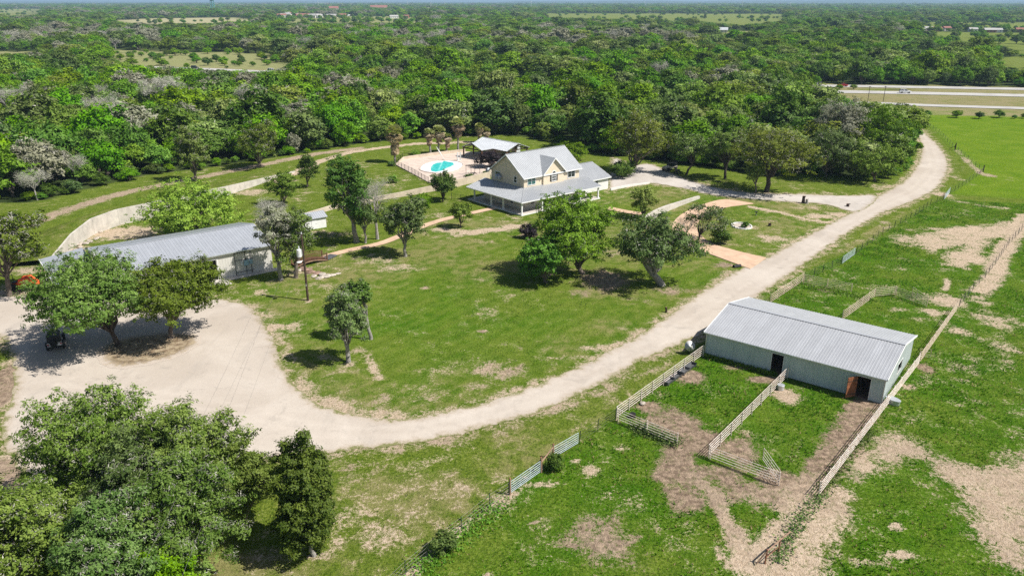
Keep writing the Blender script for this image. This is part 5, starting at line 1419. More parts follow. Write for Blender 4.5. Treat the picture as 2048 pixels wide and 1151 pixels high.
cv = thing('culvert_pipe', 'dark culvert mouth under the edge of the tan paved drive', 'culvert', G(1474, 534)); m = MB(); m.tube([(-.6, -.2, .12), (.6, .25, .12)], .3, 12, cap=False); m.build('pipe', M['black'], cv); m = MB(); m.box(-.9, .9, .3, .45, -.1, .1); m.build('headwall', M['paver'], cv)
bb = thing('bird_bath', 'small dark garden ornament in the lawn beside the planting ring', 'ornament', G(1512, 430)); m = MB(); m.lathe([(.2, 0), (.08, .15), (.07, .5), (.32, .62), (.3, .68), (.05, .6)], 12); m.build('basin', M['dark_steel'], bb)
st = thing('pool_stair', 'short brown wooden stair between the porch and the pool deck', 'stair', G(955, 362), R(60))
for k in range(5): MB().box(-.7, .7, k * .3, k * .3 + .28, k * .22, k * .22 + .05).build('step', M['wood_brown'], st)
for s in (-.75, .75): MB().extrude([(s, 0, -.05), (s, 1.5, 1.05), (s, 1.5, 1.25), (s, 0, .2)], (.06, 0, 0)).build('stringer', M['wood_brown'], st); MB().tube([(s, 0, 1.0), (s, 1.5, 2.0)], .04, 5).build('handrail', M['wood_brown'], st)
sw_ = thing('pergola_frame', 'dark metal pergola frame over the table beside the pool deck', 'pergola', G(946, 350), R(40))
for x in (-1.3, 1.3):
    for yv in (-1, 1): MB().tube([(x, yv, .15), (x, yv, 2.3)], .05, 6).build('post', M['dark_steel'], sw_)
for k in range(8): MB().box(-1.5 + k * .41, -1.42 + k * .41, -1.2, 1.2, 2.3, 2.38).build('slat', M['dark_steel'], sw_)
tb_ = thing('patio_table', 'small dark patio table under the pergola frame', 'table', G(948, 352, .17), R(20)); m = MB(); m.lathe([(.6, .7), (.6, .74), (.02, .74)], 14); m.build('table_top', M['dark_steel'], tb_); m = MB(); m.lathe([(.3, 0), (.06, .06), (.05, .7)], 10); m.build('pedestal', M['dark_steel'], tb_)
# ------------------------------------------------------------------ vehicles (x forward)
def wheel(parent, x, y, r, w, name='wheel'):
    m = MB(); m.lathe([(r * .62, -w / 2), (r * .9, -w / 2), (r, -w * .32), (r, w * .32), (r * .9, w / 2), (r * .62, w / 2)], 16)
    o = m.build(name, M['rubber'], parent, loc=(x, y, r), rot=(math.pi / 2, 0, 0))
    m = MB(); m.lathe([(.02, -w * .38), (r * .6, -w * .42), (r * .6, w * .42), (.02, w * .38)], 12); m.build('rim', M['galv'], o)
    return o

def car(name, label, cat, loc, rot, mat, L=4.7, W=1.85, H=1.45, style='sedan'):
    t = thing(name, label, cat, loc, rot)
    h0 = .28; hb = .92 if style == 'sedan' else 1.05
    x0, x1 = -L / 2, L / 2
    prof = [(x0 + .05, h0), (x1 - .15, h0), (x1, h0 + .25), (x1 - .05, hb - .22), (x1 - .35, hb - .12), (x1 - 1.25, hb), (x0 + .25, hb), (x0, hb - .12)]
    m = MB(); k = len(prof); wv = W / 2
    ring = []
    for yv, ins in ((-wv, .06), (-wv + .1, 0), (wv - .1, 0), (wv, .06)):
        ring += [(p[0] * (1 - ins * .6), yv, p[1] + (ins if p[1] < .5 else -ins)) for p in prof]
    fs = [tuple(range(k - 1, -1, -1)), tuple(range(3 * k, 4 * k))]
    for j in range(3):
        for i in range(k): fs.append((j * k + i, j * k + (i + 1) % k, (j + 1) * k + (i + 1) % k, (j + 1) * k + i))
    m.add(ring, fs); m.build('body', M[mat], t)
    if style == 'sedan': c0, c1, r0, r1 = x0 + .55, x1 - 1.3, x0 + 1.35, x1 - 2.2
    else: c0, c1, r0, r1 = x0 + .12, x1 - 1.35, x0 + .4, x1 - 2.05
    lo = [(c0, -wv + .08, hb - .01), (c1, -wv + .08, hb - .01), (c1, wv - .08, hb - .01), (c0, wv - .08, hb - .01)]
    hi = [(r0, -wv + .28, H), (r1, -wv + .28, H), (r1, wv - .28, H), (r0, wv - .28, H)]
    MB().hexa(lo, hi).build('cabin', M[mat], t)
    def pane(quad, nm='window'):
        q = [Vector(p) for p in quad]; c = sum(q, Vector()) / 4; n = (q[1] - q[0]).cross(q[2] - q[1]).normalized()
        qq = [c + (p - c) * .86 + n * .012 for p in q]; MB().extrude(qq, -n * .008).build(nm, M['glass'], t)
    lo, hi = [Vector(p) for p in lo], [Vector(p) for p in hi]
    pane([lo[1], lo[2], hi[2], hi[1]], 'windscreen'); pane([lo[3], lo[0], hi[0], hi[3]], 'rear_window')
    for a, b, c_, d_ in ((lo[0], lo[1], hi[1], hi[0]), (lo[2], lo[3], hi[3], hi[2])):
        mid0, mid1 = a.lerp(b, .5), d_.lerp(c_, .5)
        pane([a, mid0, mid1, d_]); pane([mid0, b, c_, mid1])
    for sx in (-L * .31, L * .31):
        for sy in (-wv + .1, wv - .1): wheel(t, sx, sy, .33 if style == 'sedan' else .37, .22)
    for sy in (-1, 1):
        MB().box(x1 - .14, x1 - .015, sy * (wv - .3) - .18, sy * (wv - .3) + .18, hb - .36, hb - .23).build('headlight', M['headlight'], t)
        MB().box(x0 - .01, x0 + .06, sy * (wv - .28) - .14, sy * (wv - .28) + .14, hb - .3, hb - .15).build('taillight', M['taillight'], t)
    return t
import itertools
def on_road(k, px):
    """point of a carriageway under picture column px, with the road's heading"""
    pts = HWY[k]; best = None
    for a, b in zip(pts[:-1], pts[1:]):
        for i in range(40):
            p = Vector((a[0] + (b[0] - a[0]) * i / 40, a[1] + (b[1] - a[1]) * i / 40, 0)); x = 1024 + FOC * p.x / depth_of(p)
            if best is None or abs(x - px) < best[0]: best = (abs(x - px), p, math.atan2(b[1] - a[1], b[0] - a[0]))
    return best[1] + Vector((0, 0, .15)), best[2]
p, a = on_road('far', 1680); car('red_car', 'red saloon car driving on the far carriageway of the highway', 'car', p + Vector((0, -2, 0)), a + math.pi, 'car_red')
p, a = on_road('near', 1808); car('white_suv', 'white estate car driving on the near carriageway of the highway', 'car', p + Vector((0, -1, 0)), a, 'car_white', 4.9, 1.9, 1.7, 'suv')
p, a = on_road('far', 386); car('black_car', 'black car on the highway stretch seen through the left-hand woods', 'car', p, a, 'car_black', 5, 1.95, 1.8, 'suv')
p, a = on_road('near', 452); car('silver_car', 'dark silver car on the highway stretch seen through the left-hand woods', 'car', p, a, 'car_silver', 5, 1.95, 1.75, 'suv')
p, a = on_road('far', 545); car('white_van', 'white van on the highway stretch seen through the left-hand woods', 'car', p, a + math.pi, 'car_white', 5.2, 2.0, 2.1, 'suv')

def jeep(name, label, loc, rot, body, top):
    t = thing(name, label, 'off-road car', loc, rot); w = .78
    m = MB(); m.hexa([(-1.9, -w, .55), (1.9, -w * .9, .55), (1.9, w * .9, .55), (-1.9, w, .55)], [(-1.95, -w, 1.15), (1.85, -w * .82, 1.12), (1.85, w * .82, 1.12), (-1.95, w, 1.15)]); m.build('body', M[body], t)
    m = MB(); m.hexa([(.45, -w * .84, 1.12), (1.8, -w * .78, 1.12), (1.8, w * .78, 1.12), (.45, w * .84, 1.12)], [(.5, -w * .8, 1.24), (1.72, -w * .72, 1.2), (1.72, w * .72, 1.2), (.5, w * .8, 1.24)]); m.build('hood', M[body], t)
    m = MB(); m.hexa([(-1.93, -w * .98, 1.15), (.42, -w * .96, 1.15), (.42, w * .96, 1.15), (-1.93, w * .98, 1.15)], [(-1.75, -w * .84, 1.84), (.08, -w * .84, 1.86), (.08, w * .84, 1.86), (-1.75, w * .84, 1.84)]); cab = m.build('soft_top', M[top], t)
    MB().hexa([(.44, -w * .88, 1.22), (.47, -w * .88, 1.22), (.47, w * .88, 1.22), (.44, w * .88, 1.22)], [(.12, -w * .78, 1.8), (.15, -w * .78, 1.8), (.15, w * .78, 1.8), (.12, w * .78, 1.8)]).build('windscreen', M['glass'], t)
    for s in (-1, 1):
        MB().hexa([(-1.5, s * w * .975 - .02, 1.25), (.15, s * w * .975 - .02, 1.25), (.15, s * w * .975 + .02, 1.25), (-1.5, s * w * .975 + .02, 1.25)], [(-1.45, s * w * .875 - .02, 1.72), (-.05, s * w * .875 - .02, 1.72), (-.05, s * w * .875 + .02, 1.72), (-1.45, s * w * .875 + .02, 1.72)]).build('window', M['glass'], t)
        for x in (-1.25, 1.25):
            wheel(t, x, s * (w + .06), .42, .28)
            MB().hexa([(x - .55, s * w - .02, .78), (x + .55, s * w - .02, .78), (x + .55, s * (w + .24) if s > 0 else s * w + .02, .78), (x - .55, s * (w + .24) if s > 0 else s * w + .02, .78)] if s > 0 else [(x - .55, s * (w + .24), .78), (x + .55, s * (w + .24), .78), (x + .55, s * w + .02, .78), (x - .55, s * w + .02, .78)],
                      [(x - .4, s * w - .02, .93), (x + .4, s * w - .02, .93), (x + .4, s * (w + .22), .93), (x - .4, s * (w + .22), .93)] if s > 0 else [(x - .4, s * (w + .22), .93), (x + .4, s * (w + .22), .93), (x + .4, s * w + .02, .93), (x - .4, s * w + .02, .93)]).build('fender', M['black'], t)
        MB().box(-1.99, -1.94, s * .66 - .07, s * .66 + .07, .85, 1.02).build('taillight', M['taillight'], t)
        m = MB(); m.lathe([(.1, 0), (.1, .03), (.02, .04)], 10); m.build('headlight', M['headlight'], t, loc=(1.88, s * .48, 1.0), rot=(0, math.pi / 2, 0))
    m = MB(); m.lathe([(.25, -.12), (.38, -.12), (.41, 0), (.38, .12), (.25, .12)], 16); m.build('spare_wheel', M['rubber'], t, loc=(-2.1, .05, 1.1), rot=(0, math.pi / 2, 0))
    MB().box(-2.05, -1.93, -.75, .75, .5, .66).build('bumper', M['black'], t); MB().box(1.9, 2.05, -.7, .7, .5, .68).build('bumper', M['black'], t)
    MB().box(-1.975, -1.951, -.68, -.3, .72, .9).build('number_plate', M['trim_white'], t)
    return t
jeep('jeep', 'black soft-topped off-road car parked under the big oak on the gravel lot', G(113, 690), R(118), 'car_silver', 'black')
jeep('jeep', 'sand-coloured off-road car parked on white gravel at the edge of the woods', G(1339, 341), R(215), 'car_sand', 'black')
at = thing('quad_bike', 'dark quad bike parked beside the sand-coloured off-road car', 'quad bike', G(1354, 347), R(230))
MB().hexa([(-.8, -.3, .5), (.8, -.25, .5), (.8, .25, .5), (-.8, .3, .5)], [(-.9, -.28, .8), (.75, -.2, .85), (.75, .2, .85), (-.9, .28, .8)]).build('body', M['car_black'], at); MB().hexa([(-.6, -.2, .8), (.1, -.18, .8), (.1, .18, .8), (-.6, .2, .8)], [(-.55, -.15, .95), (.05, -.12, .92), (.05, .12, .92), (-.55, .15, .95)]).build('seat', M['rubber'], at)
MB().tube([(.4, -.4, 1.1), (.35, 0, 1.02), (.4, .4, 1.1)], .025, 5).build('handlebar', M['dark_steel'], at); MB().box(-.95, -.5, -.35, .35, .86, .9).build('rack', M['dark_steel'], at); MB().box(.5, .95, -.35, .35, .88, .92).build('rack', M['dark_steel'], at)
for x in (-.6, .6):
    for s in (-.45, .45): wheel(at, x, s, .3, .22)

# orange tractor with raised loader arms
tc = thing('loader_tractor', 'orange tractor loader arms under the big oak at the edge of the lot', 'tractor', G(44, 580), R(8))
MB().hexa([(-1.0, -.4, .6), (1.2, -.32, .6), (1.2, .32, .6), (-1.0, .4, .6)], [(-1.0, -.38, 1.2), (1.15, -.28, 1.15), (1.15, .28, 1.15), (-1.0, .38, 1.2)]).build('body', M['orange'], tc)
MB().box(-1.0, -.5, -.3, .3, 1.2, 1.35).build('seat', M['black'], tc)
m = MB(); m.tube([(-1.1, -.45, 1.0), (-1.1, -.45, 2.3), (-1.1, .45, 2.3), (-1.1, .45, 1.0)], .045, 6); m.build('roll_bar', M['black'], tc)
for s in (-.72, .72):
    wheel(tc, -.75, s, .62, .35); wheel(tc, .85, s * .85, .4, .25)
    m = MB(); m.tube([(.1, s * .75, 1.1), (.2, s * .75, 1.75), (1.3, s * .75, 1.9), (2.15, s * .75, 1.1), (2.3, s * .75, .9)], [.2, .22, .22, .2, .14], 4); m.build('loader_arm', M['orange'], tc)
    MB().tube([(.5, s * .7, 1.0), (1.35, s * .7, 1.7)], .045, 6).build('ram', M['galv'], tc)
MB().extrude([(2.25, -.85, .65), (2.95, -.85, .6), (2.6, -.85, 1.15), (2.3, -.85, 1.2)], (0, 1.7, 0)).build('bucket', M['orange'], tc)
MB().tube([(0.3, 0, 1.2), (.15, 0, 1.5)], .03, 5).build('steering_column', M['black'], tc)

# ------------------------------------------------------------------ far country: town, houses, towers
def far_house(label, p, w, d, h, rot, wall, roofm, name='far_house', group=None, flat=False, cat='house'):
    t = thing(name, label, cat, p, rot, group)
    MB().box(-w / 2, w / 2, -d / 2, d / 2, 0, h).build('wall', M[wall], t)
    if flat: MB().box(-w / 2 - .3, w / 2 + .3, -d / 2 - .3, d / 2 + .3, h, h + .5).build('roof', M[roofm], t)
    else:
        m = MB(); k = d * .28; e = .5
        m.slab([(-w / 2 - e, -d / 2 - e, h), (w / 2 + e, -d / 2 - e, h), (w / 2 + e, 0, h + k), (-w / 2 - e, 0, h + k)], .25); m.slab([(-w / 2 - e, d / 2 + e, h), (w / 2 + e, d / 2 + e, h), (w / 2 + e, 0, h + k), (-w / 2 - e, 0, h + k)], .25)
        m.extrude([(-w / 2, -d / 2, h - .01), (-w / 2, d / 2, h - .01), (-w / 2, 0, h + k - .2)], (w, 0, 0)); m.build('roof', M[roofm], t)
    n = max(2, int(w / 4))
    for i in range(n):
        x = -w / 2 + w * (i + .5) / n; MB().box(x - .7, x + .7, -d / 2 - .06, -d / 2 - .01, h * .35, h * .72).build('window', M['glass'], t)
    return t
TOWN = [(572, 33, 38, 12, 6, 'wall_far', 'roof_grey', 0), (590, 32, 26, 12, 5, 'white_paint', 'roof_grey', 0), (610, 33, 30, 14, 5, 'wall_far', 'roof_red', 0), (615, 26, 90, 30, 7, 'white_paint', 'roof_pav', 1), (655, 24.5, 120, 40, 12, 'wall_far', 'roof_grey', 1),
        (668, 25, 40, 30, 16, 'concrete_tan', 'roof_red', 0), (640, 29, 30, 14, 6, 'wall_far', 'roof_grey', 0), (700, 30, 26, 14, 6, 'wall_far', 'roof_grey', 0), (685, 33, 24, 12, 5, 'wall_far', 'roof_red', 0), (720, 32, 22, 12, 5, 'white_paint', 'roof_grey', 0),
        (735, 29, 26, 12, 5, 'wall_far', 'roof_grey', 0), (758, 21.5, 85, 40, 14, 'roof_red', 'roof_red', 0), (788, 37, 24, 14, 5, 'white_paint', 'roof_grey', 0), (812, 36, 20, 12, 5, 'brick_red', 'roof_red', 0), (580, 19.5, 60, 25, 8, 'white_paint', 'roof_pav', 1),
        (612, 15, 60, 30, 10, 'white_paint', 'roof_pav', 1), (515, 9.5, 150, 60, 14, 'white_paint', 'roof_pav', 1), (643, 9.0, 160, 60, 20, 'white_paint', 'roof_pav', 1), (405, 22, 30, 20, 6, 'white_paint', 'roof_grey', 0), (460, 19, 30, 20, 6, 'wall_far', 'roof_grey', 0),
        (828, 28, 30, 18, 6, 'white_paint', 'roof_grey', 0), (940, 47, 22, 12, 4.5, 'white_paint', 'roof_grey', 0), (1080, 57, 26, 14, 5, 'wall_far', 'roof_pav', 0), (1390, 21, 40, 20, 6, 'white_paint', 'roof_grey', 0)]
TLAB = ['long pale house at the near edge of the far town', 'small white house beside the long pale one in the far town', 'red-roofed bungalow at the near edge of the far town', 'long low white hall in the middle of the far town', 'wide flat-roofed school block in the far town',
        'tall tan building with red roof rising over the far school block', 'small grey-roofed house in front of the far town hall', 'grey-roofed house right of the far school block', 'red-roofed cottage below the far school block', 'small white cottage right of the red-roofed cottage in the far town', 'grey-roofed house at the right end of the far town',
        'large red-roofed building on the horizon right of the far town', 'white farmhouse among trees below the large red-roofed building', 'small red brick house below the large red-roofed building', 'white warehouse beyond the left of the far town', 'white warehouse on the skyline above the far town', 'wide white factory on the skyline left of the far town',
        'big white factory on the skyline behind the far town', 'small white building near the teal water tower', 'pale house in the far trees right of the teal water tower', 'white house in far trees beyond the red-roofed building', 'white farmhouse roof amid the woods in the middle distance', 'pale metal barn amid the woods in the middle distance', 'white house at the edge of the far green fields']
for (x, yv, w, d, h, wm_, rm_, fl), lb in zip(TOWN, TLAB): far_house(lb, G(x, yv), w * .8, d * .8, h * .85, R((x * 7) % 40 - 20), wm_, rm_, flat=bool(fl), cat='building' if fl else 'house')
rgt = random.Random(11)
for k_ in range(30):
    far_house('small pale house among the trees of the far town', G(556 + 210 * rgt.random(), 23.5 + 13 * rgt.random()), rgt.uniform(14, 26), 11, 5.5, R(rgt.uniform(-35, 35)), rgt.choice(['white_paint', 'wall_far', 'white_paint', 'concrete_tan']), rgt.choice(['roof_grey', 'roof_pav', 'roof_grey', 'roof_red']), name='town_house', group='small houses of the far town')
RT = [(1838, 62.5, 20, 10, 4, 'white_paint', 'roof_grey', 'white cottage at the left end of the row beyond the right-hand field'), (1856, 62, 18, 10, 4.5, 'concrete_tan', 'roof_grey', 'tan house second in the row beyond the right-hand field'), (1872, 62.5, 20, 11, 4, 'brick_red', 'roof_red', 'red-roofed brick house in the row beyond the right-hand field'), (1892, 62, 16, 9, 5, 'wall_far', 'roof_red', 'tall pale house with red roof beyond the right-hand field'),
      (1945, 64, 16, 9, 4.5, 'white_paint', 'roof_grey', 'white house standing alone beyond the right-hand field'), (1978, 65, 22, 11, 4, 'brick_red', 'roof_grey', 'brown bungalow beyond the right-hand field'), (1994, 65, 16, 10, 4, 'white_paint', 'roof_grey', 'small white house near the right end of the far row'), (2040, 64, 18, 10, 4, 'brick_red', 'roof_red', 'red house at the right end of the far row'),
      (1580, 71, 20, 12, 5, 'wood_dark', 'roof_grey', 'dark barn standing in the scrub beyond the highway'), (1440, 65, 30, 14, 4, 'wall_far', 'roof_pav', 'pale shed roof in the scrub beyond the highway')]
for x, yv, w, d, h, wm_, rm_, lb in RT: far_house(lb, G(x, yv), w * .62, d * .8, h * .8, R((x * 11) % 30 - 15), wm_, rm_)
wtp = G(426, 22); wt_ = thing('water_tower', 'teal water tower rising above the trees on the left skyline', 'water tower', wtp)
for k in range(6):
    a = k * math.pi / 3; m = MB(); m.tube([(9 * math.cos(a), 9 * math.sin(a), 0), (7.0 * math.cos(a), 7.0 * math.sin(a), 40)], .9, 6); m.build('leg', M['teal'], wt_)
m = MB(); m.lathe([(.5, 36), (6, 38), (8.5, 41), (8.5, 47), (6, 51), (.5, 53)], 20); m.build('tank', M['teal'], wt_, smooth=True); m = MB(); m.tube([(0, 0, 0), (0, 0, 37)], 1.6, 8); m.build('riser', M['teal'], wt_)
for z in (12, 25):
    m = MB(); m.tube([(8.4 * math.cos(k * math.pi / 3), 8.4 * math.sin(k * math.pi / 3), z) for k in range(7)], .35, 5); m.build('ring_beam', M['teal'], wt_)
wt2 = thing('water_tower', 'white water tower tank on the skyline at the far left', 'water tower', G(158, 8)); m = MB(); m.lathe([(3, 0), (2.5, 38), (9, 44), (11, 50), (8, 56), (.5, 58)], 16); m.build('tank', M['white_paint'], wt2, smooth=True); m = MB(); m.lathe([(6, 0), (6, 1.5), (3, 2)], 12); m.build('base', M['concrete'], wt2)
def pylon(label, p, h):
    t = thing('transmission_mast', label, 'mast', p); m = MB(); m.tube([(0, 0, 0), (0, 0, h)], [1.1, .5], 6); m.build('mast', M['white_paint'], t)
    for z in (.78, .9): MB().box(-h * .09, h * .09, -.5, .5, h * z, h * z + .8).build('cross_arm', M['white_paint'], t)
for (x, yv, h, lb) in ((637, 15, 55, 'tall thin mast behind the far town'), (815, 14, 40, 'white mast left of centre on the skyline'), (862, 22, 32, 'white mast in front of the far trees right of the red-roofed building'), (890, 15, 36, 'thin mast just left of the picture centre skyline'), (1062, 18, 38, 'white mast over the middle of the far fields'), (1290, 17, 34, 'white mast above the long green field'), (1484, 18, 40, 'tall white mast above the right part of the green field'), (1580, 17, 32, 'thin mast right of the long green field'), (1694, 11, 34, 'thin mast on the right skyline')): pylon(lb, G(x, yv), h)
sg = thing('road_sign', 'back of a small road sign at the end of the woods beside the highway', 'sign', G(1636, 181), R(20)); MB().box(-1.4, 1.4, -.05, .05, 1.6, 4.0).build('panel', M['dark_steel'], sg)
for x in (-1, 1): MB().box(x - .08, x + .08, -.12, -.06, 0, 3.8).build('post', M['galv'], sg)
for x, lb in ((1735, 'thin road pole rising from the verge left of the white car'), (1766, 'thin road pole rising from the verge below the white car')):
    t = thing('road_pole', lb, 'pole', G(x, 205)); MB().tube([(0, 0, 0), (0, 0, 6.5)], .1, 6).build('pole', M['wood_dark'], t); MB().box(-.5, .5, -.05, .05, 6.2, 6.35).build('cross_arm', M['wood_dark'], t)

# low hills on the horizon
hv, hf = [], []
hx = np.linspace(-14000, 17000, 240)
def ridge(x): return max(0, 8 + 34 / (1 + math.exp(-(x - 2500) / 1800)) + 7 * math.sin(x / 900.) + 6 * math.sin(x / 371. + 1) + 3 * math.sin(x / 140.))
for i, x in enumerate(hx):
    for yv, f in ((11500, -.05), (13500, .55), (15500, 1), (18500, .8), (23000, -.1)): hv.append((x, yv, ridge(x) * f - (2 if f < 0 else 0)))
hf = [(i * 5 + j, (i + 1) * 5 + j, (i + 1) * 5 + j + 1, i * 5 + j + 1) for i in range(len(hx) - 1) for j in range(4)]
t_ = NT('hill_woods'); n_ = t_.noise(t_.co(), .004, 6, .7); M['hill'] = t_.bsdf(t_.mix(t_.ramp(n_, .35, .65), (0.025, 0.042, 0.016), (0.075, 0.09, 0.04)), .95, 0, None, .05)
tag(place('hills', mesh_np('hills', hv, hf, [M['hill']], smooth=True)), kind='structure')
# ------------------------------------------------------------------ trees
def sprigs(pts, nrm, size, tint, rng, wide=.55):
    """folded leaf-sized blades: two triangles each"""
    n = len(pts)
    nrm = nrm / (np.linalg.norm(nrm, axis=1, keepdims=True) + 1e-9)
    r = rng.normal(size=(n, 3)); t = np.cross(nrm, r); t /= (np.linalg.norm(t, axis=1, keepdims=True) + 1e-9)
    b = np.cross(nrm, t); s = size[:, None]
    fold = rng.uniform(.05, .35, (n, 1))
    v = np.stack([pts - t * s, pts + b * s * wide - nrm * s * fold, pts + t * s, pts - b * s * wide - nrm * s * fold], 1).reshape(-1, 3)
    k = np.arange(n) * 4
    f = np.stack([np.stack([k, k + 1, k + 2], 1), np.stack([k, k + 2, k + 3], 1)], 1).reshape(-1, 3)
    return v, f, np.repeat(tint, 2)

def rand_dir(rng, n):
    d = rng.normal(size=(n, 3)); return d / np.linalg.norm(d, axis=1, keepdims=True)

def limb(mb, a, b, r0, r1, rng, n=5, seg=4, wob=.09):
    a, b = np.array(a, float), np.array(b, float); L = np.linalg.norm(b - a); pts = []
    for i in range(seg + 1):
        f = i / seg; p = a + (b - a) * f; p = p + rng.normal(0, wob * L, 3) * math.sin(math.pi * f) * .6 + np.array([0, 0, .10 * L * math.sin(math.pi * f)]); pts.append(p)
    mb.tube(pts, [r0 + (r1 - r0) * (i / seg) for i in range(seg + 1)], n, cap=False)
    return pts

def tree_meshes(seed, h, R_, kind='oak', nleaf=6000, lsize=.22, leaf='leaf_oak', bark='bark', cb=.32, squash=.8, off=(0, 0), moss=0.0, K=13, gap=.30, lean=(0, 0), trunk_r=None, name='tree'):
    """-> (trunk mesh, crown mesh); h total height, R_ crown radius"""
    rng = np.random.default_rng(seed)
    cz = h * (cb + (1 - cb) * .48); rz = h * (1 - cb) * .52
    ctr = np.array([off[0], off[1], cz])
    # main lobes on the crown's surface, smaller lobes on those
    lob = []
    gold = math.pi * (3 - math.sqrt(5))
    for i in range(K):
        zf = 1 - 1.65 * (i + .5) / K; a = gold * i + rng.uniform(-.5, .5); rr = math.sqrt(max(0, 1 - zf * zf))
        d = np.array([rr * math.cos(a), rr * math.sin(a), zf]) * rng.uniform(.52, .8)
        if kind == 'tall': d[:2] *= (1.0 - .45 * max(0, zf))
        p = ctr + d * np.array([R_, R_, rz]); lob.append((p, rng.uniform(.30, .46)))
    lob.append((ctr + np.array([0, 0, rz * .25]), .42))
    small = []
    for p, f in lob:
        k = rng.integers(5, 8)
        for dd in rand_dir(rng, k):
            if dd[2] < -.55: dd[2] *= -.4
            small.append((p + dd * np.array([R_, R_, rz]) * f * rng.uniform(.6, 1.22), R_ * f * rng.uniform(.28, .55)))
        small.append((p, R_ * f * .6))
    # trunk and limbs
    tb = MB(); tr = trunk_r or max(.08, .026 * h)
    fork = np.array([off[0] * .3 + lean[0], off[1] * .3 + lean[1], h * max(cb, .12) * (.72 if kind != 'tall' else 1.3)])
    tp = [np.array([0, 0, -.3]), np.array([lean[0] * .15, lean[1] * .15, fork[2] * .15]), fork * .55 + rng.normal(0, .04 * h * .3, 3) * np.array([1, 1, 0]), fork]
    tb.tube(tp, [tr * 1.4, tr * 1.1, tr, tr * .85], 9, cap=False)
    for p, f in lob:
        q = limb(tb, fork + rng.normal(0, tr * .3, 3), p, tr * rng.uniform(.38, .6), tr * .12, rng, 5, 5)
        for _ in range(3):
            s_ = small[rng.integers(len(small))]
            if np.linalg.norm(s_[0] - p) < R_ * .7: limb(tb, q[3], s_[0], tr * .13, tr * .03, rng, 3, 3)
    for p, r_ in small[::2]:
        for dd in rand_dir(rng, 2): tb.tube([p, p + dd * r_ * rng.uniform(.6, 1.1)], [tr * .05, .008], 3, cap=False)
    trunk = tb.mesh('trunk', M[bark])
    # leaves
    tot = sum(r_ ** 2 for _, r_ in small); V, F, T, FM = [], [], [], []; base = 0
    for p, r_ in small:
        n = max(8, int(nleaf * r_ * r_ / tot)); m_ = max(3, n // 13); d = rand_dir(rng, m_); own = rng.integers(0, m_, n)
        rad = (1 - gap) + gap * 1.2 * rng.random(m_) ** .6
        rad *= 1 + .35 * np.sin(d[:, 0] * 5 + p[0] * 3) * np.sin(d[:, 1] * 5 + p[1] * 3) * np.sin(d[:, 2] * 4 + p[2])
        rad *= np.where(rng.random(m_) < .35, rng.uniform(.2, 1, m_), 1)
        rad *= np.where(rng.random(m_) < .28, rng.uniform(1.0, 1.6, m_), 1)
        cc = p + d * rad[:, None] * r_ * np.array([1, 1, squash])
        pts = cc[own] + rng.normal(0, 1, (n, 3)) * lsize * np.array([1.25, 1.25, .75]); d = d[own]
        out = (pts - ctr) / np.array([R_, R_, rz])
        nr = d * .75 + out * .35 + np.array([0, 0, .45]) + rng.normal(0, .32, (n, 3))
        ti = np.clip(rng.normal(.42, .16, n) + rng.normal(0, .12) + rng.normal(0, .15, m_)[own] + .10 * d[:, 2], 0, 1)
        sz = lsize * rng.uniform(.55, 1.25, n)
        v, f, t = sprigs(pts, nr, sz, ti, rng); V.append(v); F.append(f + base); T.append(t); base += len(v); FM.append(np.zeros(len(f), int))
        if moss > 0:
            k = int(n * moss * rng.uniform(.2, 2.2))
            if k > 2:
                d2 = rand_dir(rng, k); p2 = p + d2 * r_ * rng.uniform(.3, 1.02, (k, 1)) * np.array([1, 1, squash])
                v, f, t = sprigs(p2, d2 * .5 + rng.normal(0, .6, (k, 3)), lsize * rng.uniform(.7, 1.5, k), rng.random(k), rng, .13); V.append(v); F.append(f + base); T.append(t); base += len(v); FM.append(np.ones(len(f), int))
    crown = mesh_np('crown', np.concatenate(V), np.concatenate(F), [M[leaf], M['moss']], np.concatenate(FM), {'tint': ('FACE', np.concatenate(T))})
    return trunk, crown

def dead_meshes(seed, h, R_, bark='deadwood', dens=1.0, cb=.3, fine=520):
    """leafless tree: forks all the way to fine twigs"""
    rng = np.random.default_rng(seed); tb = MB(); tr = max(.08, .02 * h); tips = []
    fork = np.array([rng.normal(0, .2), rng.normal(0, .2), h * cb]); tb.tube([(0, 0, -.2), fork * .5, fork], [tr * 1.4, tr, tr * .9], 7, cap=False)
    def grow_(p, d, L, r, lv):
        q = p + d * L; limb(tb, p, q, r, r * .55, rng, 5 if lv < 2 else 3, 3, .07)
        if lv >= 3: tips.append(q); return
        for _ in range(rng.integers(3, 5)):
            nd = d + rng.normal(0, .55, 3); nd[2] = nd[2] * .8 + .18; nd /= np.linalg.norm(nd); grow_(q if rng.random() < .6 else p + d * L * .6, nd, L * rng.uniform(.55, .78), r * .5, lv + 1)
    for i in range(6):
        a = i * 1.05 + rng.uniform(-.3, .3); d = np.array([math.cos(a) * R_ / h * 1.5, math.sin(a) * R_ / h * 1.5, 1.0]); d /= np.linalg.norm(d); grow_(fork, d, h * .26, tr * .5, 0)
    trunk = tb.mesh('trunk', M[bark]); tips = np.array(tips)
    n = int(fine * 4 * dens); i = rng.integers(0, len(tips), n); p = tips[i] + rng.normal(0, .25, (n, 3)); d = rand_dir(rng, n); d[:, 2] = np.abs(d[:, 2]) * .7
    L = rng.uniform(.35, .95, n)[:, None] * (R_ / 3.5); w = rand_dir(rng, n) * .016 * max(1, R_ / 3)
    v = np.stack([p - w, p + w, p + d * L], 1).reshape(-1, 3); f = np.arange(n * 3).reshape(-1, 3)
    crown = mesh_np('crown', v, f, [M['moss']], None, {'tint': ('FACE', rng.random(n))})
    return trunk, crown

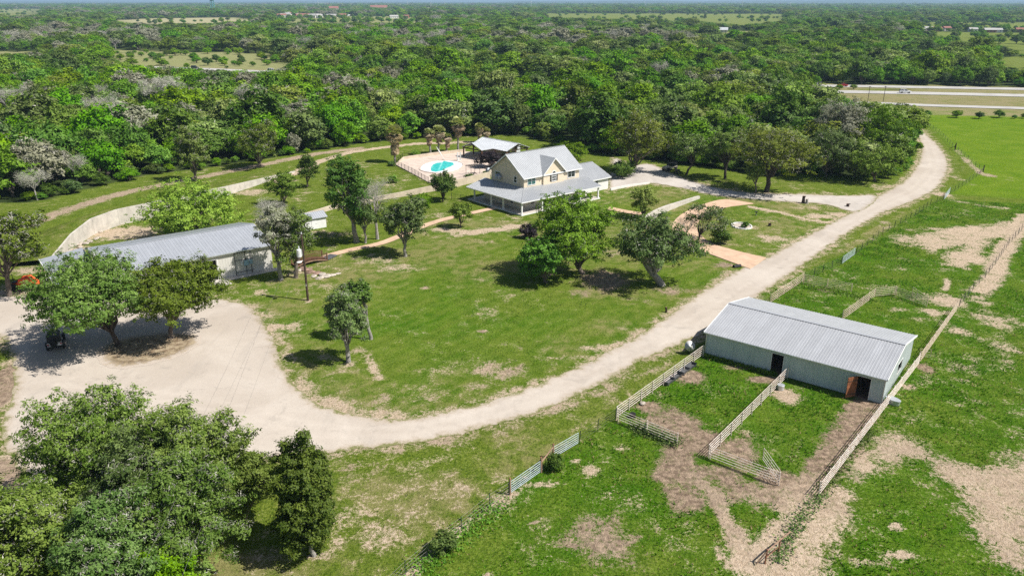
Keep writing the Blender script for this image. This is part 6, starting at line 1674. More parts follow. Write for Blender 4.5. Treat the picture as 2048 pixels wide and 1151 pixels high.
def put_tree(name, label, cat, loc, meshes, rotz=0.0, scl=(1, 1, 1), group=None):
    t = thing(name, label, cat, loc, rotz, group); t.scale = scl
    link(bpy.data.objects.new('trunk', meshes[0]), t); link(bpy.data.objects.new('crown', meshes[1]), t)
    return t

def survey_tree(base, top, x0, x1, fh=.95):
    """base pixel, top row, crown columns -> location, height, radius, crown offset"""
    b = G(*base); h = height_above(b, top) * fh; R_ = (x1 - x0) / 2 * depth_of(b + Vector((0, 0, h * .6))) / FOC
    zc = b + Vector((0, 0, h * .6)); xc = ((x0 + x1) / 2 - 1024) / FOC * depth_of(zc)
    return b, h, R_, xc - b.x

SINGLE = [  # name, label, base, top row, x0, x1, options
    ('oak_tree', 'broad live oak with dark trunk over the parked black off-road car', (237, 692), 508, 56, 322, dict(leaf='leaf_oak', nleaf=50000, lsize=.15, cb=.24, K=24, moss=.06, bark='bark_dark')),
    ('oak_tree', 'spreading live oak on the gravel lot in front of the workshop doorway', (343, 676), 505, 240, 446, dict(leaf='leaf_oak', nleaf=42000, lsize=.15, cb=.24, K=22, moss=.04, bark='bark')),
    ('oak_tree', 'big oak with ragged pale top at the near edge of the gravel lot', (190, 1010), 772, 40, 330, dict(leaf='leaf_oak', nleaf=44000, lsize=.125, cb=.06, K=26, moss=.10, bark='bark_dark', gap=.4)),
    ('oak_tree', 'big oak with twin crowns in the middle of the near thicket', (400, 1040), 800, 268, 500, dict(leaf='leaf_oak', nleaf=42000, lsize=.125, cb=.05, K=26, moss=.14, bark='bark_dark', gap=.4)),
    ('oak_tree', 'dark oak in the heart of the near thicket behind the mossy ones', (285, 1090), 860, 170, 400, dict(leaf='leaf_oak', nleaf=34000, lsize=.125, cb=.03, K=24, moss=.15, bark='bark_dark')),
    ('oak_tree', 'dense oak filling the lower corner of the picture on the gravel side', (30, 1240), 968, -140, 180, dict(leaf='leaf_oak', nleaf=42000, lsize=.115, cb=.12, K=26, moss=.10, bark='bark_dark')),
    ('oak_tree', 'mossy oak at the bottom edge between the corner oak and the lime green one', (215, 1260), 980, 100, 330, dict(leaf='leaf_oak', nleaf=42000, lsize=.115, cb=.12, K=26, moss=.20, bark='bark')),
    ('oak_tree', 'grey-green mossy oak in the near thicket crossed by the power lines', (360, 1180), 915, 240, 480, dict(leaf='leaf_oak', nleaf=42000, lsize=.115, cb=.12, K=26, moss=.22, bark='bark')),
    ('elm_tree', 'bright lime green young tree at the bottom edge of the near thicket', (335, 1270), 1088, 260, 420, dict(leaf='leaf_green', nleaf=18000, lsize=.11, cb=.1, K=14)),
    ('elm_tree', 'narrow green tree with yellowish top between the thicket and the round verge tree', (490, 1050), 880, 430, 556, dict(leaf='leaf_oak', nleaf=18000, lsize=.115, cb=.1, K=16, gap=.5, kind='tall')),
    ('elm_tree', 'glossy green tree standing alone on the verge with its shadow beside it', (628, 1110), 868, 536, 668, dict(leaf='leaf_dark', nleaf=42000, lsize=.115, cb=-.14, K=30, gap=.5, bark='bark_pale', trunk_r=.16)),
    ('oak_tree', 'thin grey mossy oak standing alone where the lawn meets the gravel lot', (697, 724), 556, 640, 738, dict(leaf='leaf_oak', nleaf=11000, lsize=.14, cb=.16, K=15, moss=.45, bark='bark_pale', gap=.5, kind='tall')),
    ('oak_tree', 'dark-topped tree with bare pale trunk behind the thin mossy oak', (742, 678), 552, 690, 746, dict(leaf='leaf_oak', nleaf=4200, lsize=.17, cb=.50, K=9, moss=.35, bark='bark_pale', gap=.5)),
    ('oak_tree', 'sparse half-dead tree leaning over the workshop corner', (562, 560), 395, 508, 588, dict(leaf='leaf_grey', nleaf=4200, lsize=.17, cb=.3, K=12, moss=.7, bark='bark_pale', gap=.6)),
    ('oak_tree', 'dark leafy tree behind the utility pole and footbridge', (592, 556), 402, 545, 640, dict(leaf='leaf_oak', nleaf=6500, lsize=.17, cb=.16, K=13, moss=.25, bark='bark', gap=.55, kind='tall')),
    ('cedar_elm', 'tall dark tree with layered crown beside the garden path', (713, 484), 292, 640, 748, dict(leaf='leaf_dark', nleaf=13000, lsize=.20, cb=.17, K=20, bark='bark_pale', kind='tall', gap=.4)),
    ('cedar_elm', 'slender dark tree on a pale trunk tucked beside the tall layered one', (731, 486), 400, 700, 756, dict(leaf='leaf_dark', nleaf=3500, lsize=.19, cb=.35, K=8, bark='bark_pale')),
    ('oak_tree', 'rounded oak with pale trunk on the lawn side of the garden path', (811, 512), 390, 757, 858, dict(leaf='leaf_oak', nleaf=9000, lsize=.19, cb=.26, K=14, moss=.12, bark='bark_pale')),
    ('young_oak', 'small round young oak in a kerbed ring near the porch', (921, 456), 402, 898, 948, dict(leaf='leaf_oak', nleaf=4500, lsize=.16, cb=.22, K=10, bark='bark')),
    ('oak_tree', 'dense round tree in front of the swimming pool', (886, 402), 338, 857, 914, dict(leaf='leaf_dark', nleaf=6500, lsize=.18, cb=.12, K=12, bark='bark_dark')),
    ('elm_tree', 'bright green bushy tree between the rounded oak and the pool wall', (842, 425), 383, 823, 860, dict(leaf='leaf_green', nleaf=3500, lsize=.17, cb=.1, K=9)),
    ('oak_tree', 'fuzzy grey-green tree on the upper lawn left of the tall layered tree', (568, 410), 336, 530, 602, dict(leaf='leaf_olive', nleaf=5500, lsize=.19, cb=.12, K=12)),
    ('oak_tree', 'small dark tree standing alone on the upper lawn', (614, 374), 308, 592, 638, dict(leaf='leaf_dark', nleaf=4500, lsize=.19, cb=.2, K=11)),
    ('mesquite_tree', 'wide feathery bright green tree behind the silver workshop roof', (375, 480), 362, 274, 484, dict(leaf='leaf_bright', nleaf=20000, lsize=.2, cb=.05, K=24, gap=.45)),
    ('oak_tree', 'grey-green oak at the left edge above the orange tractor', (20, 592), 404, -80, 92, dict(leaf='leaf_oak', nleaf=11000, lsize=.22, cb=.3, K=15, moss=.25)),
    ('oak_tree', 'large glossy oak with two lobed crown hiding part of the farmhouse front', (1165, 548), 372, 1062, 1226, dict(leaf='leaf_green', nleaf=32000, lsize=.18, cb=.03, K=28, moss=.06, bark='bark')),
    ('oak_tree', 'low green oak lobe on the lawn below the large glossy oak', (1092, 566), 462, 1028, 1140, dict(leaf='leaf_green', nleaf=9000, lsize=.21, cb=.1, K=13, moss=.05)),
    ('oak_tree', 'leaning oak with thick pale twisted trunk on the lawn by the road', (1323, 570), 428, 1222, 1396, dict(leaf='leaf_oak', nleaf=13000, lsize=.20, cb=.24, K=20, moss=.10, bark='bark_pale', gap=.55, trunk_r=.5, lean=(-.9, 0))),
    ('oak_tree', 'scraggly dark tree with dead limbs in the curve of the tan paved drive', (1393, 485), 402, 1362, 1466, dict(leaf='leaf_dark', nleaf=2200, lsize=.19, cb=.25, K=9, moss=.3, bark='bark_dark', gap=.6)),
    ('oak_tree', 'small loose tree on the lawn in front of the white curved kerb wall', (1287, 436), 366, 1256, 1318, dict(leaf='leaf_olive', nleaf=4200, lsize=.19, cb=.12, K=11, gap=.5)),
    ('oak_tree', 'oak with a dark trunk beside the drive nearest the sand-coloured off-road car', (1372, 350), 262, 1340, 1420, dict(leaf='leaf_olive', nleaf=8000, lsize=.22, cb=.35, K=13, moss=.15, bark='bark_dark', lean=(1.2, 0))),
    ('oak_tree', 'oak with straight dark trunk second along the drive from the off-road car', (1450, 358), 250, 1408, 1500, dict(leaf='leaf_olive', nleaf=8000, lsize=.22, cb=.33, K=13, moss=.15, bark='bark_dark')),
    ('oak_tree', 'broad grey oak with thick leaning trunk at the roadside edge of the woods', (1533, 384), 248, 1458, 1630, dict(leaf='leaf_olive', nleaf=14000, lsize=.23, cb=.32, K=17, moss=.2, bark='bark_dark', trunk_r=.5)),
    ('oak_tree', 'slim tree at the roadside in front of the broad grey oak', (1511, 387), 320, 1486, 1532, dict(leaf='leaf_olive', nleaf=2800, lsize=.2, cb=.4, K=8, moss=.1, bark='bark')),
    ('oak_tree', 'tall dark green oak at the corner of the woods inside the road bend', (1775, 330), 205, 1700, 1830, dict(leaf='leaf_green', nleaf=12000, lsize=.25, cb=.15, K=17)),
    ('oak_tree', 'grey oak with bare pale branches behind the corner of the woods', (1690, 330), 190, 1628, 1740, dict(leaf='leaf_grey', nleaf=7000, lsize=.25, cb=.3, K=14, moss=.4, bark='bark_pale')),
    ('oak_tree', 'dark oak at the front of the woods above the grass by the road bend', (1650, 355), 250, 1590, 1720, dict(leaf='leaf_oak', nleaf=10000, lsize=.24, cb=.12, K=15, moss=.1)),
    ('oak_tree', 'low rust-tinged oak at the tip of the woods by the road bend', (1750, 362), 280, 1690, 1805, dict(leaf='leaf_olive', nleaf=9000, lsize=.23, cb=.08, K=14)),
    ('oak_tree', 'wide oak overhanging the parking gravel behind the garage wing', (1262, 345), 215, 1215, 1345, dict(leaf='leaf_olive', nleaf=12000, lsize=.24, cb=.08, K=18, moss=.15)),
    ('oak_tree', 'single dark oak on the dirt track above the retaining wall', (392, 362), 252, 346, 418, dict(leaf='leaf_oak', nleaf=8000, lsize=.22, cb=.18, K=14, moss=.15)),
    ('oak_tree', 'broad grey oak on the dirt track nearer the pool', (518, 336), 236, 470, 562, dict(leaf='leaf_oak', nleaf=9000, lsize=.22, cb=.12, K=14, moss=.2)),
    ('shrub', 'dark purple shrub in a mulched bed on the lawn beside the large glossy oak', (1057, 476), 448, 1036, 1078, dict(leaf='leaf_purple', nleaf=3500, lsize=.15, cb=.02, K=9)),
    ('shrub', 'big blackish purple shrub between the pavilion and the farmhouse', (985, 336), 298, 950, 1006, dict(leaf='leaf_purple', nleaf=6000, lsize=.18, cb=.03, K=12)),
    ('shrub', 'round green shrub on the tan wall near the farmhouse corner', (972, 355), 340, 962, 984, dict(leaf='leaf_dark', nleaf=1600, lsize=.15, cb=.02, K=7)),
    ('shrub', 'small dark shrub beside the pergola frame by the pool fence', (938, 362), 347, 928, 949, dict(leaf='leaf_dark', nleaf=1600, lsize=.15, cb=.02, K=7)),
    ('shrub', 'yellowish bush on the upper lawn below the pool fence', (786, 366), 350, 776, 797, dict(leaf='leaf_bright', nleaf=1400, lsize=.15, cb=.02, K=7)),
    ('shrub', 'dark ground shrub at the foot of the leaning pool palm', (783, 331), 322, 774, 793, dict(leaf='leaf_dark', nleaf=1000, lsize=.15, cb=.02, K=6)),
    ('shrub', 'green bush inside the pool fence near the palms', (832, 312), 300, 820, 842, dict(leaf='leaf_green', nleaf=1500, lsize=.16, cb=.02, K=7)),
    ('shrub', 'dark bush growing on the wire fence below the gates', (888, 1104), 1062, 862, 914, dict(leaf='leaf_dark', nleaf=2600, lsize=.12, cb=.02, K=9)),
    ('shrub', 'dry olive bush under the timber brace between the gates', (1102, 938), 908, 1086, 1128, dict(leaf='leaf_dark', nleaf=1800, lsize=.11, cb=.02, K=8)),
    ('shrub', 'small shrub growing in the white planting ring', (1490, 456), 442, 1482, 1498, dict(leaf='leaf_dark', nleaf=700, lsize=.12, cb=.02, K=6)),
    ('shrub', 'dark evergreen shrub by the leaning oak on the tan drive', (1440, 486), 456, 1418, 1464, dict(leaf='leaf_dark', nleaf=3000, lsize=.17, cb=.05, K=9)),
    ('shrub', 'bright shrubs overhanging the gravel behind the farmhouse roof', (1145, 322), 282, 1100, 1185, dict(leaf='leaf_green', nleaf=7000, lsize=.2, cb=.02, K=13)),
    ('shrub', 'dark bushy hedge oak at the edge of the parking gravel', (1245, 355), 322, 1210, 1275, dict(leaf='leaf_dark', nleaf=5500, lsize=.2, cb=.02, K=12)),
]
for i, (nm, lb, base, top, x0, x1, op) in enumerate(SINGLE):
    b, h, R_, ox = survey_tree(base, top, x0, x1)
    h = max(h, .8)
    if nm == 'shrub': R_ *= .92
    ms = tree_meshes(1000 + i, h, R_ * .93, off=(ox, 0), **op)
    put_tree(nm, lb, 'shrub' if nm == 'shrub' else 'tree', b, ms)
BARE_AT = []
for i, (lb, base, top, x0, x1, dn) in enumerate((('leafless grey tree beside the tall layered dark tree', (755, 478), 336, 722, 788, 1.6), ('grey leafless tree at the near end of the white garden shed', (548, 470), 385, 510, 582, 1.2), ('small bare dead tree in the curve of the tan paved drive', (1372, 478), 425, 1345, 1400, .5),
        ('leafless grey tree in the middle of the left-hand woods', (335, 235), 152, 296, 380, 1.5), ('pale leafless tree on the left of the woods behind the workshop', (215, 262), 190, 175, 250, 1.5), ('pale leafless tree right of the big grey one in the left-hand woods', (505, 232), 165, 465, 530, 1.3),
        ('bare grey tree near the highway in the left-hand woods', (570, 185), 136, 540, 600, 1.2), ('leafless grey tree at the left edge of the woods', (30, 250), 172, 0, 78, 1.3), ('bare pale snag at the corner of the woods inside the road bend', (1668, 290), 195, 1640, 1700, .5), ('bare grey tree at the front of the left-hand woods', (75, 400), 330, 20, 90, 1.2))):
    b, h, R_, ox = survey_tree(base, top, x0, x1)
    if base[1] < 300: h *= 1.2
    put_tree('leafless_tree', lb, 'tree', b, dead_meshes(300 + i, h, R_, dens=dn * 1.3), 0)
    BARE_AT.append(b)

# palms
def palm(label, base, top, x0, x1, seed, skirt=1.0):
    b, h, R_, ox = survey_tree(base, top, x0, x1); rng = np.random.default_rng(seed); R_ *= 1.1; hc = h - R_ * .6
    t = thing('palm_tree', label, 'palm', b)
    m = MB(); m.tube([(0, 0, -.2), (ox * .2, 0, hc * .3), (ox * .6, 0, hc * .75), (ox, 0, hc)], [.34, .26, .24, .26], 9, cap=False); m.build('trunk', M['bark_pale'], t)
    def fronds(n, lo, hi, L, mat, name, droop):
        V, F, T = [], [], []; base_ = 0
        for i in range(n):
            a = rng.uniform(0, 2 * math.pi); el = rng.uniform(lo, hi); d = np.array([math.cos(a) * math.cos(el), math.sin(a) * math.cos(el), math.sin(el)]); c = np.array([ox, 0, hc + (rng.uniform(-.1, .25) if name != 'skirt' else rng.uniform(-hc * .34 * skirt, 0))])
            stem = c + d * L * .5; side = np.cross(d, [0, 0, 1.0]); side /= np.linalg.norm(side) + 1e-9; upv = np.cross(side, d); tn = rng.random()
            V += [c - side * .02, c + side * .02, stem]; F.append((base_, base_ + 1, base_ + 2)); T.append(tn); base_ += 3
            for k in range(9):
                b_ = (k - 4) / 4 * 1.25; dd = d * math.cos(b_) + side * math.sin(b_); tip = stem + dd * L * .55 - np.array([0, 0, droop * L * (.12 + .25 * abs(b_))]) + upv * .05; w = (np.cross(dd, upv)) * .12
                V += [stem - w * .5, stem + dd * L * .3 + w * 1.3, tip, stem + dd * L * .3 - w * 1.3]; F += [(base_, base_ + 1, base_ + 2), (base_, base_ + 2, base_ + 3)]; T += [tn, tn * .85]; base_ += 4
        link(bpy.data.objects.new(name, mesh_np(name, V, F, [M[mat]], None, {'tint': ('FACE', T)})), t)
    fronds(26, .0, 1.3, R_ * .85, 'palm_green', 'crown', .35); fronds(int(30 * skirt), -.9, -.1, R_ * .8, 'palm_dead', 'dead_fronds', .8); fronds(int(34 * skirt), -1.5, -1.0, R_ * .7, 'palm_dead', 'skirt', .2)
palm('leaning fan palm at the lawn corner of the pool deck with long dead skirt', (790, 325), 249, 767, 811, 1, 1.5)
palm('left fan palm of the clump behind the pool', (861, 310), 256, 845, 872, 2)
palm('middle fan palm of the clump behind the pool', (877, 307), 250, 862, 894, 3)
palm('short fan palm at the right of the clump behind the pool', (893, 306), 266, 884, 906, 4, 1.3)
palm('tallest fan palm standing beside the pavilion', (916, 304), 233, 899, 935, 5, .8)
palm('fan palm behind the white pavilion roof', (957, 285), 246, 947, 970, 6)
palm('low fan palm at the rear corner of the pavilion roof', (974, 284), 255, 962, 983, 7)

# --- the woods ---------------------------------------------------------
PROTO = []
specs = [('leaf_oak', 0.05, 'oak', .32), ('leaf_oak', .16, 'oak', .4), ('leaf_dark', .04, 'oak', .3), ('leaf_green', .03, 'oak', .35), ('leaf_green', .0, 'oak', .3), ('leaf_bright', .0, 'oak', .35), ('leaf_olive', .05, 'oak', .4), ('leaf_olive', .14, 'oak', .4), ('leaf_grey', .5, 'oak', .5), ('leaf_green', .05, 'tall', .35)]
for i, (lf, ms_, kd, gp_) in enumerate(specs):
    PROTO.append(tree_meshes(50 + i, 7.6, 3.7, kind=kd, nleaf=5200, lsize=.31, leaf=lf, cb=.10, K=13, moss=ms_, gap=gp_, bark='bark'))
DEADP = [dead_meshes(80, 7.0, 3.2, dens=.8), dead_meshes(81, 6.4, 2.8, dens=.8)]
rng = np.random.default_rng(7)
# candidate spots: jittered, spacing grows with distance
spots = []
yv = 150.0
while yv < 7500:
    sp = 7.0 if yv < 330 else 7.0 * (yv / 330) ** .62
    wx = yv * .74 + 40
    xs = np.arange(-wx, wx, sp); spots.append(np.stack([xs + rng.normal(0, sp * .28, len(xs)), np.full(len(xs), yv) + rng.normal(0, sp * .28, len(xs)), np.full(len(xs), sp)], 1)); yv += sp * (1.0 if yv < 500 else 1.25)
spots = np.concatenate(spots)
ok = wood_mask(spots[:, :2]) > .5
spots = spots[ok]
# thin scrub where the country is open, gaps in the far woods
dn = vnoise(spots[:, :2], 160, 21) * .6 + vnoise(spots[:, :2], 45, 22) * .4
keep = (rng.random(len(spots)) < np.where(spots[:, 1] < 420, .97, np.clip(.55 + dn, 0, .98)))
spots = spots[keep]
grey_belt = np.exp(-((spots[:, 1] - 820) / 230) ** 2) * (spots[:, 0] < 200) * (vnoise(spots[:, :2], 120, 31) > .5)
kindn = vnoise(spots[:, :2], 30, 23) * .65 + vnoise(spots[:, :2], 170, 24) * .35
dist = np.hypot(spots[:, 0], spots[:, 1])
pick = []
for i in range(len(spots)):
    r = rng.random()
    if rng.random() < grey_belt[i] * .7: pick.append(8 if r < .4 else 10 + rng.integers(2))
    elif r < (.06 if spots[i, 0] < -40 else .015): pick.append(10 + rng.integers(2))
    elif r < (.14 if spots[i, 0] < -40 else .03): pick.append(8)
    else:
        g = kindn[i] + rng.normal(0, .22)
        g += .05 if spots[i, 0] < -30 else (-.16 if spots[i, 1] < 300 else -.04)
        pick.append([7, 1, 6, 0, 2, 9, 3, 4, 4, 5][int(np.clip(g * 10, 0, 9))])
pick = np.array(pick)
scl = np.clip(rng.lognormal(.10, .33, len(spots)), .55, 2.1) * (spots[:, 2] / 7.0) ** .55
scz = scl ** .8 * rng.uniform(.85, 1.15, len(spots)) / (spots[:, 2] / 7.0) ** .3
# trees that stand before open ground stay low enough to leave it in view
for poly, s_ in WF + [(G2([(1632, 166), (2100, 170), (2100, 226), (1716, 214), (1650, 192)]), 0)]:
    for k_ in (1.06, 1.12, 1.18, 1.24, 1.30, 1.38):
        hit = inside(spots[:, :2] * k_, poly)
        lim = np.where(hit, CAM_H * (1 - 1 / k_) / 7.6, 9)
        scz = np.minimum(scz, lim); scl = np.minimum(scl, lim * 1.5)
rot = rng.uniform(0, 2 * math.pi, len(spots))
# keep clear of the surveyed single trees and buildings
clear_pts = [G(*s[2]) for s in SINGLE if s[0] != 'shrub']
for cp_ in clear_pts:
    d_ = np.hypot(spots[:, 0] - cp_.x, spots[:, 1] - cp_.y); m_ = d_ > 3.2
    spots, pick, scl, scz, rot, dist = spots[m_], pick[m_], scl[m_], scz[m_], rot[m_], dist[m_]
for b in BARE_AT:
    dx = spots[:, 0] - b.x; dy = b.y - spots[:, 1]; m_ = ~((np.hypot(dx, dy) < 5.5) | ((np.abs(dx) < 5.5) & (dy > 0) & (dy < 22)))
    spots, pick, scl, scz, rot, dist = spots[m_], pick[m_], scl[m_], scz[m_], rot[m_], dist[m_]
# those in view
u_ = 1024 + FOC * spots[:, 0] / (spots[:, 1] * math.cos(PITCH) + CAM_H * math.sin(PITCH))
inview = (u_ > -60) & (u_ < 2110)
spots, pick, scl, scz, rot, dist, u_ = [a[inview] for a in (spots, pick, scl, scz, rot, dist, u_)]
order = np.argsort(dist)
NEAR = order[:285]; REST = order[285:]
KN = ['dark live oak', 'mossy live oak', 'deep green oak', 'fresh green elm', 'leafy green elm', 'lime green hackberry', 'olive oak', 'lichen-grey olive oak', 'grey mossy half-bare oak', 'upright green elm', 'leafless grey tree', 'leafless pale tree']
NM = ['oak_tree', 'oak_tree', 'oak_tree', 'elm_tree', 'elm_tree', 'hackberry_tree', 'oak_tree', 'oak_tree', 'oak_tree', 'elm_tree', 'leafless_tree', 'leafless_tree']
for i in NEAR:
    zone = 'behind the workshop' if u_[i] < 480 else 'behind the swimming pool' if u_[i] < 960 else 'behind the farmhouse roof' if u_[i] < 1240 else 'beyond the parking gravel' if u_[i] < 1560 else 'inside the road bend'
    k = pick[i]; ms = PROTO[k] if k < 10 else DEADP[k - 10]; sz_ = 'small ' if scl[i] < .9 else 'large ' if scl[i] > 1.1 else ''; dep = 'at the front of' if spots[i, 1] - front_y(spots[i, 0]) < 12 else 'deep in'; lbl = '%s%s %s the crowded woods %s' % (sz_, KN[k], dep, zone)
    put_tree(NM[k], lbl, 'tree', (spots[i, 0], spots[i, 1], 0), ms, rot[i], (scl[i], scl[i], scz[i] * rng.uniform(.9, 1.1)), group='%s%s trees %s the woods %s' % (sz_, KN[k], dep, zone))
# the rest of the woods: one mass
pc = bpy.data.collections.new('woodland_sources')
far_specs = []
def join_two(nm, a, b):
    import bmesh
    bm = bmesh.new(); bm.from_mesh(a)
    me = bpy.data.meshes.new(nm); mats = list(b.materials)
    nb = len(b.vertices); na = len(a.vertices)
    bm.free()
    vb = np.zeros(nb * 3, np.float32); b.vertices.foreach_get('co', vb); fb_ = np.zeros(len(b.polygons) * 3, np.int32); b.loops.foreach_get('vertex_index', fb_); mi = np.zeros(len(b.polygons), np.int32); b.polygons.foreach_get('material_index', mi); ti = np.zeros(len(b.polygons), np.float32); b.attributes['tint'].data.foreach_get('value', ti)
    a.calc_loop_triangles(); tri = np.zeros(len(a.loop_triangles) * 3, np.int32); a.loop_triangles.foreach_get('vertices', tri); va = np.zeros(na * 3, np.float32); a.vertices.foreach_get('co', va)
    return mesh_np(nm, np.concatenate([vb, va]).reshape(-1, 3), np.concatenate([fb_, tri + nb]).reshape(-1, 3), mats + [a.materials[0]], np.concatenate([mi, np.full(len(tri) // 3, len(mats))]), {'tint': ('FACE', np.concatenate([ti, np.full(len(tri) // 3, .5, np.float32)]))})
for i, ms in enumerate(PROTO + DEADP):
    o = bpy.data.objects.new('woodland_%02d' % i, join_two('woodland_%02d' % i, *ms)); pc.objects.link(o)
def scatter(name, label, P, rz, sc, ix, coll, kind='stuff'):
    n = len(P); me = bpy.data.meshes.new(name); me.vertices.add(n); me.vertices.foreach_set('co', np.asarray(P, np.float32).ravel())
    a = me.attributes.new('rz', 'FLOAT_VECTOR', 'POINT'); a.data.foreach_set('vector', np.stack([np.zeros(n), np.zeros(n), rz], 1).astype(np.float32).ravel())
    a = me.attributes.new('sc', 'FLOAT_VECTOR', 'POINT'); a.data.foreach_set('vector', np.asarray(sc, np.float32).ravel())
    a = me.attributes.new('ix', 'INT', 'POINT'); a.data.foreach_set('value', np.asarray(ix, np.int32))
    me.update(); o = place(name, me); tag(o, label, None, None, kind)
    ng = bpy.data.node_groups.new(name, 'GeometryNodeTree'); ng.interface.new_socket('Geometry', in_out='INPUT', socket_type='NodeSocketGeometry'); ng.interface.new_socket('Geometry', in_out='OUTPUT', socket_type='NodeSocketGeometry')
    gi, go_ = ng.nodes.new('NodeGroupInput'), ng.nodes.new('NodeGroupOutput'); ip = ng.nodes.new('GeometryNodeInstanceOnPoints'); ci = ng.nodes.new('GeometryNodeCollectionInfo')
    ci.inputs['Collection'].default_value = coll; ci.inputs['Separate Children'].default_value = True; ci.inputs['Reset Children'].default_value = True
    def na(nm, ty): nd = ng.nodes.new('GeometryNodeInputNamedAttribute'); nd.data_type = ty; nd.inputs['Name'].default_value = nm; return nd.outputs['Attribute']
    e2r = ng.nodes.new('FunctionNodeEulerToRotation'); ng.links.new(na('rz', 'FLOAT_VECTOR'), e2r.inputs[0])
    ng.links.new(gi.outputs[0], ip.inputs['Points']); ng.links.new(ci.outputs[0], ip.inputs['Instance']); ip.inputs['Pick Instance'].default_value = True
    ng.links.new(na('ix', 'INT'), ip.inputs['Instance Index']); ng.links.new(e2r.outputs[0], ip.inputs['Rotation']); ng.links.new(na('sc', 'FLOAT_VECTOR'), ip.inputs['Scale']); ng.links.new(ip.outputs[0], go_.inputs[0])
    md = o.modifiers.new('scatter', 'NODES'); md.node_group = ng
    return o
i = REST
scatter('woodland', 'dense mixed oak woodland rolling back to the horizon', np.stack([spots[i, 0], spots[i, 1], np.zeros(len(i))], 1), rot[i], np.stack([scl[i], scl[i], scz[i]], 1), pick[i], pc)
print('WOODS', len(NEAR), len(REST))
# understory scrub along the front of the woods and open-country bushes
fe = dense(FRONT_EDGE, 1.6, .9, 5, closed=False, world_pts=True)
bx_, bs_ = [], []
for (x, yv) in fe:
    if rng.random() < .75: bx_.append((x + rng.normal(0, 1), yv + abs(rng.normal(1.5, 1.5)), 0)); bs_.append(rng.uniform(.22, .5))
cpx = [(G(225 + 340 * rng.random(), 104 + 34 * rng.random())) for _ in range(60)]
for p in cpx: bx_.append((p.x, p.y, 0)); bs_.append(rng.uniform(.3, .9))
for _ in range(160):
    p = G(540 + 300 * rng.random(), 31 + 17 * rng.random()); bx_.append((p.x, p.y, 0)); bs_.append(rng.uniform(.9, 1.7))
for (a, b, c, d_, n_) in ((1100, 1570, 29, 44, 90), (1830, 2060, 60, 90, 60), (1830, 2060, 46, 60, 70), (0, 84, 20, 31, 25), (240, 500, 38, 48, 30)):
    for _ in range(n_):
        f_ = rng.random(); p = G(a + (b - a) * (f_ + .04 * rng.normal()), c + (d_ - c) * rng.choice([.1, .55, .95]) + rng.normal(0, .7)); bx_.append((p.x, p.y, 0)); bs_.append(rng.uniform(.7, 1.5))
bx_ = np.array(bx_); bs_ = np.array(bs_); n = len(bx_)
scatter('undergrowth', 'low scrub and bushes along the edge of the woods', bx_, rng.uniform(0, 6.28, n), np.stack([bs_, bs_, bs_ * .75], 1), rng.choice([2, 3, 4, 5, 9], n), pc)

# ------------------------------------------------------------------ grass and weeds
def tufts(name, label, n, region, size, mats, seed, nb=3, dens=None, tall=1.0):
    rg = np.random.default_rng(seed); reg = np.array(region); lo, hi = reg.min(0), reg.max(0)
    P = lo + rg.random((n, 2)) * (hi - lo); P = P[inside(P, region)]
    mk_ = masks(P); w = np.clip(1 - 1.5 * mk_['bare'] + .15, 0, 1) * (.45 + .55 * mk_['lush'])
    w *= np.clip(vnoise(P, 1.8, seed) * 2.2 - .5, 0, 1)
    for poly in (DRIVE, HOUSE_DRIVE, PAVED): w = np.where(poly_sd(P, G2(poly)) < .15, 0, w)
    # clear of buildings
    bl = [tuple(barn_xy(u, v)[:2]) for u, v in ((-.1, -.1), (BL + .1, -.1), (BL + .1, BD), (-.1, BD))]; w = np.where(inside(P, bl), 0, w)
    P = P[rg.random(len(P)) < w]; k = len(P); s = size * rg.uniform(.5, 1.4, k)
    V, T = [], []
    for j in range(nb):
        a = rg.uniform(0, 6.28, k); tl = rg.uniform(.35, 1.0, k); c, sn = np.cos(a), np.sin(a); wd = s * .28
        p0 = np.stack([P[:, 0] - sn * wd, P[:, 1] + c * wd, np.full(k, -.03)], 1); p1 = np.stack([P[:, 0] + sn * wd, P[:, 1] - c * wd, np.full(k, -.03)], 1); p2 = np.stack([P[:, 0] + c * s * tl, P[:, 1] + sn * s * tl, .06 + s * .75 * tall], 1)
        V.append(np.stack([p0, p1, p2], 1).reshape(-1, 3)); T.append(rg.random(k))
    V = np.concatenate(V); F = np.arange(len(V)).reshape(-1, 3)
    return tag(place(name, mesh_np(name, V, F, [M[mats]], None, {'tint': ('FACE', np.concatenate(T))})), label, None, None, 'stuff')
M['grass_lush'] = leaf_mat('grass_lush', (0.050, 0.135, 0.004), (0.140, 0.260, 0.014), .3)
M['grass_lawn'] = leaf_mat('grass_lawn', (0.085, 0.140, 0.014), (0.215, 0.270, 0.050), .3)
M['grass_dry'] = leaf_mat('grass_dry', (0.19, 0.16, 0.08), (0.36, 0.31, 0.19), .2)
PN = G2([(760, 1165), (1020, 985), (1235, 832), (1410, 705), (1520, 590), (1710, 500), (1880, 398), (2060, 410), (2080, 1165)])
tufts('grass', 'lush pasture grass around the barn and paddock', 150000, PN, .17, 'grass_lush', 1)
tufts('grass', 'rough verge grass between the gravel road and the wire fence', 60000, VERGE, .13, 'grass_lawn', 2)
tufts('grass', 'mown lawn grass between the farmhouse and the gravel road', 90000, LAWN, .10, 'grass_lawn', 3, tall=.7)
tufts('grass', 'dry straw grass among the bare pasture patches', 50000, PN, .13, 'grass_dry', 4)
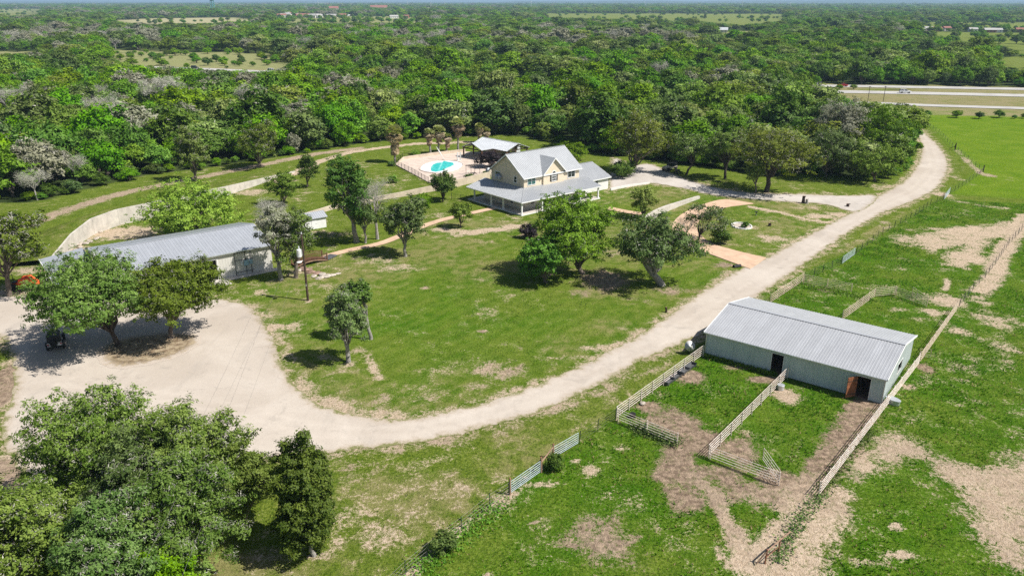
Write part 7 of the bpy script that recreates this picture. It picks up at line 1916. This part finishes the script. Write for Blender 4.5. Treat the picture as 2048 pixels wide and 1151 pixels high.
def weeds(label, line, n, w, size, mat, seed):
    rg = np.random.default_rng(seed); pts = dense(line, .5, 0, 1, closed=False); P = np.array(pts)[rg.integers(0, len(pts), n)] + rg.normal(0, w, (n, 2)); h = np.abs(rg.normal(0, size, n)) + .08
    p3 = np.concatenate([P, (h * rg.random(n) + .05)[:, None]], 1); v, f, t = sprigs(p3, rg.normal(0, .5, (n, 3)) + np.array([0, 0, .8]), rg.uniform(.06, .15, n), rg.random(n), rg)
    tag(place('weeds', mesh_np('weeds', v, f, [M[mat]], None, {'tint': ('FACE', t)})), label, None, None, 'stuff')
weeds('broad-leaved weeds along the short white pipe panel', [(1275, 858), (1310, 868), (1345, 884)], 1800, .5, .25, 'leaf_dark', 1)
weeds('weeds along the foot of the pasture track barrier', [(1555, 1120), (1580, 1075), (1605, 1035), (1640, 990)], 900, .4, .22, 'leaf_dark', 2)
weeds('weeds along the outside of the long white pipe fence', [(1645, 980), (1690, 920), (1740, 862)], 1000, .35, .15, 'leaf_dark', 3)
weeds('weeds in the shade along the barn front', [(1415, 712), (1480, 729), (1545, 748)], 1500, .3, .15, 'leaf_green', 4)
weeds('weeds along the wire fence below the gates', [(1000, 1010), (920, 1075), (840, 1140)], 1100, .7, .16, 'leaf_green', 5)
weeds('rank weeds above the rear pens of the barn', [(1620, 575), (1700, 588), (1740, 600)], 1500, .6, .25, 'leaf_green', 6)
weeds('tall weeds under the woods inside the road bend', [(1580, 352), (1650, 358), (1740, 356), (1790, 340)], 5000, 1.2, .6, 'leaf_green', 7)
# ------------------------------------------------------------------ haze: the air between here and the horizon
HAZE_DENSITY = 9e-5
t = NT('haze')
pvn = t.n('ShaderNodeVolumePrincipled')
pvn.inputs['Color'].default_value = (0.50, 0.72, 1.0, 1)
pvn.inputs['Density'].default_value = HAZE_DENSITY
pvn.inputs['Anisotropy'].default_value = 0.1
t.t.links.new(pvn.outputs[0], t.out.inputs['Volume'])
M['haze'] = t.mat
hz = MB(); hz.box(-26000, 26000, -100, 27500, -4, 75)
tag(hz.build('haze', M['haze']), kind='stuff')
